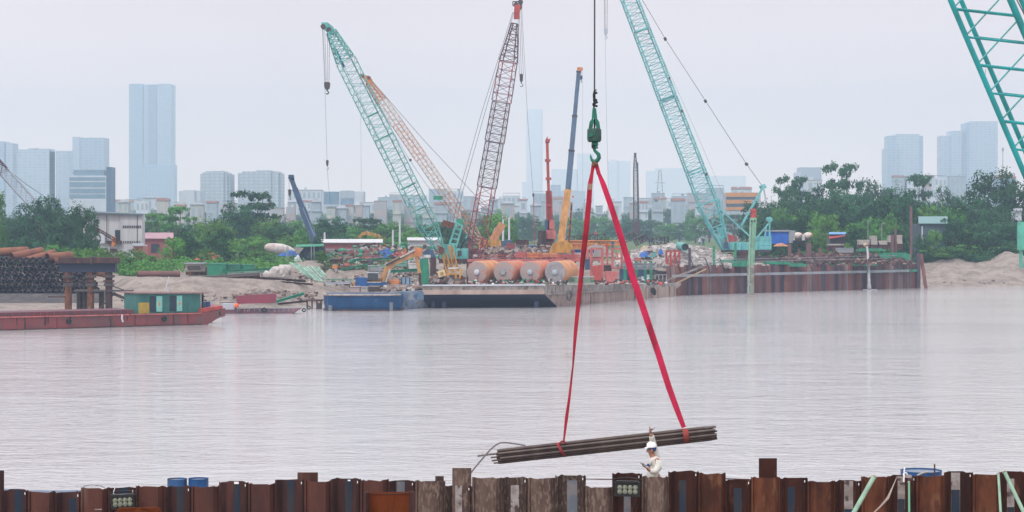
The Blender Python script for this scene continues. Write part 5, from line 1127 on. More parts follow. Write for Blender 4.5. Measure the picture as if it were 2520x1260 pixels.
for j in range(6):
    z = zbase + j * pr * 1.78 + pr; x = X(-60, d) + (j % 2) * pr
    xmax = X(250 - 12 * j, d)
    i_ = 0
    while x < xmax:
        i_ += 1
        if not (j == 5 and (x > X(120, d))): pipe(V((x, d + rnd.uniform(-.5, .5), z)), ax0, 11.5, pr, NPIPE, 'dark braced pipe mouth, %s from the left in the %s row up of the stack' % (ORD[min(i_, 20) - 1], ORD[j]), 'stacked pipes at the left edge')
        x += pr * 2.03
for k, (x0, y0, x1, y1, lab) in enumerate(((-20, 622, 66, 617, 'rust orange pipe at the left edge lying on the stack'), (28, 632, 103, 618, 'second rust orange pipe on top of the stack'), (56, 645, 134, 623, 'steepest rust orange pipe sloping up on the stack'), (116, 634, 175, 629, 'rust orange pipe on the stack behind the rusty beam'), (128, 643, 172, 636, 'short rust pipe under the one behind the rusty beam'), (180, 672, 235, 668, 'rust orange pipe seen below the rusty beam'), (232, 668, 262, 673, 'short rust pipe stub seen through the rig legs'))):
    a, b = P(x0, y0, d + 2 + k * .4), P(x1, y1, d + 7); t = thing('steel_pipe', a - V((0, 0, .8)), lab, 'pipe'); MB().ring(a, b, .68, .62, 16).build('shell', OPIPE, t, smooth=True)
# earth bench under the stack; shade below the pipes is painted into its colour
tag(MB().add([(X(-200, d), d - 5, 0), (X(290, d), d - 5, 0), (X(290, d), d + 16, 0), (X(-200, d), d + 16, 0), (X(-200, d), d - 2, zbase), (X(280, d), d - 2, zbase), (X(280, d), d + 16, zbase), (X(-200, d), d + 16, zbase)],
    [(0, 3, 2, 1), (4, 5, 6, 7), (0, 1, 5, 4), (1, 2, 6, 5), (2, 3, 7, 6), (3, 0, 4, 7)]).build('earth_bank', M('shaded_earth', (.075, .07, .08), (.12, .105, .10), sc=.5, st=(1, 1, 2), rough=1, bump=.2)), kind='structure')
# rusty rig: cap beam on three columns standing on a low staging
d = 262; t = thing('loading_rig', P(212, 768, d), 'rusty T shaped rig with a heavy cap beam on thick columns', 'rig')
MB().pbox(P(143, 648, d - 1), P(222, 634, d + 1.6)).build('cap_beam', DRUST, t); MB().pbox(P(226, 648, d - 1), P(287, 634, d + 1.6)).build('cap_beam', DRUST, t)
MB().pbox(P(221, 650, d - 1.2), P(227, 632, d + 1.7)).build('splice_plate', STEEL, t); MB().pbox(P(145, 670, d - .5), P(283, 648.3, d + 1)).build('lower_beam', M('dusk_steel', (.02, .03, .06), rough=.6), t)
for px, m in ((168, RUST), (223, RUST), (268, DRUST)):
    MB().tube(P(px, 772, d), P(px, 670, d), .46, 14).build('column', m, t, smooth=True); MB().rbox(P(px, 680, d), (1.25, 1.25, .35)).build('column_head', STEEL, t); MB().rbox(P(px, 692, d), (1.2, 1.2, .25)).build('column_collar', DRUST, t); MB().rbox(P(px, 700, d), (1.05, 1.05, .45)).build('column_collar', STEEL, t)
for px in (195, 208, 250): MB().tube(P(px, 772, d + 1.5), P(px, 716, d + 1.5), .36, 12).build('rear_column', STEEL, t)
MB().pbox(P(180, 718, d - .6), P(322, 714, d + 1.4)).build('staging', STEEL, t)
mb = MB()
for px in (186, 205, 240, 262): mb.beam(P(px, 714, d), P(px, 693, d), .06)
mb.beam(P(182, 694, d), P(266, 694, d), .06); mb.beam(P(182, 703, d), P(266, 703, d), .05); mb.build('railing', STEEL, t)
MB().beam(P(277, 722, d), P(342, 748, d), .35).build('brace', STEEL, t); MB().beam(P(277, 704, d), P(350, 730, d), .12).build('stay_rope', STEEL, t)
MB().pbox(P(118, 732, d - .4), P(168, 729, d + .6)).build('side_arm', DRUST, t)
MB().beam(P(232, 772, d + .5), P(284, 720, d + .5), .2).build('brace', STEEL, t)

# long red barge with green cabin
ra, rb = WP(-120, 817), WP(496, 799); d = ra.y; sv = (rb - ra); sd = sv.normalized(); nrm = V((-sd.y, sd.x, 0))
if nrm.y < 0: nrm = -nrm
t = thing('cargo_boat', (ra + rb) / 2 + nrm * 3, 'long low red cargo boat with a green cabin at its stern', 'boat'); wd = 6.2
zt0, zt1 = 1.55, 1.35
def rbp(q, off=0, z=0): p = ra + sv * q + nrm * off; return V((p.x, p.y, z))
hull = MB(); L = sv.length; e1 = 1 + 2.3 / L
secs = [(0, zt0, -.5), (.4, zt0, -.5), (.8, zt0 - .08, -.5), (1.0, 1.42, -.4), (e1, 1.75, .75), (e1 + .03, 1.95, 1.0)]
vs = []
for q, zt, zb in secs: vs += [rbp(q, 0, zb), rbp(q, 0, zt), rbp(q, wd, zt), rbp(q, wd, zb)]
fs = [(k * 4 + i, k * 4 + (i + 1) % 4, (k + 1) * 4 + (i + 1) % 4, (k + 1) * 4 + i) for k in range(len(secs) - 1) for i in range(4)] + [(0, 1, 2, 3), tuple(range(len(vs) - 4, len(vs)))[::-1]]
hull.add(vs, fs).build('hull', REDHULL, t)
MB().beam(rbp(0, -.03, .06), rbp(1, -.03, .06), .3, .1).build('waterline_stain', DRUST, t)
for k in range(14): q = random.uniform(.02, .97); MB().beam(rbp(q, -.012, random.uniform(.2, .8)), rbp(q, -.012, 1.45), random.uniform(.08, .25), .02).build('rust_streak', DRUST, t)
MB().beam(rbp(0, -.06, zt0 + .02), rbp(1, -.06, 1.42), .16, .14).build('rubbing_strake', PINKRED, t)
MB().hexa([rbp(0, .5, 1.5), rbp(.72, .5, 1.5), rbp(.72, wd - .5, 1.5), rbp(0, wd - .5, 1.5), rbp(0, .5, 2.05), rbp(.72, .5, 2.05), rbp(.72, wd - .5, 2.05), rbp(0, wd - .5, 2.05)]).build('hold_coaming', M('purple_red_coaming', (.16, .05, .06), (.11, .06, .08), sc=.8, rough=.7), t)
for k in range(26): MB().beam(rbp(.02 + k * .027, .4, 1.5), rbp(.02 + k * .027, .4, 2.0), .12).build('coaming_rib', REDHULL, t)
for q in (.28, .62, .88): MB().beam(rbp(q, -.04, 0), rbp(q, -.04, 1.5), .14, .1).build('plate_seam', DRUST, t)
for q in (.45, .84): MB().disc(rbp(q, -.15, .85), -nrm, .32, .2, 12).build('fender', BLACK, t)
tag(MB().path([rbp(.665, -.1, 1.5), rbp(.664, -.14, 1.0), rbp(.668, -.14, .6)], .12, 6).build('mooring_line', PALE), 'knotted pale rope hanging down the red hull', 'rope')
MB().hexa([rbp(1.0, .1, 1.45), rbp(e1 + .02, .1, 1.9), rbp(e1 + .02, wd - .1, 1.9), rbp(1.0, wd - .1, 1.45), rbp(1.0, .1, 1.95), rbp(e1 + .02, .1, 2.3), rbp(e1 + .02, wd - .1, 2.3), rbp(1.0, wd - .1, 1.95)]).build('stern_bulwark', RED, t)
def QP(px): return (px + 120) / 616.0
q0, q1 = QP(341), QP(502); zc = 3.95
CAB = paint('cabin_green', (.035, .17, .15), .08)
cb = MB().hexa([rbp(q0, .9, 1.5), rbp(q1, .9, 1.5), rbp(q1, wd - .8, 1.5), rbp(q0, wd - .8, 1.5), rbp(q0, .9, zc), rbp(q1, .9, zc - .15), rbp(q1, wd - .8, zc - .15), rbp(q0, wd - .8, zc)]).build('cabin', CAB, t)
MB().hexa([rbp(q0 - .008, .5, zc + .01), rbp(q1 + .03, .5, zc - .14), rbp(q1 + .03, wd, zc - .14), rbp(q0 - .008, wd, zc + .01), rbp(q0 - .008, .5, zc + .16), rbp(q1 + .03, .5, zc + .01), rbp(q1 + .03, wd, zc + .01), rbp(q0 - .008, wd, zc + .16)]).build('cabin_roof', M('faded_roof', (.30, .19, .18), (.22, .15, .14), sc=1, rough=.9), t)
for a, b in ((369, 383), (421, 436)): MB().hexa([rbp(QP(a), .84, 1.75), rbp(QP(b), .84, 1.75), rbp(QP(b), .895, 1.75), rbp(QP(a), .895, 1.75), rbp(QP(a), .84, 3.6), rbp(QP(b), .84, 3.6), rbp(QP(b), .895, 3.6), rbp(QP(a), .895, 3.6)]).build('doorway', M('dark_doorway', (.02, .035, .06), rough=.5), t)
AQ = M('aqua_door_paint', (.22, .58, .52), (.2, .45, .42), sc=2, rough=.6)
for a, b in ((385, 400), (438, 452)):
    dr = MB().hexa([rbp(QP(a), .76, 1.7), rbp(QP(b), .76, 1.7), rbp(QP(b), .82, 1.7), rbp(QP(a), .82, 1.7), rbp(QP(a), .76, 3.62), rbp(QP(b), .76, 3.62), rbp(QP(b), .82, 3.62), rbp(QP(a), .82, 3.62)]).build('door', AQ, t)
    c = rbp(QP((a + b) / 2), .74, 2.65); e1_ = sd; e2_ = V((0, 0, 1)); pts = []
    for i in range(16): g = i * math.pi / 8; r = (.62 if i % 4 == 0 else .34 if i % 4 == 2 else .13) * (.8 if i % 8 == 0 else 1); pts.append(c + e1_ * math.cos(g) * r * .55 + e2_ * math.sin(g) * r)
    MB().prism(pts, nrm * .015).build('star_emblem', M('orange_star', (.60, .22, .06), rough=.6), dr)
MB().hexa([rbp(q0 - .002, .82, 1.52), rbp(QP(367), .82, 1.52), rbp(QP(367), .895, 1.52), rbp(q0 - .002, .895, 1.52), rbp(q0 - .002, .82, 2.85), rbp(QP(367), .82, 2.85), rbp(QP(367), .895, 2.85), rbp(q0 - .002, .895, 2.85)]).build('yellow_panel', M('ochre_panel', (.42, .30, .05), (.36, .26, .06), sc=2, rough=.7), t)
MB().beam(rbp(QP(418), 2, zc), rbp(QP(428), 2, zc + 2.0), .07).build('antenna', PALE, t); MB().tube(rbp(QP(421), 1.4, zc + .1), rbp(QP(421), 1.4, zc + .7), .14, 8).build('roof_lamp', WHITEP, t)
for k, (px, m) in enumerate(((516, DBLUE), (527, BLUE))):
    o = MB().tube(rbp(QP(px), 1.5, 1.95), rbp(QP(px), 1.5, 2.75), .3, 12); o.build('water_drum' if 0 else 'drum', m, t)
MB().tube(rbp(QP(519), 2.2, 1.9), rbp(QP(519), 2.2, 4.0), .14, 8).build('exhaust_pipe', BLACK, t); MB().torus(rbp(QP(549), .2, 1.35), V((1, -.4, 0)), .3, .12, 12, 5).build('tyre_fender', BLACK, t)
MB().beam(rbp(QP(517), .6, .5), rbp(QP(519), .6, .05), .12).build('rudder_post', STEEL, t); MB().beam(rbp(QP(505), .6, .12), rbp(QP(530), .6, .22), .1).build('rudder', STEEL, t)
# small work boat with red canopy
ka, kb = WP(545, 772), WP(725, 770.5); kd = ka.y
t = thing('work_boat', (ka + kb) / 2, 'small low boat with a maroon canopy behind the long red boat', 'boat')
MB().add([V((ka.x, kd, -.3)), V((kb.x - .6, kd, -.3)), V((kb.x - .6, kd + 3, -.3)), V((ka.x, kd + 3, -.3)), V((ka.x, kd - .2, .55)), V((kb.x + 1.1, kd + .6, .75)), V((kb.x + 1.1, kd + 2.2, .75)), V((ka.x, kd + 3.2, .55))], [(0, 3, 2, 1), (4, 5, 6, 7), (0, 1, 5, 4), (1, 2, 6, 5), (2, 3, 7, 6), (3, 0, 4, 7)]).build('hull', M('maroon_hull', (.19, .08, .10), (.13, .09, .12), sc=.8, rough=.8), t)
MAR = M('maroon_canopy', (.23, .045, .075), (.18, .05, .07), sc=.8, rough=.85)
MB().hexa([P(583, 748, kd), P(679, 745, kd), P(680, 745, kd + 2.8), P(583, 748, kd + 2.8), P(581, 728, kd + .1), P(679, 723, kd + .1), P(680, 722, kd + 2.7), P(581, 728, kd + 2.7)]).build('canopy', MAR, t)
MB().pbox(P(545, 767, kd + .1), P(577, 748, kd + 2.5)).build('wheelhouse', M('pale_blue_side', (.42, .44, .50), rough=.7), t)
for px in (585, 610, 640, 677): MB().beam(P(px, 768, kd), P(px, 746, kd), .08).build('canopy_post', GREYR, t)
MB().tube(P(540, 745, kd), P(576, 744, kd), .05, 4).build('awning_rail', STEEL, t)
mb = MB()
for px in range(590, 730, 12): mb.beam(P(px, 766, kd - .1), P(px, 756, kd - .1), .06)
mb.beam(P(588, 757, kd - .1), P(730, 760, kd - .1), .06); mb.build('railing', GREYR, t)
MB().torus(P(650, 763, kd - .35), (0, 1, 0), .27, .1, 14, 6).build('tyre_fender', BLACK, t)
tag(MB().lathe(P(582, 757, kd - .5), P(582, 747, kd - .5), [(0, .12), (.1, .3), (.32, .36), (.52, .28), (.62, .1)], 14).build('life_buoy', M('signal_orange', (.85, .14, .05), rough=.5)), 'bright orange float at the corner of the maroon canopy', 'buoy')
for k, (px, py) in enumerate(((748, 763), (760, 757))): tag(MB().torus(P(px, py, DW(770)), (0, 1, .2), .22, .09, 12, 5).build('tyre', BLACK), 'black tyre hanging near the %s of the small jetty' % ('foot' if k == 0 else 'top'), 'tyre')
t = thing('jetty', P(780, 765, 300), 'small dark plank jetty left of the blue pontoon', 'jetty'); MB().pbox(P(752, 741, 300), P(792, 738, 303)).build('deck', DRUST, t)
for px in (756, 768, 780, 790): MB().beam(P(px, 768, 300.3), P(px, 741, 300.3), .2).build('post', DRUST, t)
MB().pbox(P(778, 764, 299.5), P(792, 746, 300)).build('dark_screen', STEEL, t)
tag(MB().ibeam(P(680, 742, 302), P(748, 722, 306), .3, .4, .06).build('steel_beam', GREEN), 'green beam propped up the bank behind the maroon canopy', 'steel beam')
tag(MB().ibeam(P(684, 748, 303), P(755, 741, 305), .25, .3, .05).build('steel_beam', DRUST), 'brown beam lying below the propped green beam', 'steel beam')

# ---------------------------------------------------------------- left shore things
t = thing('steel_pipe', P(390, 682, 334), 'long brown pipe lying on the left sand heap', 'pipe'); MB().ring(P(338, 674, 332), P(443, 674, 334), .5, .44, 18).build('shell', M('pipe_brown', (.20, .09, .08), (.15, .08, .075), sc=.6, rough=.8), t, smooth=True)
MB().disc(P(338.5, 674, 332.2), (1, 0, 0), .45, .06, 14).build('inner_end', STEEL, t)
crate(510, 553, 650, 679, 345, GREEN, 'tall green steel container on the left bank', ribs=8, depth=3); crate(553.5, 588, 652, 676, 347, paint('dull_green_paint', (.03, .20, .13), .2), 'dull green container joined to the right of the tall green one', ribs=7, depth=3)
crate(588.5, 625, 653, 664, 350, GREEN, 'low green container stub at the end of the container row', ribs=3, depth=2)
crate(457, 508, 659, 676, 352, RUST, 'rusty tank frame behind the long brown pipe', 'frame', 'rusty_frame', 2); MB  # backing block
t = thing('block_hut', P(480, 668, 348), 'low concrete hut with dark opening left of the green containers', 'hut'); MB().pbox(P(456, 668, 348), P(499, 650, 351)).build('wall', CONC, t); MB().pbox(P(461, 665, 347.9), P(493, 655, 347.99)).build('opening', STEEL, t); MB().pbox(P(452, 650, 347.6), P(503, 647, 351.4)).build('roof', GREYR, t)
def pile_beams(lst):
    for x0, y0, x1, y1, d, w, m, lab in lst: tag(MB().ibeam(P(x0, y0, d), P(x1, y1, d + 1.5), w, w, w * .14).build('steel_beam', m), lab, 'steel beam')
pile_beams([(548, 668, 675, 662, 338, .45, GREEN, 'upper green beam resting beside the green containers'), (560, 673, 690, 667, 335, .4, LGREEN, 'pale green beam under the upper green beam'), (545, 664, 590, 671, 336, .35, GREEN, 'short slanting green beam on the beam pile'),
 (480, 685, 640, 674, 333, .5, M('grey_timber', (.26, .23, .22), (.2, .17, .17), sc=1, st=(.3, 3, 3), rough=1), 'long grey timber under the green beams'), (500, 690, 640, 680, 331, .4, DRUST, 'dark beam below the long grey timber'), (606, 682, 752, 692, 326, .4, DRUST, 'dark rail pointing right over the sand slope'), (612, 688, 770, 700, 325, .3, DRUST, 'thin dark rail just under the other dark rail'),
 (800, 697, 868, 696, 330, .35, PALE, 'pale plank along the centre bank'), (800, 688, 868, 689, 334, .3, LGREEN, 'pale green strip beam left of the excavator'), (840, 662, 905, 652, 345, .35, GREEN, 'green beam behind the excavator cab'), (905, 658, 1000, 648, 347, .35, LGREEN, 'pale green beam behind the excavator boom'), (960, 668, 1030, 664, 340, .5, GREEN, 'thick green beam under the excavator arm'),
 (870, 640, 960, 636, 360, .35, GREEN, 'far green beam behind the excavator'), (1640, 690, 1732, 655, 354, .28, CONC, 'long pole slanting from the barge to the wall'), (1664, 697, 1738, 662, 352, .2, M('bamboo', (.5, .38, .25), rough=.8), 'bamboo pole slanting up beside the first pole')])
def ladder(a, b, w, n, d, lab, m=LGREEN):
    t = thing('lattice_grid', P(*b, d), lab, 'lattice panel'); a_ = P(*a, d + 4); b_ = P(*b, d); s_ = V((S(w, d), 0, S(-w * .2, d)))
    mb = MB(); mb.beam(a_, b_, .22); mb.beam(a_ + s_, b_ + s_, .22); mb.beam(a_ + s_ * .5, b_ + s_ * .5, .14); mb.build('side_rails', m, t)
    mb = MB()
    for i in range(n + 1): q = i / n; mb.beam(a_ + (b_ - a_) * q, a_ + (b_ - a_) * q + s_, .18)
    for i in range(n): q = i / n; q2 = (i + 1) / n; mb.beam(a_ + (b_ - a_) * q, a_ + (b_ - a_) * q2 + s_, .12)
    mb.build('rungs', m, t)
ladder((713, 646), (762, 684), 20, 8, 338, 'left pale green lattice panel sliding down the centre bank'); ladder((740, 654), (778, 690), 16, 7, 334, 'middle pale green lattice panel on the centre bank'); ladder((765, 655), (792, 684), 18, 7, 340, 'right pale green lattice panel on the centre bank')
for k, (px, py, s_, lab) in enumerate(((681, 672, 1.4, 'largest pointed white boulder on the centre bank'), (696, 666, 1.2, 'white boulder right of the pointed one'), (707, 662, .9, 'small white boulder behind the group'), (658, 676, .8, 'small pale boulder left of the pointed one'), (700, 680, .9, 'flat pale boulder in front of the group'))):
    rb_ = random.Random(k); bm = bmesh.new(); bmesh.ops.create_icosphere(bm, subdivisions=2, radius=s_)
    for v in bm.verts: v.co *= rb_.uniform(.72, 1.1); v.co.z *= .9
    o = MB(); c = P(px, py, 333); o.add([c + v.co for v in bm.verts], [[v.index for v in f.verts] for f in bm.faces]); bm.free(); tag(o.build('boulder', RUB[0], fix=False), lab, 'rock')
# white shed
d = 440; t = thing('white_shed', P(280, 600, d), 'tall white metal shed with dark mono pitch roof among the left trees', 'shed')
WSH = M('white_sheet_wall', (.50, .51, .53), (.42, .43, .46), sc=.3, st=(3, 1, .2), rough=.7)
MB().pbox(P(205, 650, d), P(296, 526, d + 3)).build('wall', WSH, t); MB().pbox(P(296.2, 650, d - .3), P(350, 528, d + 3)).build('gable_wall', WSH, t)
MB().hexa([P(196, 524, d - 1), P(354, 530, d - 1), P(354, 528, d + 4), P(196, 521, d + 4), P(196, 521, d - 1), P(354, 527, d - 1), P(354, 525, d + 4), P(196, 518, d + 4)]).build('roof', M('dark_sheet_roof', (.10, .14, .17), rough=.6), t)
for x in (262, 337): MB().pbox(P(x, 600, d - .4), P(x + 1.5, 530, d - .302)).build('downpipe', STEEL, t)
for k in range(10): MB().pbox(P(302 + k * 4.6, 561, d - .42), P(305 + k * 4.6, 555, d - .305)).build('window', GLASS, t)
for k in range(10): MB().pbox(P(303 + k * 4.4, 599, d - .42), P(305 + k * 4.4, 593, d - .305)).build('railing_gap', STEEL, t)
MB().pbox(P(283, 599, d - .1), P(298, 566, d - .01)).build('doorway', GLASS, t); MB().pbox(P(247, 599, d - .6), P(258, 576, d - .01)).build('white_crates', PALE, t); MB().pbox(P(262, 600, d - 1), P(298, 592, d - .12)).build('plinth', DRUST, t)
def shed(px0, px1, pr0, pr1, pb, d, wm, rm, lab, depth=6, extra=None, name='shed', cat='shed'):
    t = thing(name, P((px0 + px1) / 2, pb, d), lab, cat); a_ = P(px0, pb, d); a_.z = min(a_.z, GZ((px0 + px1) / 2, d) - .3); MB().pbox(a_, P(px1, pr1, d + depth)).build('wall', wm, t)
    MB().hexa([P(px0 - 2, pr1, d - .6), P(px1 + 2, pr1, d - .6), P(px1 + 2, pr0, d + depth), P(px0 - 2, pr0, d + depth), P(px0 - 2, pr1, d - .6) + V((0, 0, .15)), P(px1 + 2, pr1, d - .6) + V((0, 0, .15)), P(px1 + 2, pr0, d + depth) + V((0, 0, .15)), P(px0 - 2, pr0, d + depth) + V((0, 0, .15))]).build('roof', rm, t)
    for x0, y0, x1, y1, m, nm in (extra or []): MB().pbox(P(x0, y1, d - .1), P(x1, y0, d - .008)).build(nm, m, t)
    return t
REDW = M('red_sheet_wall', (.30, .08, .09), (.24, .08, .09), sc=.5, st=(3, 1, .3), rough=.7); PINKR = M('pink_sheet_roof', (.42, .24, .28), (.34, .22, .26), sc=.5, rough=.7); WR = M('white_sheet_roof', (.62, .62, .64), (.5, .5, .52), sc=.5, rough=.6)
shed(351, 425, 574, 588, 622, 470, REDW, PINKR, 'red shack with pink roof right of the white shed', extra=[(354, 602, 362, 616, WSH, 'window'), (372, 600, 392, 622, GLASS, 'doorway')])
shed(328, 352, 600, 606, 640, 430, M('brick_red', (.42, .16, .12), rough=.9), GREYR, 'small brick red hut under the corner of the white shed')
mound(478, 560, 618, 405, M('orange_tarpaulin', (.50, .13, .08), (.40, .12, .08), sc=.8, rough=.7), 'orange red tarpaulin spread under the dark round tree', seed=9, pyb=640, depth=3)
shed(792, 940, 590, 598, 615, 445, REDW, WR, 'long red shed with white roof in front of the tree belt', depth=9, extra=[(885, 600, 913, 614, WSH, 'white_panel'), (800, 612, 880, 616, GREYR, 'plinth')])
shed(1004, 1082, 586, 592, 614, 440, WSH, WR, 'small white roofed shed behind the teal boom foot', depth=8, extra=[(1010, 606, 1078, 613, GREEN, 'lower_panel')])
t = thing('collapsed_tank', P(690, 626, 405), 'pale collapsed silo lying on its side on the left bank', 'silo'); MB().lathe(P(652, 608, 405), P(728, 618, 407), [(0, .4), (.5, .8), (2.0, 1.05), (3.4, 1.1), (5.0, .8), (6.1, .3)], 20).build('shell', M('stained_white_silo', (.60, .57, .55), (.42, .32, .30), sc=.7, rough=.8), t, smooth=True)
mound(680, 735, 614, 402, TARP, 'blue tarpaulin under the collapsed silo', seed=10, pyb=630, depth=2)
t = thing('open_shelter', P(762, 640, 395), 'dark open shelter with a torn grey cover', 'shelter'); MB().pbox(P(738, 641, 395), P(796, 608, 399)).build('interior_shade', M('painted_shelter_shade', (.02, .03, .05), (.04, .05, .07), sc=1, rough=1), t); MB().hexa([P(728, 609, 394.5), P(797, 606, 394.5), P(797, 602, 399), P(728, 604, 399), P(728, 607, 394.5), P(797, 604, 394.5), P(797, 600, 399), P(728, 602, 399)]).build('roof', GREEN, t)  # solid dark box stands for the shade inside the shelter
MB().prism([P(724, 608, 394.4), P(748, 610, 394.4), P(735, 626, 394.4), P(729, 622, 394.4)], (0, .1, 0)).build('torn_cover', CANV, t)
for px in (706, 709, 766, 773): MB().beam(P(px, 642, 394.3), P(px, 606, 394.3), .14).build('post', GREYR, t)
MB().pbox(P(735, 645, 394), P(800, 641.4, 399)).build('floor_slab', CONC, t)
mound(722, 742, 625, 393, PALE, 'white sheet hanging in front of the shelter', seed=12, pyb=645, depth=1.2)
mound(905, 975, 605, 412, TARP, 'big blue tarpaulin covering a stack in front of the sheds', seed=13, pyb=634, depth=5, peaks=5)
t = thing('red_block', P(925, 634, 408), 'dull red bin in front of the blue tarpaulin stack', 'bin'); MB().pbox(P(910, 634, 408), P(932, 614, 410)).build('body', REDW, t); MB().pbox(P(908, 614, 407.8), P(934, 611.5, 410.2)).build('lid', RED, t)
t = thing('flag', P(869, 642, 375), 'small bright red flag on a stick on the centre bank', 'flag'); MB().tube(P(869, 645, 375), P(869, 622, 375), .06, 5).build('stick', STEEL, t); MB().prism([P(867, 638, 375.1), P(872, 640, 375.1), P(871, 624, 375.1), P(868, 626, 375.1)], (0, .12, 0)).build('cloth', RED, t)
for k, (px, y0, y1, lab) in enumerate(((799, 572, 600, 'short pale pole over the red shed'), (967, 566, 618, 'thin pale pole left of the thick one'), (984, 548, 622, 'thickest pale concrete pole behind the excavator'), (1238, 540, 600, 'pale pole right behind the yellow crane mast'), (1253, 535, 600, 'pale pole at the right end of the yellow crane'))): tag(MB().tube(P(px, y1, 460), P(px, y0, 460), .25, 8, .18).build('utility_pole', PALE), lab, 'pole')
mound(985, 1002, 603, 410, ORANGE, 'orange drum heap left of the small white shed', seed=14, pyb=628, depth=2); mound(962, 990, 612, 405, RED, 'red scrap behind the excavator elbow', seed=15, pyb=630, depth=2)
frame(936, 962, 603, 618, 425, YEL, 'yellow open frame right of the long red shed', nx=1, nz=1, th=.3)

# ================================================================ right bank: sheet pile wall
WPB = [M('wall_pile_brown', (.16, .085, .085), (.11, .07, .08), sc=.5, st=(1, 1, .2), rough=.9), M('wall_pile_rust', (.23, .10, .085), (.17, .08, .075), sc=.5, st=(1, 1, .2), rough=.9), M('wall_pile_pale', (.30, .22, .21), (.2, .14, .14), sc=.5, st=(1, 1, .2), rough=.9), M('wall_pile_dark', (.075, .06, .085), (.1, .065, .07), sc=.5, st=(1, 1, .2), rough=.9)]
def wpt(px): t_ = (px - 1655) / (2250 - 1655); y = 357 + (402 - 357) * t_ if px > 1655 else 357; return V((X(px, y), y, 0))
wt = thing('sheet_pile_wall', wpt(1950) , 'long rusty sheet pile wall along the right bank with horizontal beams', 'wall'); px = 1640; i = 0; rw = random.Random(3)
while px < 2248:
    w_ = 11.2; a, b = wpt(px), wpt(px + w_); yo = .28 if i % 2 else 0; m = rw.choice([0, 0, 0, 1, 1, 3]) if i % 2 == 0 else rw.choice([0, 2, 3, 3, 1])
    zt = 12 - (656 - (px - 1650) * .012 - HZ) / F * a.y + (rw.uniform(-.1, .25)); s_ = (b - a); nn = V((-s_.y, s_.x, 0)).normalized(); pl = [(0, .14), (.22, .14 + (.3 if i % 2 else -.3)), (.78, .14 + (.3 if i % 2 else -.3)), (1, .14)]
    vs = []
    for q, o in pl: p_ = a + s_ * q + nn * o; vs += [V((p_.x, p_.y, -1.5)), V((p_.x, p_.y, zt))]
    for q, o in reversed(pl): p_ = a + s_ * q + nn * (o + .06); vs += [V((p_.x, p_.y, -1.5)), V((p_.x, p_.y, zt))]
    k8 = len(pl) * 2; MB().add(vs, [(2 * k, (2 * k + 2) % (2 * k8), (2 * k + 3) % (2 * k8), 2 * k + 1) for k in range(k8)]
        + [(2 * k + 1, 2 * k + 3, 2 * (k8 - 2 - k) + 1, 2 * (k8 - 1 - k) + 1) for k in range(3)]).build('sheet_pile', WPB[m], wt)
    px += w_; i += 1
def wl(px0, px1, py0, py1, yo, th, m, nm, lab=None, parent=wt, hh=None):
    a, b = wpt(px0), wpt(px1); a = P(px0, py0, a.y - yo); b = P(px1, py1, b.y - yo); o = MB().beam(a, b, th, hh or th * 1.3).build(nm, m, parent); return tag(o, lab) if lab else o
wl(1655, 2252, 679, 666, .75, .35, GREYR, 'waler'); wl(2080, 2256, 670, 665.5, .85, .36, GREEN, 'waler', 'green painted end of the waler', hh=.55)
wl(1664, 2240, 648, 634, .4, .06, GREYR, 'guard_rope'); wl(1664, 2240, 641, 628, .4, .06, GREYR, 'guard_rope')
for px in range(1670, 2250, 36): wl(px, px + 1.2, 656, 655, .35, .1, STEEL, 'hanger', hh=3.4)
# flat greens and beams behind the wall top
for k, (x0, x1, y0, y1, lab) in enumerate(((1768, 1846, 650, 643, 'stack of green beams on the wall left of the green casing'), (1772, 1840, 656, 650, 'lower green beam of the wall left of the casing'), (1880, 1945, 650, 645, 'green beam on the wall right of the casing'), (1910, 1984, 656, 650, 'low green beam just right of the casing'), (2110, 2180, 618, 614, 'green beam above the waterspout'), (2040, 2160, 654, 650, 'long faded green beam beside the waterspout'), (2165, 2240, 643, 625, 'tangle of bright green beams left of the tall rusty post'))):
    a = wpt((x0 + x1) / 2); tag(MB().pbox(P(x0, y0, a.y - .3), P(x1, y1, a.y + 1.6)).pbox(P(x0 + 6, y1 - .5, a.y + .2), P(x1 - 9, y1 - 3, a.y + 1)).build('green_beam_stack', GREEN), lab, 'steel beam')
for k, (px, y0, y1, w_, lab) in enumerate(((1697, 610, 728, 6, 'dark post rising from the water left end of the wall'), (1757, 605, 655, 6, 'green grey post on the wall left of the crane tracks'), (1810, 598, 650, 5, 'slim green post in front of the crane body'), (1943, 600, 655, 8, 'rusty post right of the crane counterweights'), (1990, 598, 655, 12, 'broad rusty post behind the wall rope'), (2018, 610, 655, 7, 'short rusty post right of the broad one'), (2196, 578, 650, 7, 'dark rusty post of the pair, left'), (2204, 565, 640, 5, 'dark rusty post of the pair, right'), (2242, 508, 705, 5.5, 'tallest rusty post at the right end of the wall'), (2260, 622, 708, 9, 'thick dark post at the waterline past the wall'))):
    a = wpt(px).y - .9 if y1 > 700 else wpt(px).y + 1.2; m = WPB[0] if 'rusty' in lab else (GREEN if 'green' in lab else WPB[3])
    tag(MB().ibeam(P(px, y1 + 6, a), P(px, y0, a), S(w_, a), S(w_, a) * .8, .12).build('steel_post', m), lab, 'post')
tag(MB().ibeam(P(2279, 712, 402), P(2266, 625, 403), .6, .5, .1).build('steel_post', WPB[1]), 'leaning rusty post standing in the sand edge', 'post')
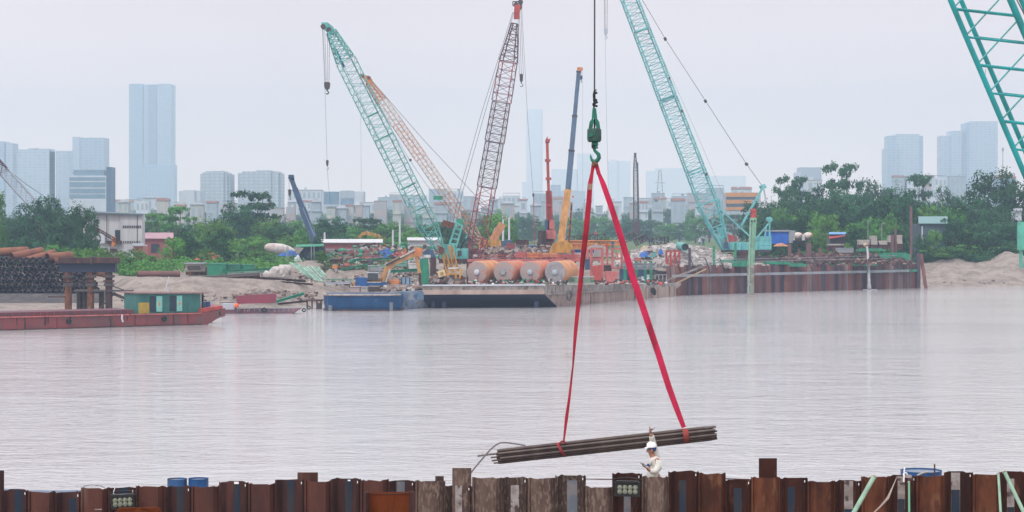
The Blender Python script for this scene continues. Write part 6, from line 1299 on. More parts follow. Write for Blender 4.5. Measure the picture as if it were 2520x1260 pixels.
# green casing pile in front of the wall
t = thing('casing_pile', V((X(1855, 352), 352, 0)), 'tall green casing pile with a red cap standing in the water', 'pile')
MB().tube(P(1847, 724, 352), P(1848, 652, 352), .62, 18).build('lower_casing', M('weathered_casing', (.25, .27, .22), (.17, .14, .13), sc=.8, c3=(.35, .33, .3), s3=.9, rough=.9), t, smooth=True)
MB().tube(P(1848, 652, 352.1), P(1854, 536, 352.1), .6, 18).build('casing', paint('mint_casing', (.22, .45, .30), .15), t, smooth=True); MB().beam(P(1842.5, 722, 351.3), P(1847.5, 540, 351.4), .14).build('guide_rail', LGREEN, t)
MB().tube(P(1854, 536, 352), P(1854.5, 520, 352), .5, 16).build('cap', RED, t); MB().pbox(P(1847, 520, 351.4), P(1861, 514, 352.6)).build('cap_clamp', RED, t)
for px in (1850, 1857): MB().disc(P(px, 544, 351.3), (0, 1, 0), .16, .1, 10).build('bolt_hole', BLACK, t)
# waterspout
WW = M('white_water', (.60, .60, .62), (.46, .47, .5), sc=3, rough=.4, spec=.5)
dW = wpt(2138).y - 1.2; pts = []; rr = []
for k in range(16): q = k / 15; pts.append(P(2133 + 6 * math.sqrt(q), 606 + 105 * q, dW - 1.0 * q)); rr.append(.17 + .17 * q + random.uniform(-.05, .09) * q)
t = thing('waterspout', P(2138, 712, dW), 'white jet of water pouring from the wall into the river', 'waterspout'); MB().path(pts, .2, 8, rr).build('jet', WW, t)
mb = MB()
for k in range(60): g = random.uniform(0, 6.28); r_ = random.uniform(0, 1.6); mb.rbox(V((pts[-1].x + math.cos(g) * r_, dW - 1 + math.sin(g) * r_ * 2, .05)), (random.uniform(.1, .5), .3, .08))
mb.build('foam', WW, t); t2 = thing('outlet_pipe', P(2132, 606, dW), 'short outlet pipe above the waterspout', 'pipe'); MB().ring(P(2133, 606, dW - .1), P(2128, 602, dW + 3), .35, .28, 12).build('shell', M('yellowed_pipe', (.45, .33, .22), rough=.8), t2)
# blocks and huts behind the right wall
d = 412
for k, (x0, x1, y0, y1, lab) in enumerate(((2112, 2142, 590, 602, 'low pale concrete block stack above the waterspout'), (2143, 2160, 580, 602, 'taller pale block stack right of the waterspout'), (2162, 2185, 592, 602, 'flat slab stack left of the post pair'), (2186, 2194, 579, 596, 'narrow block stack just left of the post pair'), (2207, 2222, 578, 600, 'block stack right of the post pair'), (2038, 2078, 600, 604, 'thin slab stack below the blue and red hut'))):
    t = thing('block_stack', P((x0 + x1) / 2, y1, d), lab, 'blocks'); n = max(1, int((y1 - y0) / 4))
    for j in range(n): q = (y1 - y0) / n; MB().pbox(P(x0 + random.uniform(0, 2), y1 - j * q - .01, d), P(x1 - random.uniform(0, 2), y1 - (j + 1) * q + .3, d + 2)).build('block', CONC, t)
    MB().pbox(P(x0, y1 + 14, d + .2), P(x1, y1 + .02, d + 2.2)).build('timber_base', DRUST, t)
shed(2042, 2080, 573, 577, 600, 425, M('hut_dark_wall', (.08, .08, .1), rough=.9), M('sky_blue_roof', (.13, .32, .60), rough=.6), 'small hut with blue roof and red awning', depth=3, name='hut', cat='hut')
tag(MB().hexa([P(2040, 588, 423), P(2080, 582, 423), P(2080, 580, 425), P(2040, 584, 425), P(2040, 586, 423), P(2080, 580, 423), P(2080, 577, 425), P(2040, 581, 425)]).build('awning', RED), 'red awning sheet sagging on the blue roofed hut', 'awning')
shed(2262, 2330, 534, 551, 600, 450, M('teal_house_wall', (.06, .09, .12), (.09, .13, .14), sc=.5, rough=.9), M('teal_sheet_roof', (.13, .27, .28), (.18, .26, .26), sc=.4, st=(3, 1, 1), rough=.6), 'house with pale teal sheet roof among the right trees', depth=8, extra=[(2268, 556, 2271, 600, PALE, 'porch_post'), (2270, 585, 2284, 600, CONC, 'low_wall')], name='house', cat='house')
shed(2398, 2414, 516, 519, 530, 500, PALE, GREYR, 'tiny white gable peeping out of the right trees', depth=4, name='house', cat='house'); shed(2476, 2512, 560, 566, 600, 470, M('plum_wall', (.14, .07, .09), rough=.9), GREYR, 'plum coloured hut under the trees at the right edge', depth=4, name='hut', cat='hut')
shed(2496, 2514, 514, 520, 530, 480, PALE, GREYR, 'small white hut at the right edge above the plum hut', depth=3, name='hut', cat='hut')
tag(MB().pbox(P(2505, 612, 425), P(2521, 546, 425.8)).pbox(P(2510, 712, 425.1), P(2517, 612.2, 425.7)).pbox(P(2505, 615, 424.6), P(2524, 610, 425)).build('green_column', paint('mint_column', (.10, .45, .33), .1)), 'mint green column standing at the right edge', 'column')
t = thing('tarpaulin_shed', P(1915, 605, 430), 'bright blue tarpaulin shed behind the crane counterweights', 'shed'); MB().pbox(P(1888, 600, 430), P(1940, 570, 433)).build('cover', M('bright_blue_tarp', (.02, .13, .55), (.02, .10, .42), sc=.8, rough=.6, bump=.1), t); MB().pbox(P(1886, 570, 429.7), P(1942, 566, 433.4)).build('roof', GREYR, t); MB().prism([P(1941, 598, 430), P(1950, 598, 430), P(1958, 568, 430), P(1941, 566, 430)], (0, 3, 0)).build('side_board', GREYR, t)
mound(1905, 1945, 597, 426, M('brick_pile', (.5, .24, .14), (.4, .2, .14), sc=2, rough=1), 'orange bricks heaped before the blue tarpaulin shed', seed=18, pyb=606, depth=2)
for k, px in enumerate((1953, 1978)):
    t = thing('mixer_truck', P(px + 10, 600, 440), '%s concrete mixer truck with a red and white drum' % ('left' if k == 0 else 'right'), 'truck'); MB().lathe(P(px, 582, 440), P(px + 22, 577, 440), [(0, .35), (.3, .65), (.9, .75), (1.4, .6), (1.9, .3)], 16).build('drum', M('mixer_drum', (.62, .55, .5), (.6, .16, .08), sc=.6, lo=.5, hi=.52, rough=.6), t, smooth=True); MB().pbox(P(px - 2, 592, 439.4), P(px + 22, 587, 441)).build('chassis', STEEL, t); MB().pbox(P(px - 4, 592, 439.2), P(px + 3, 576, 441)).build('cab', WHITEP, t)
    for w_ in (px, px + 9, px + 17): MB().disc(P(w_, 596, 439.3), (0, 1, 0), .45, .4, 12).build('wheel', BLACK, t)
for k, (px, y0, y1, dd_, lab) in enumerate(((2136, 546, 600, 418, 'curved lamp post above the waterspout'), (2170, 552, 600, 430, 'thin grey pole among the right trees'), (1695, 556, 566, 900, 'short pole in the far field'))): tag(MB().path([P(px, y1, dd_), P(px, y0, dd_), P(px + 2, y0 - 2, dd_), P(px + 8, y0 - 3, dd_)], .07, 5).build('lamp_post', GREYR), lab, 'pole')
# site workers, small and far
def worker(px, pyf, d, shirt, trou, hat, label, arm=0):
    base = P(px, pyf, d); h = 1.68; t = thing('person', base, label, 'person')
    def sk(nodes, edges, name, m, parent=t, sub=1):
        me = bpy.data.meshes.new(name); o = bpy.data.objects.new(name, me); COL.objects.link(o); o.parent = parent
        me.from_pydata([n_[0] for n_ in nodes], edges, []); o.modifiers.new('skin', 'SKIN'); 
        for i, n_ in enumerate(nodes): me.skin_vertices[0].data[i].radius = (n_[1], n_[2] if len(n_) > 2 else n_[1])
        me.skin_vertices[0].data[0].use_root = True; o.modifiers.new('sub', 'SUBSURF').levels = sub; o.modifiers['sub'].render_levels = sub; me.materials.append(m); return o
    sk([((0, 0, .95), .15, .1), ((0, 0, 1.15), .14, .1), ((0, 0, 1.38), .17, .1), ((0, 0, 1.47), .06), ((0, 0, 1.6), .1), ((-.1, 0, .88), .09), ((-.12, -.02, .48), .065), ((-.12, 0, .06), .05), ((.1, 0, .88), .09), ((.12, .03, .48), .065), ((.13, 0, .06), .05),
        ((-.2, 0, 1.38), .06), ((-.27, 0, 1.12), .045), ((-.2, -.12, .92), .035), ((.2, 0, 1.38), .06), ((.28, 0, 1.12), .045), ((.3, -.1, .9), .035)],
       [(0, 1), (1, 2), (2, 3), (3, 4), (0, 5), (5, 6), (6, 7), (0, 8), (8, 9), (9, 10), (2, 11), (11, 12), (12, 13), (2, 14), (14, 15), (15, 16)], 'body', shirt)
    sk([((0, 0, .93), .16, .12), ((-.1, 0, .86), .1), ((-.12, -.02, .48), .08), ((-.12, 0, .1), .06), ((.1, 0, .86), .1), ((.12, .03, .48), .08), ((.13, 0, .1), .06)], [(0, 1), (1, 2), (2, 3), (0, 4), (4, 5), (5, 6)], 'trousers', trou)
    mb = MB(); mb.lathe(base + V((0, 0, 1.6)), base + V((0, 0, 1.75)), [(0, .16), (.02, .13), (.08, .115), (.13, .05)], 12); mb.build('hat', hat, t)
CLW = M('cloth_white', (.6, .6, .6), rough=1); CLB = M('cloth_blue', (.06, .09, .2), rough=1); CLG = M('cloth_grey', (.15, .15, .17), rough=1); HY = M('hat_yellow', (.7, .5, .05), rough=.5); HW = M('hat_white', (.75, .75, .78), rough=.5)
worker(1722, 607, 405, CLW, CLG, HW, 'tiny worker in white standing by the rubble left of the crane'); worker(1731, 606, 405, CLB, CLB, HW, 'tiny worker in dark clothes standing by the rubble left of the crane')
worker(1508, 614, 362, CLB, CLG, HY, 'small worker in a yellow hat climbing on the red frame'); worker(1466, 588, 420, M('cloth_red', (.5, .12, .1), rough=1), CLG, HW, 'tiny worker in red standing on the far dark truss')

rubble(290, 780, 684, 740, 304, 336, 620, .08, .28, 41, 'debris', [RUB[2], RUB[1], DRUST], 'small stones and litter scattered over the left sand slope')
rubble(2285, 2520, 650, 700, 414, 436, 160, .08, .3, 42, 'debris', [RUB[2], RUB[1]], 'small stones on the right sand slope')
MB_ = 0
for k, (x0, x1, y0, y1, dd_, m, nm, lab) in enumerate(((1268, 1296, 622, 634, 336, PINKRED, 'machine_box', 'salmon red machine box behind the second tank'), (1298, 1332, 624, 635, 334, ORANGE, 'machine_box', 'orange machine box behind the third tank'), (1150, 1176, 614, 626, 350, DRUST, 'scrap_bin', 'dark scrap bin at the foot of the red boom'), (1246, 1266, 600, 612, 372, REDW, 'engine_box', 'plum red engine box right of the yellow crawler crane'),
   (1270, 1300, 592, 606, 395, DRUST, 'scrap_bin', 'dark plum scrap bin left of the hanging red rope'), (1325, 1342, 570, 598, 398, DRUST, 'generator', 'dark upright generator left of the drilling mast'), (1440, 1456, 640, 664, 332, DBLUE, 'generator', 'dark blue generator just right of the left sling'), (1484, 1504, 655, 668, 330, DRUST, 'scrap_bin', 'dark bin between the two red frames'), (1526, 1544, 664, 690, 330, DBLUE, 'generator', 'blue generator under the right sling'),
   (812, 842, 640, 654, 362, DRUST, 'scrap_bin', 'dark bin on the centre bank above the white boulders'), (842, 870, 655, 668, 356, REDW, 'engine_box', 'plum red box behind the red flag'), (905, 940, 655, 668, 352, GREYR, 'machine_box', 'grey machine box behind the excavator cab'), (975, 1000, 640, 655, 356, TEAL, 'machine_box', 'small teal box above the excavator boom'), (1006, 1026, 650, 664, 345, WHITEP, 'machine_box', 'white box left of the green upright sheet'),
   (1000, 1030, 622, 634, 378, RED, 'machine_box', 'red box behind the excavator elbow'), (1905, 1935, 636, 650, 396, DRUST, 'scrap_bin', 'dark bin behind the wall right of the crane tracks'), (2060, 2100, 612, 622, 402, GREYR, 'slab_stack', 'pale slab stack under the blue and red hut'), (2020, 2052, 628, 640, 398, WPB0, 'scrap_bin', 'plum bin behind the wall ropes'), (1300, 1318, 606, 618, 380, BLUE, 'machine_box', 'small blue box beside the hanging red rope'))):
    crate(x0, x1, y0, y1, dd_, m, lab, 'box', nm, 2, ribs=3)
for k, (px, y0, y1, dd_, m, lab) in enumerate(((1326, 575, 606, 396, STEEL, 'first thin dark pipe left of the drilling mast'), (1331, 572, 606, 396, STEEL, 'second thin dark pipe left of the drilling mast'), (1446, 612, 640, 338, PINKRED, 'red upright left of the tall red frame'), (1494, 600, 628, 345, RED, 'red upright behind the canvas heap'), (1548, 618, 645, 344, GREEN, 'green upright before the rubble'), (1966, 612, 655, 403, WPB0, 'plum post right of the rusty post'), (2060, 625, 655, 404, WPB0, 'plum post left of the faded green beam'), (2090, 618, 655, 404, DRUST, 'dark post under the block stack'), (2150, 610, 655, 404, DRUST, 'dark post right of the waterspout'), (1920, 622, 655, 400, DRUST, 'dark post right of the crane tracks'))):
    tag(MB().ibeam(P(px, y1 + 4, dd_), P(px, y0, dd_), .4, .4, .07).build('steel_post', m), lab, 'post')
# more small gear crowding the yard round the crane bases; each lies on its own and is named by its neighbour
GEAR = [(1000, 655, 'the green upright sheet'), (1130, 640, 'the teal machinery house'), (1200, 632, 'the yellow crawler crane'), (1262, 626, 'the second tank'), (1320, 618, 'the drilling mast foot'), (1400, 632, 'the telescopic crane chassis'), (1450, 640, 'the tall red frame'), (1545, 640, 'the green posts'), (1600, 628, 'the red cage'), (900, 640, 'the blue tarpaulin stack'), (830, 660, 'the red flag')]
rg = random.Random(77)
for px, py, nm in GEAR:
    for k in range(4):
        x = px + rg.uniform(-28, 28); y = py + rg.uniform(-9, 9); dd_ = 352 + (655 - y) * .9 + rg.uniform(-3, 3); w_ = rg.uniform(4, 12); h_ = rg.uniform(3, 9); m = rg.choice((RED, PINKRED, DRUST, DBLUE, ORANGE, GREYR, TEAL, STEEL, YEL)); cn = m.name.replace('_paint', '').replace('_', ' ').replace('steel', 'grey')
        t = thing('gear_crate', P(x, y, dd_), '%s low %s crate, %s of four near %s' % ('long' if w_ > 8 else 'short', cn, ORD[k], nm), 'crate', 'gear crates round the crane bases')
        MB().pbox(P(x - w_, y, dd_), P(x + w_, y - h_, dd_ + 1.6)).build('body', m, t); MB().pbox(P(x - w_ * .9, y - h_, dd_ + .1), P(x + w_ * .6, y - h_ - 1.4, dd_ + 1.3)).build('lid', rg.choice((DRUST, GREYR, RED)), t)
        for s_ in (-.8, .8): MB().beam(P(x + w_ * s_, y + 3, dd_ + .5), P(x + w_ * s_, y, dd_ + .5), .2).build('leg', STEEL, t)
# ================================================================ foreground sheet pile wall
def rustmat(name, a, b, c3=None, lo3=.6, hi3=.72, s3=2.2):
    return M(name, a, b, sc=1.8, st=(1, 1, .35), c3=c3, s3=s3, lo3=lo3, hi3=hi3, rough=.9, bump=.02, bsc=11, spec=.12)
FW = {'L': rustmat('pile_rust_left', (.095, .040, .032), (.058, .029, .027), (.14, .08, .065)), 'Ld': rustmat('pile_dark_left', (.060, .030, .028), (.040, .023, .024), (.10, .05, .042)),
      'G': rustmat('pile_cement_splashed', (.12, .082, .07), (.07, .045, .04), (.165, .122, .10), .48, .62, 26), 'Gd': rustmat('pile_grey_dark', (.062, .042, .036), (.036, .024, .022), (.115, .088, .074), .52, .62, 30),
      'R': rustmat('pile_rust_right', (.125, .045, .024), (.045, .019, .014), (.13, .06, .035), .58, .66, 7), 'Rd': rustmat('pile_dark_right', (.050, .020, .015), (.026, .013, .012), (.095, .045, .03), .60, .68, 7)}  # darker d copies put recess shade into the colour of the inward piles
STB = M('blue_paint_band', (.010, .022, .042), (.028, .028, .036), sc=4, st=(1, 1, .3), rough=.7); STW = M('whitish_paint_band', (.33, .31, .31), (.20, .17, .16), sc=6, rough=.9, lo=.35, hi=.6, c3=(.07, .045, .045), s3=8, lo3=.56, hi3=.64); STG = M('grey_blue_band', (.10, .12, .15), (.16, .15, .16), sc=5, rough=.8)
d = 31.0
# px0, px1, top row, tone, band colour, band px0, band px1, band top row
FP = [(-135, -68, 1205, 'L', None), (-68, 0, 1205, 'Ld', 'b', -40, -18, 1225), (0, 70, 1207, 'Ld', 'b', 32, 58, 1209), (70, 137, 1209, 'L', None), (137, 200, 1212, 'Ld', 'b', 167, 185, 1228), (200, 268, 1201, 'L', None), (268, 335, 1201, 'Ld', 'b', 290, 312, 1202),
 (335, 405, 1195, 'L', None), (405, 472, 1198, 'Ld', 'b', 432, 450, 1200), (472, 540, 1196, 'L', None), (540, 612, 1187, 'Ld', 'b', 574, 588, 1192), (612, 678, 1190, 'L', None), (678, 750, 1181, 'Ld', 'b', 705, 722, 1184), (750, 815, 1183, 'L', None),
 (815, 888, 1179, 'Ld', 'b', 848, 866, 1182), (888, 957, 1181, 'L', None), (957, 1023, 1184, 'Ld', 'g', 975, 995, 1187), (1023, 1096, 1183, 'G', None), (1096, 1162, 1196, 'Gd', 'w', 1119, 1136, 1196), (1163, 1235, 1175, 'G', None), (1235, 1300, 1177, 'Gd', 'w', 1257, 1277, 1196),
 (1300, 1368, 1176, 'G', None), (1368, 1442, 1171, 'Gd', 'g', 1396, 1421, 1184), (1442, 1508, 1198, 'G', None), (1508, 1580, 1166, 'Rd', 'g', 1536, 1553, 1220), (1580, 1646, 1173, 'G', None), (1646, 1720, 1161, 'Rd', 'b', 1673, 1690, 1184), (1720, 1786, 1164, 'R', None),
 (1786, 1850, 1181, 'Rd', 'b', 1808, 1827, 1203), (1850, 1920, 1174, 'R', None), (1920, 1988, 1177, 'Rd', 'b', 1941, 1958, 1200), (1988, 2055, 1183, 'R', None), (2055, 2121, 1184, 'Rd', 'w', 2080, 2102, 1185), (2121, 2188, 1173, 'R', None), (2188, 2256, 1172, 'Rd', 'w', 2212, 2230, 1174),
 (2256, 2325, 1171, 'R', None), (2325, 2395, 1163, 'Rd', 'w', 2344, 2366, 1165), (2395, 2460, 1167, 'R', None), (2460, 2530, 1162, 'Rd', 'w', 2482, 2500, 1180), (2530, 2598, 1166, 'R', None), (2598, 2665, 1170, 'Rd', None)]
fw = thing('sheet_pile_wall', (0, d, 0), 'near rusty steel sheet pile wall running along the bottom of the photo', 'wall')
for i, q in enumerate(FP):
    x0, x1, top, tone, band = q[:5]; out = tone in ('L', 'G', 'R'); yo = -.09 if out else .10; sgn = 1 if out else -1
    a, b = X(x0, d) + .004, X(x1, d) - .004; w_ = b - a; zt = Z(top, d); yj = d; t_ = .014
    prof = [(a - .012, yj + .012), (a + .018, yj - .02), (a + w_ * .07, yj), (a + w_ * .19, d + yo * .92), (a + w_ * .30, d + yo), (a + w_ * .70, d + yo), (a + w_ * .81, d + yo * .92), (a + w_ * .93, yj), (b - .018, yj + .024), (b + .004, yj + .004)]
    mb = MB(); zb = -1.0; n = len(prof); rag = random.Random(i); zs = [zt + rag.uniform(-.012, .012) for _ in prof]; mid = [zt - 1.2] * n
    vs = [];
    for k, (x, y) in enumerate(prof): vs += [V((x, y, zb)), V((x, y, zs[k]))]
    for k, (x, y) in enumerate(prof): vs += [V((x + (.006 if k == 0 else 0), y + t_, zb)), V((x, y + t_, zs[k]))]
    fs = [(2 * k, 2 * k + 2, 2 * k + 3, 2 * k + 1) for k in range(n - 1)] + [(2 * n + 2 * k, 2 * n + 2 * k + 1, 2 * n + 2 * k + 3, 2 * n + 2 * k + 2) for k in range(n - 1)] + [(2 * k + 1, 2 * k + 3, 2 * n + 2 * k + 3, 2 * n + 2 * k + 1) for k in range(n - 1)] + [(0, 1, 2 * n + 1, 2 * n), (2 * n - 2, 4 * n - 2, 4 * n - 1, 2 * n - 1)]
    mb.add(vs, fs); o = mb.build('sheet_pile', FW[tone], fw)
    if band:
        bx0, bx1, bt = q[5:]; MB().box((X(bx0, d), d + yo - .004, 5.5), (X(bx1, d), d + yo - .001, Z(bt, d))).build('paint_band', {'b': STB, 'w': STW, 'g': STG}[band], o)
        if band == 'w': MB().box((X(bx0, d) + .002, d + yo - .007, 5.5), (X(bx1, d) - .004, d + yo - .005, Z(bt + 42 + (i % 3) * 14, d))).build('paint_band', STB, o)
    # pale block painted as light through a lifting hole near the lock, and weld spatter
    if i % 2 == 0 and i > 1: MB().rbox((X(x1 - 8, d), yj - .016, zt - .045), (.012, .006, .034)).build('lifting_slot', M('painted_slot_light', (.7, .7, .72), rough=.6), o)
for x0, x1, top, tone, lab, y_ in ((732, 782, 1163, 'L', 'short flat plate rising behind the left half of the wall', .24), (1113, 1160, 1152, 'G', 'speckled grey plate standing above the wall by the bent bar', .05), (1071, 1092, 1172, 'Gd', 'small plate tab left of the speckled plate', .2), (1868, 1912, 1128, 'Rd', 'tall square plate rising above the right half of the wall', .24), (-40, 9, 1158, 'Ld', 'dark plate at the left end of the wall', .24)):
    yb_ = d + y_; MB().box((X(x0, yb_), yb_, 5), (X(x1, yb_), yb_ + .03, Z(top, yb_))).build('raised_plate', FW[tone], fw)['label'] = lab
MB().box((X(1120, d) , d + .03, 5.2), (X(1137, d), d + .046, Z(1196, d) )).build('lower_tag', STW, fw)
mb = MB(); mb.beam(P(1440, 1179, d + .06), P(1510, 1180, d + .06), .012); mb.build('tie_bar', DRUST, fw); MB().beam(P(1786, 1178, d + .06), P(1852, 1180, d + .06), .014).build('tie_bar', DRUST, fw)
for px, py, w_ in ((580, 1190, .035), (1370, 1183, .01), (368, 1200, .03), (858, 1184, .02)): MB().rbox((X(px, d), d - .10 if 0 else d + .085, Z(py, d)), (w_ * 2, .01, w_)).build('white_tag', HW, fw)
# wave shaped chalk scratches
for (x0, y0, x1, y1) in ((228, 1242, 252, 1240), (236, 1250, 254, 1251)): MB().box((X(x0, d), d - .0965, Z(y1 + 2, d)), (X(x1, d), d - .0945, Z(y0, d))).build('chalk_mark', STW, fw)
# orange brown box girder in front
dg = 29.6; t = thing('pile_cap_box', P(958, 1300, dg), 'bright rust coloured channel piece standing before the wall', 'steel channel')
OR = rustmat('fresh_rust', (.115, .028, .008), (.045, .012, .006), (.17, .055, .015)); ODK = M('deep_shadow_rust', (.03, .012, .01), rough=.9)
MB().box((X(905, dg), dg + .10, 6.5), (X(1008, dg), dg + .12, Z(1213, dg))).build('web', OR, t)
MB().hexa([(X(895, dg), dg - .05, 6.5), (X(901, dg), dg - .05, 6.5), (X(908, dg), dg + .098, 6.5), (X(903, dg), dg + .12, 6.5), (X(895, dg), dg - .05, Z(1212, dg)), (X(901, dg), dg - .05, Z(1212, dg)), (X(908, dg), dg + .098, Z(1212, dg)), (X(903, dg), dg + .12, Z(1212, dg))]).build('flange', FW['Ld'], t)
MB().hexa([(X(1016, dg), dg - .05, 6.5), (X(1023, dg), dg - .05, 6.5), (X(1012, dg), dg + .12, 6.5), (X(1006, dg), dg + .098, 6.5), (X(1016, dg), dg - .05, Z(1210, dg)), (X(1023, dg), dg - .05, Z(1210, dg)), (X(1012, dg), dg + .12, Z(1210, dg)), (X(1006, dg), dg + .098, Z(1210, dg))]).build('flange', FW['Ld'], t)
MB().path([P(903, 1212, dg + .06), P(925, 1215, dg + .09), P(960, 1216, dg + .095), P(995, 1214, dg + .09), P(1016, 1210, dg + .03)], .008, 5).build('top_edge', FW['L'], t)
t = thing('pile_cap_box', P(340, 1300, dg), 'low curved rust channel piece under the left floodlight', 'steel channel'); mb = MB(); mb.path([P(284, 1262, dg), P(295, 1252, dg), P(340, 1250, dg + .1), P(385, 1251, dg), P(398, 1260, dg)], .012, 6); mb.build('top_edge', OR, t); MB().box((X(290, dg), dg + .08, 6.5), (X(392, dg), dg + .10, Z(1251, dg))).build('web', OR, t)
# floodlights with eight lamps
LB = M('lamp_housing', (.012, .013, .014), rough=.45); LC = M('lamp_lens', (.10, .12, .09), (.22, .24, .18), sc=30, rough=.15, spec=.8); LR = M('lamp_reflector', (.16, .18, .13), rough=.4, metal=.4)
def flood(px0, px1, py0, py1, tilt, label):
    dd = 30.7; c = P((px0 + px1) / 2, (py0 + py1) / 2, dd); w_, h = S(px1 - px0, dd), S(py1 - py0, dd); t = thing('floodlight', c - V((0, 0, h / 2)), label, 'floodlight', 'floodlights on the sheet pile wall')
    m3 = Matrix.Rotation(tilt, 3, 'Y')
    def L(x, y, z): return c + m3 @ V((x, y, z))
    MB().hexa([L(-w_ / 2 + .01, .06, -h / 2), L(w_ / 2 - .01, .06, -h / 2), L(w_ / 2 - .02, .12, -h / 2), L(-w_ / 2 + .02, .12, -h / 2), L(-w_ / 2 + .02, .02, h / 2), L(w_ / 2 - .02, .02, h / 2), L(w_ / 2 - .02, .12, h / 2), L(-w_ / 2 + .02, .12, h / 2)]).build('housing', LB, t)
    MB().hexa([L(-w_ / 2, -.02, -h / 2 - .01), L(w_ / 2, -.02, -h / 2 - .01), L(w_ / 2, .058, -h / 2 - .01), L(-w_ / 2, .058, -h / 2 - .01), L(-w_ / 2, -.02, h / 2 - .03), L(w_ / 2, -.02, h / 2 - .03), L(w_ / 2, .018, h / 2 - .03), L(-w_ / 2, .018, h / 2 - .03)]).build('face_frame', LB, t)
    for j in range(2):
        for i in range(4):
            p = L((i - 1.5) * w_ * .205, -.026, h * .10 - j * h * .30); ln = MB().lathe(p + V((0, .004, 0)), p - V((0, .03, 0)), [(0, .036), (.012, .037), (.016, .026), (.012, .0)], 18, False).build('lamp', LR, t)
            MB().lathe(p + V((0, -.008, 0)), p - V((0, .04, 0)), [(0, .030), (.006, .022), (.010, .004)], 14).build('lens', LC, ln)
    MB().box(L(-w_ / 2, -.03, h / 2 - .028), L(w_ / 2, .10, h / 2 - .012)).build('visor', LB, t)
    MB().path([L(-w_ / 2 - .01, .03, -.02), L(-w_ / 2 - .015, .06, h / 2 + .03), L(0, .10, h / 2 + .05), L(w_ / 2 + .015, .06, h / 2 + .03), L(w_ / 2 + .01, .03, -.02)], .008, 6).build('bracket', LB, t)
    MB().path([L(w_ * .35, .08, -h / 2), L(w_ * .36, .10, -h), L(w_ * .2, .10, -h * 1.6)], .006, 5).build('cable', LB, t)
flood(273, 332, 1217, 1250, -.06, 'floodlight with eight round lamps on the left part of the wall'); flood(1513, 1575, 1185, 1220, .02, 'floodlight with eight round lamps below the worker')
# props and straps at right
PG = M('pale_green_prop', (.26, .42, .31), (.20, .30, .24), sc=5, rough=.6); PG2 = M('mint_prop', (.10, .32, .20), (.14, .3, .2), sc=5, rough=.5)
for a, b, m, r_, lab in (((2150, 1175), (2062, 1330), PG, .035, 'thick pale green prop leaning left against the wall'), ((2457, 1167), (2466, 1320), PG, .02, 'upright thin pale green prop near the right edge'), ((2473, 1163), (2552, 1330), PG, .03, 'pale green prop slanting down at the right edge'), ((2237, 1188), (2238, 1320), PG2, .016, 'upright mint green rod under the clamp')):
    t = thing('prop', P(*b, 30.4), lab, 'prop'); MB().tube(P(*b, 30.2), P(*a, 30.75), r_, 10).build('rod', m, t); MB().tube(P(*a, 30.75), P(*a, 30.75) + V((0, .02, .012)), r_ * 1.2, 10).build('tip', CONC, t)
tag(MB().path([P(2208, 1172, 30.8), P(2196, 1200, 30.75), P(2185, 1226, 30.65), P(2165, 1248, 30.6), P(2120, 1290, 30.5)], .02, 4, [.006, .012, .026, .014, .008]).build('strap', M('old_strap', (.35, .30, .26), (.25, .2, .18), sc=8, rough=1)), 'twisted grey strap hanging from the wall beside the clamp', 'strap')
t = thing('clamp', P(2237, 1190, 30.8), 'whitish shackle clamp bolted on the wall top', 'clamp'); MB().rbox(P(2235, 1172, 30.8), (.10, .06, .05), ry=.2).build('jaw', STW, t); MB().torus(P(2228, 1168, 30.78), (0, 1, 0), .03, .01, 12, 5).build('shackle', HW, t); MB().rbox(P(2241, 1179, 30.78), (.08, .05, .035)).build('jaw', DRUST, t); MB().tube(P(2224, 1186, 30.78), P(2226, 1150, 30.78), .012, 6).build('bolt', HW, t)
tag(MB().path([P(204, 1201, 31.1), P(210, 1195, 31.1), P(228, 1193, 31.1), P(248, 1196, 31.1), P(258, 1201, 31.1)], .005, 5).build('wire_loop', ROPE), 'thin dark wire loop arching over the wall top', 'wire')
tag(MB().path([P(283, 1224, 30.8), P(279, 1212, 30.9), P(283, 1200, 31.05)], .007, 5).build('hose', PALE), 'pale hose curling down beside the left floodlight', 'hose')
tag(MB().path([P(1150, 1175, 31.6), P(1166, 1154, 31.6), P(1180, 1137, 31.6), P(1206, 1107, 31.6), P(1220, 1095, 31.6), P(1232, 1089, 31.6), P(1245, 1089, 31.6), P(1268, 1092, 31.6), P(1293, 1096, 31.6)], .0125, 8).build('bent_bar', M('zinc_bar', (.20, .19, .21), (.15, .13, .14), sc=4, rough=.5, metal=.3), smooth=True), 'bent grey steel bar arching out from the speckled plate', 'bar')
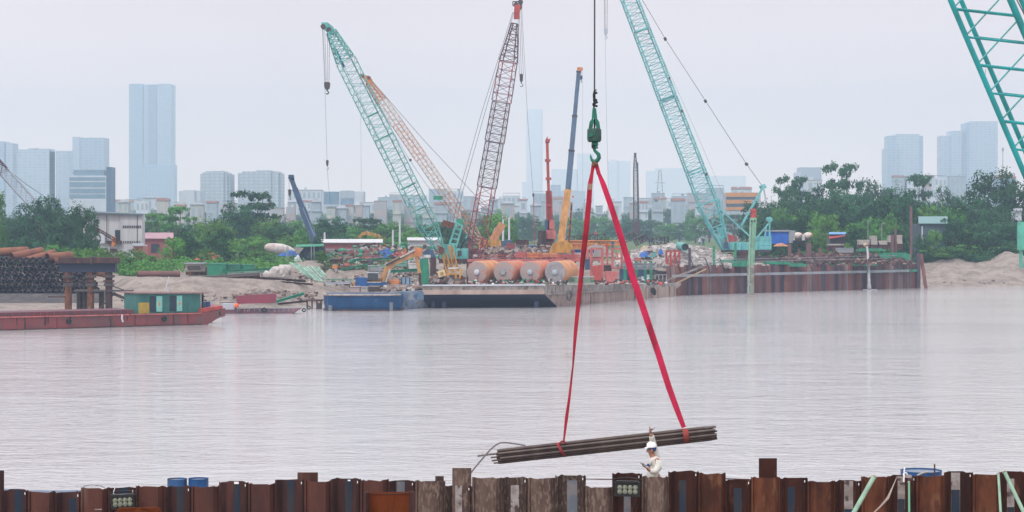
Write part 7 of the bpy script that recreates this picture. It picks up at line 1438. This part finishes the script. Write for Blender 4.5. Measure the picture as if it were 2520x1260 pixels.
# barrels and platform behind the wall
t = thing('work_platform', (X(1300, 60), 58, 0), 'low working platform floating right behind the near wall', 'platform')
MB().box((X(-300, 60), 53.5, 3.6), (X(2800, 60), 60, 4.05)).build('deck', M('worn_deck', (.12, .10, .09), (.2, .18, .16), sc=1, rough=.9), t)
MB().box((X(-300, 60), 42, 5.2), (X(2800, 60), 47.5, 5.46)).build('raised_walkway', M('worn_deck2', (.14, .11, .10), (.2, .18, .16), sc=1, rough=.9), t)
for k in range(24): x = X(-280, 60) + k * 1.6; MB().tube((x, 45, -2), (x, 45, 5.2), .14, 8).build('walkway_leg', STEEL, t); MB().tube((x, 57, -2), (x, 57, 3.6), .18, 8).build('deck_leg', STEEL, t)
def barrel(px0, px1, py, d, label, m, h=.9):
    c = P((px0 + px1) / 2, py, d); r_ = S(px1 - px0, d) / 2; t = thing('barrel', V((c.x, d, 4.05)), label, 'barrel', 'blue barrels behind the wall'); H = c.z - 4.05
    MB().lathe((c.x, d, 4.05), (c.x, d, c.z), [(0, r_ * .97), (.04, r_), (H * .33, r_), (H * .35, r_ * 1.03), (H * .38, r_), (H * .66, r_), (H * .68, r_ * 1.03), (H * .71, r_), (H - .03, r_), (H, r_ * 1.01)], 30, False).build('drum', m, t, smooth=True)
    MB().lathe((c.x, d, c.z - .05), (c.x, d, c.z), [(0, r_ * .97), (.01, r_ * .97)], 30).build('lid', M('barrel_lid', (.10, .16, .26), (.2, .22, .26), sc=5, rough=.4), t)
BB = paint('barrel_blue', (.015, .085, .26), .1, rough=.4); BG = M('barrel_patched', (.03, .10, .25), (.10, .08, .08), sc=1.2, lo=.5, hi=.55, rough=.5)
barrel(412, 460, 1178, 57, 'left blue barrel with a brown patch peeping over the wall', BG); barrel(464, 513, 1177, 57, 'right blue barrel of the pair peeping over the wall', BB); barrel(2217, 2317, 1157, 57, 'wide blue tub peeping over the right part of the wall', BB)
tag(MB().tube(P(2300, 1185, 56.3), P(2300, 1142, 56.3), .022, 6).build('thin_rod', DRUST), 'thin rusty rod sticking up in front of the wide blue tub', 'rod'); tag(MB().path([P(2257, 1170, 56.2), P(2272, 1163, 56.2), P(2285, 1161, 56.2)], .03, 5).build('hose', CONC), 'short grey hose across the wide blue tub', 'hose')
tag(MB().box((X(5, 55), 54.2, 4.05), (X(205, 55), 54.7, Z(1203, 55))).box((X(20, 55), 54.3, Z(1203, 55)), (X(60, 55), 54.6, Z(1198, 55))).build('tank_skid', M('dusty_blue', (.10, .15, .25), (.16, .18, .22), sc=1, rough=.7)), 'dusty blue skid just visible over the left end of the wall', 'skid')

# ================================================================ lifted load: ball weight, hook, slings, bundle
d = 48.0; HK = paint('oxide_green', (.010, .17, .12), .3, rough=.45, sc=9, s3=8, c3=(.04, .04, .04)); HK2 = M('grimy_green', (.035, .065, .06), (.012, .11, .08), sc=8, c3=(.05, .045, .05), s3=10, rough=.55)
tag(MB().tube(P(1463.5, -120, d), P(1463, 245, d), .018, 8).build('hoist_rope', ROPE), 'thick dark wire rope holding the green ball hook', 'rope')
t = thing('rope_socket', P(1463, 268, d), 'knotted rope end with clips above the green ball hook', 'rope socket')
MB().path([P(1463, 222, d), P(1462, 235, d), P(1463, 250, d), P(1461.5, 266, d)], .03, 6, [.02, .035, .03, .02]).build('splice', BLACK, t)
for py, w_ in ((230, .11), (246, .10), (254, .14), (260, .12)): MB().rbox(P(1464.5, py, d - .02), (w_, .07, .05), ry=random.uniform(-.5, .5)).build('rope_clip', BLACK, t)
MB().path([P(1464, 226, d), P(1467, 221, d), P(1468, 220, d)], .012, 5).build('loose_strand', BLACK, t)
t = thing('ball_hook', P(1465, 397, d), 'green overhaul weight with a hook carrying the red slings', 'crane hook')
mb = MB(); mb.hexa([P(1456, 292, d - .06), P(1470, 292, d - .06), P(1470, 292, d + .06), P(1456, 292, d + .06), P(1458, 266, d - .05), P(1467, 266, d - .05), P(1467, 266, d + .05), P(1458, 266, d + .05)]); mb.build('socket', HK, t)
for s_ in (-1, 1): MB().prism([P(1463 + s_ * 1, 296, d - .05), P(1463 + s_ * 5, 290, d - .05), P(1463 + s_ * 12, 300, d - .05), P(1463 + s_ * 14.5, 317, d - .05), P(1463 + s_ * 5, 317, d - .05)], (0, .10, 0)).build('shoulder_lug', HK, t)
MB().beam(P(1463, 318, d), P(1463.5, 280, d), .04).build('pin', BLACK, t)
MB().lathe(P(1462.5, 350, d), P(1462.5, 316, d), [(0, .12), (.02, .155), (.06, .168), (.27, .168), (.31, .16), (.325, .14)], 28).build('weight', HK2, t, smooth=True)
MB().prism([P(1447, 338, d - .168), P(1456, 336, d - .172), P(1462, 330, d - .174), P(1452, 327, d - .172)], (0, .02, 0)).build('paint_patch', HK, t)
MB().lathe(P(1464, 366, d), P(1464, 350, d), [(0, .06), (.02, .085), (.06, .06), (.09, .085), (.15, .075)], 16).build('swivel', HK, t, smooth=True)
MB().disc(P(1460, 360, d - .06), (0, 1, 0), .045, .04, 12).build('swivel_nut', BLACK, t)
hk = [(1463, 364, .04), (1463, 370, .034), (1467, 374, .04), (1473, 380, .048), (1474, 388, .052), (1470, 395, .052), (1463, 398, .048), (1456.5, 394, .036), (1454, 387, .024), (1453.5, 380, .010)]
MB().path([P(a, b, d) for a, b, _ in hk], .05, 10, [r_ for _, _, r_ in hk]).build('hook', HK, t, smooth=True)
SL = M('red_webbing', (.56, .03, .095), (.40, .028, .065), sc=2.2, st=(1, 1, .5), rough=.85, c3=(.13, .022, .03), s3=1.1, lo3=.55, hi3=.68, spec=.1); SL2 = M('dark_red_webbing', (.20, .03, .035), (.28, .04, .045), sc=6, rough=.85)
def webbing(pts, w, name, m, parent, th=.012):
    """flat strap through points (px, py, width px, twist)"""
    vs = []; n = len(pts)
    for k, (px, py, wp, tw) in enumerate(pts):
        c = P(px, py, d); a = pts[max(k - 1, 0)]; b = pts[min(k + 1, n - 1)]; t_ = (P(b[0], b[1], d) - P(a[0], a[1], d)).normalized(); s_ = t_.cross(V((0, 1, 0))).normalized() * -1; s_ = Matrix.Rotation(tw, 3, t_) @ s_; u = s_.cross(t_).normalized(); hw = S(wp, d) / 2
        vs += [c - s_ * hw - u * th / 2, c + s_ * hw - u * th / 2, c + s_ * hw + u * th / 2, c - s_ * hw + u * th / 2]
    return MB().add(vs, [(4 * k + i, 4 * k + (i + 1) % 4, 4 * k + 4 + (i + 1) % 4, 4 * k + 4 + i) for k in range(n - 1) for i in range(4)] + [(0, 1, 2, 3), (4 * n - 4, 4 * n - 1, 4 * n - 2, 4 * n - 3)]).build(name, m, parent)
s1 = thing('lifting_sling', P(1385, 1120, d), 'left red lifting sling, narrowing towards the pipe bundle', 'sling'); s2 = thing('lifting_sling', P(1687, 1090, d), 'right red lifting sling, wide and bright down to the pipe bundle', 'sling')
SLD = SL2
SLL = M('worn_red_webbing', (.38, .026, .05), (.26, .022, .04), sc=2.2, st=(1, 1, .5), rough=.85, c3=(.09, .018, .022), s3=1.1, lo3=.52, hi3=.66, spec=.1)
webbing([(1464, 393, 9, 0), (1461, 402, 10, 0), (1457, 425, 8, .4), (1452, 455, 12, 0), (1449, 500, 13, 0), (1442, 570, 13.5, 0), (1434, 640, 12, 0), (1424, 740, 11, .1), (1416, 820, 9, .4), (1410, 900, 5, .9), (1401, 980, 6.5, .5), (1394, 1030, 8, .2), (1388, 1080, 5, .8), (1386, 1088, 5, .8)], 1, 'webbing', SLL, s1)
webbing([(1452, 452, 10, 0), (1451, 467, 10, 0)], 1, 'label_patch', M('sling_label', (.30, .20, .15), rough=.9), s1, .02)
webbing([(1461, 394, 9, 0), (1466, 402, 11, 0), (1474, 428, 9, .3), (1484, 452, 13, 0), (1504, 508, 14, 0), (1530, 590, 15, 0), (1560, 690, 16, 0), (1590, 780, 16, 0), (1620, 870, 15.5, 0), (1645, 950, 15, 0), (1665, 1005, 14, 0), (1683, 1052, 11, .2)], 1, 'webbing', SL, s2)
MB().path([P(1469, 405, d - .03), P(1463, 401, d - .05), P(1460, 408, d - .03)], .045, 6).build('worn_eye', M('worn_eye_cloth', (.16, .09, .06), rough=1), s2)
webbing([(1470, 418, 3, 0), (1469, 425, 3, 0), (1470, 430, 2, 0)], 1, 'loose_tail', SL2, s2)
# bundle: direction rises to the right
ax = (P(1760, 1065, d) - P(1225, 1124, d)); Lb = ax.length; ax = ax.normalized(); e1 = V((0, 1, 0)); e2 = ax.cross(e1).normalized();
if e2.z < 0: e2 = -e2
PM = [M('bundle_pipe_%s' % n_, c, c2, sc=5, st=(.4, 1, 1), rough=.6, metal=.15, c3=(.10, .045, .03), s3=1.2, lo3=.58, hi3=.7) for n_, c, c2 in (('brown', (.10, .075, .06), (.065, .045, .045)), ('grey', (.14, .115, .105), (.09, .07, .07)), ('dark', (.055, .04, .038), (.08, .055, .05)), ('red', (.20, .06, .03), (.12, .05, .035)))]
rr_ = random.Random(9); R0 = .031; k = 0; base0 = P(1225, 1124, d)
ends = {'tl': (8, -2)}
for row in range(6):
    for col in range(6):
        zo = (row - 2.5) * R0 * 1.78; yo = (col - 2.5 + (row % 2) * .5) * R0 * 2.02
        if (row in (0, 5)) and col in (0, 5): continue
        s0 = rr_.uniform(-.04, .1); s1_ = rr_.uniform(-.22, .06); lab = 'brown steel pipe inside the slung bundle, behind its front row'; grp = 'pipes in the slung bundle'; m = PM[rr_.choice((0, 0, 1, 2))]
        if col == 0: s0 = (.16, .02, .05, -.02, .03, -.05)[row]; s1_ = (-.28, -.12, .02, -.02, .0, .05)[row]; m = PM[(2, 0, 1, 0, 1, 0)[row]]; lab = '%s pipe counted up from the bottom in the front row of the slung bundle' % ORD[row]
        a = base0 + e2 * zo + e1 * yo + ax * s0; b = base0 + e2 * zo + e1 * yo + ax * (Lb + s1_)
        b += e2 * (.0 if True else 0)
        o = MB(); o.path([a, a + (b - a) * .5 - V((0, 0, .0)), b], R0 * .97, 10); o = o.build('steel_pipe', m, smooth=True); tag(o, lab, 'pipe', grp)
for (x0, y0, x1, y1, r_, lab) in ((1175, 1122, 1262, 1112, .022, 'thin rod sticking out farthest left of the bundle'), (1208, 1126, 1240, 1123, .018, 'upper short rod poking out at the bundle left end'), (1210, 1134, 1245, 1129, .02, 'middle short rod poking out at the bundle left end'), (1215, 1140, 1262, 1135, .018, 'lowest rod poking out at the bundle left end'),
        (1735, 1054, 1762, 1050, .025, 'top rod poking out at the bundle right end'), (1742, 1063, 1765, 1061, .02, 'second rod poking out at the bundle right end'), (1740, 1075, 1764, 1071, .028, 'thick rod poking out at the bundle right end'), (1738, 1081, 1763, 1076, .018, 'lowest rod poking out at the bundle right end')):
    tag(MB().tube(P(x0, y0, d - .1), P(x1, y1, d - .1), r_, 8).build('steel_rod', PM[1 if 'top' in lab or 'farthest' in lab else 0]), lab, 'rod')
def ringstrap(px, py, w, m, parent, lean=0, th=.02, name='choker'):
    c = P(px, py, d); rz, ry_ = .175, .225; pts = []
    for i in range(25): g = i / 24 * 2 * math.pi; pts.append(c + e2 * math.cos(g) * rz * 1.03 + e1 * math.sin(g) * ry_ * 1.0 + ax * lean * math.cos(g))
    vs = []
    for p in pts: vs += [p - ax * S(w, d) / 2, p + ax * S(w, d) / 2]
    n = 25; fs = [(2 * i, 2 * i + 1, 2 * i + 3, 2 * i + 2) for i in range(n - 1)]; o = MB().add(vs, fs).build(name, m, parent); mo = o.modifiers.new('thick', 'SOLIDIFY'); mo.thickness = th; return o
cy = lambda px: 1124 + (px - 1225) * (1065 - 1124) / 535
ringstrap(1381, cy(1381), 8, SL2, s1, -.07); ringstrap(1687, cy(1687), 14, M('brown_red_webbing', (.24, .045, .035), (.17, .035, .03), sc=5, rough=.85), s2, 0)
MB().path([P(1376, 1093, d - .2), P(1381, 1087, d - .22), P(1388, 1084, d - .16), P(1392, 1090, d - .16), P(1386, 1092, d - .2)], .022, 6).build('choke_knot', SL2, s1)
# ================================================================ worker in front of the bundle, seen from behind the wall
d = 46.0; base = V((X(1607, d), d, 5.46)); t = thing('person', base, 'worker in white shirt and white helmet raising one arm before the bundle', 'person')
SKIN = M('skin', (.36, .17, .11), (.30, .14, .09), sc=8, rough=.6); SHIRT = M('white_shirt', (.62, .61, .58), (.54, .53, .50), sc=5, rough=.95, bump=.03, bsc=9); TRS = M('dark_trousers', (.035, .035, .05), rough=.95); HEL = M('white_helmet', (.78, .78, .80), rough=.3, spec=.6); HAIR = M('black_hair', (.012, .011, .012), rough=.8); CAPB = M('blue_cloth', (.03, .06, .18), rough=.9); PHONE = M('phone', (.02, .02, .025), rough=.2)
def skin(nodes, edges, name, m, parent, sub=2, root=0):
    me = bpy.data.meshes.new(name); o = bpy.data.objects.new(name, me); COL.objects.link(o); o.parent = parent
    me.from_pydata([V(n_[0]) for n_ in nodes], edges, []); o.modifiers.new('skin', 'SKIN').use_smooth_shade = True
    for i, n_ in enumerate(nodes): me.skin_vertices[0].data[i].radius = (n_[1], n_[2] if len(n_) > 2 else n_[1]); me.skin_vertices[0].data[i].use_root = (i == root)
    s_ = o.modifiers.new('sub', 'SUBSURF'); s_.levels = sub; s_.render_levels = sub; me.materials.append(m); return o
sc_ = 1.0
def q(px, py, y=0): p = P(px, py, d) - base; return V((p.x, p.y + y, p.z))      # the pose is read off the photo, at his distance
hip = V((.02, 0, .93))
N = [(hip, .14, .11), (q(1608, 1160), .12, .10), (q(1609, 1143), .13, .10), (q(1609, 1131), .11, .09), (q(1605, 1122), .062, .058), (q(1602, 1114, -.01), .07, .075), (q(1602.5, 1104, -.01), .088, .095), (q(1603, 1096, -.01), .08, .085),   # 0-7 torso neck head
     (V((-.09, 0, .84)), .10), (V((-.10, -.03, .47)), .068), (V((-.10, .03, .10)), .048), (V((-.14, -.12, .04)), .04), (V((.12, .0, .84)), .10), (V((.14, .02, .47)), .068), (V((.14, .05, .10)), .048), (V((.10, -.10, .04)), .04),   # legs 8-15
     (q(1615, 1128, .06), .075), (q(1611, 1112, .10), .056), (q(1608, 1098, .10), .05), (q(1606, 1084, .04), .05), (q(1602.5, 1072, -.02), .046), (q(1602, 1066, -.04), .042),    # raised arm 16-21
     (q(1615, 1133, -.12), .075), (q(1617, 1150, -.20), .055), (q(1606, 1157, -.32), .046), (q(1594, 1152, -.36), .036), (q(1588, 1146, -.38), .028)]      # lower arm 22-26
E = [(0, 1), (1, 2), (2, 3), (3, 4), (4, 5), (5, 6), (6, 7), (0, 8), (8, 9), (9, 10), (10, 11), (0, 12), (12, 13), (13, 14), (14, 15), (3, 16), (16, 17), (17, 18), (18, 19), (19, 20), (20, 21), (3, 22), (22, 23), (23, 24), (24, 25), (25, 26)]
body = skin(N, E, 'body', SKIN, t)
# shirt over torso and sleeves
g_ = 1.16
SN = [(q(1605, 1184), .19, .15), (q(1606, 1166), .19, .15), (q(1609, 1145), .175, .145), (q(1609, 1132), .15, .12), (q(1606, 1123.5), .08, .08), (q(1615, 1128, .06), .105), (q(1612, 1112, .10), .092), (q(1609, 1098, .10), .085), (q(1606, 1085, .04), .074), (q(1603, 1069, -.02), .062),
      (q(1615, 1133, -.12), .10), (q(1618, 1150, -.20), .08), (q(1606, 1158, -.31), .076), (q(1594, 1152.5, -.36), .058)]
skin(SN, [(0, 1), (1, 2), (2, 3), (3, 4), (3, 5), (5, 6), (6, 7), (7, 8), (8, 9), (3, 10), (10, 11), (11, 12), (12, 13)], 'shirt', SHIRT, t)
skin([(V((.02, 0, .95)), .165, .135), (V((-.09, 0, .82)), .115), (V((-.10, -.03, .47)), .088), (V((-.10, .02, .12)), .068), (V((.12, 0, .82)), .115), (V((.14, .02, .47)), .088), (V((.14, .04, .12)), .068)], [(0, 1), (1, 2), (2, 3), (0, 4), (4, 5), (5, 6)], 'trousers', TRS, t)
for sx, sy in ((-.12, -.04), (.12, -.02)): MB().rbox(base + V((sx, sy, .045)), (.10, .27, .09)).build('shoe', BLACK, t)
# helmet, strap cloth, hair, face
hc = base + q(1603.5, 1100.5, -.01); HA = base + q(1603.5, 1099, -.01)
m3 = Matrix.Rotation(-.10, 3, 'Y')
vs = []; fs = []; prof = [(.0, .116), (.03, .116), (.065, .105), (.095, .08), (.112, .045), (.12, .0)]
for z, r_ in prof:
    for i in range(20): g = i * math.pi / 10; vs.append(hc + m3 @ V((math.cos(g) * r_ * 1.0, math.sin(g) * r_ * .86, z)))
fs = [(j * 20 + i, j * 20 + (i + 1) % 20, (j + 1) * 20 + (i + 1) % 20, (j + 1) * 20 + i) for j in range(5) for i in range(20)] + [tuple(range(20))[::-1]]
hm_ = MB().add(vs, fs).build('helmet', HEL, t, smooth=True)
MB().hexa([hc + m3 @ V(p) for p in ((-.16, -.07, -.012), (-.09, -.10, -.004), (-.09, .10, -.004), (-.16, .07, -.012), (-.16, -.07, -.002), (-.09, -.10, .012), (-.09, .10, .012), (-.16, .07, -.002))]).build('brim', HEL, hm_)
MB().path([hc + m3 @ V(p) for p in ((-.10, 0, .08), (-.05, 0, .118), (.03, 0, .124), (.085, 0, .095))], .012, 5).build('ridge', HEL, hm_)
MB().lathe(hc + V((.015, 0, -.085)), hc + V((.01, 0, .0)), [(0, .075), (.03, .094), (.085, .10)], 16).build('neck_cloth', CAPB, t, smooth=True)
fc = base + q(1601, 1107, -.01)
MB().lathe(fc + V((-.055, 0, -.02)), fc + V((-.12, 0, -.03)), [(0, .02), (.025, .016), (.05, .008)], 8).build('nose', SKIN, t)
for s_ in (-1, 1): MB().disc(fc + V((-.078, s_ * .034, .012)), (1, 0, 0), .012, .012, 8).build('eye', HAIR, t); MB().disc(fc + V((.02, s_ * .088, .0)), (0, 1, 0), .028, .02, 10).build('ear', SKIN, t)
MB().rbox(fc + V((-.078, 0, -.06)), (.014, .05, .010)).build('mouth', M('lips', (.22, .07, .06), rough=.6), t)
# hands: palm and five fingers each
def hand(w, dirv, upv, side, curl, name='hand'):
    dv = V(dirv).normalized(); uv = (V(upv) - dv * V(upv).dot(dv)).normalized(); sv_ = dv.cross(uv) * side
    nodes = [(w, .024, .018), (w + dv * .045, .034, .017), (w + dv * .085, .038, .015)]; ed = [(0, 1), (1, 2)]
    for k, (off, L) in enumerate(((-.032, .078), (-.010, .088), (.011, .082), (.030, .066))):
        r0 = w + dv * .09 + sv_ * off; i0 = len(nodes); c = curl[k]
        p1 = r0 + (dv * math.cos(c * .5) + uv * math.sin(c * .5)) * L * .45; p2 = p1 + (dv * math.cos(c) + uv * math.sin(c)) * L * .32; p3 = p2 + (dv * math.cos(c * 1.5) + uv * math.sin(c * 1.5)) * L * .25
        nodes += [(r0, .0115), (p1, .011), (p2, .010), (p3, .008)]; ed += [(2, i0), (i0, i0 + 1), (i0 + 1, i0 + 2), (i0 + 2, i0 + 3)]
    i0 = len(nodes); b0 = w + dv * .03 - sv_ * .028; nodes += [(b0, .013), (b0 + dv * .03 - sv_ * .025 + uv * .012, .011), (b0 + dv * .06 - sv_ * .03 + uv * .028, .009)]; ed += [(1, i0), (i0, i0 + 1), (i0 + 1, i0 + 2)]
    return skin(nodes, ed, name, SKIN, t, 1)
hand(q(1602, 1066, -.04), (-.05, 0, 1), (.5, -.8, 0), 1, (.25, 2.0, 2.2, 2.3))
hand(q(1588, 1146, -.38), (-.8, -.2, .45), (.3, -.2, .9), 1, (1.2, 1.5, 1.6, 1.8))
w1 = base + q(1602, 1066, -.04); MB().tube(w1 + V((-.02, -.03, .10)), w1 + V((.10, -.05, .22)), .010, 6).build('finger_pointing', SKIN, t) if False else None
ph = thing('radio', base + q(1583, 1141, -.42), 'dark phone held in the lowered hand of the worker', 'phone'); MB().rbox(base + q(1581, 1138, -.42), (.15, .07, .012), ry=.42).build('case', PHONE, ph); MB().rbox(base + q(1581, 1138, -.42) + V((.003, 0, .0075)), (.13, .06, .002), ry=.42).build('screen', GLASS, ph)
tag(MB().beam(w1 + V((.0, -.05, .06)), w1 + V((.09, -.06, .15)), .012, .016).build('marker_stick', GREYR), 'short stick held up in the raised hand of the worker', 'stick')
MB().rbox(base + q(1594, 1143, -.12), (.05, .10, .045)).build('chest_badge', CAPB, t)
# ================================================================ haze: one closed box of even air
mb = MB(); mb.own = False; mb.box((-2400, -40, -4.2), (2400, 4100, 285))
hz = mb.build('haze', (lambda m: m)(bpy.data.materials.new('haze_air'))); hm = hz.data.materials[0]; hm.use_nodes = True
hn = hm.node_tree.nodes; hn.clear(); ho = hn.new('ShaderNodeOutputMaterial'); pv = hn.new('ShaderNodeVolumePrincipled')
pv.inputs['Color'].default_value = (.58, .78, 1.0, 1); pv.inputs['Density'].default_value = .00024; pv.inputs['Anisotropy'].default_value = 0.1
hm.node_tree.links.new(pv.outputs[0], ho.inputs['Volume'])
tag(hz, 'pale haze filling the air over the river and city', None, None, 'stuff')
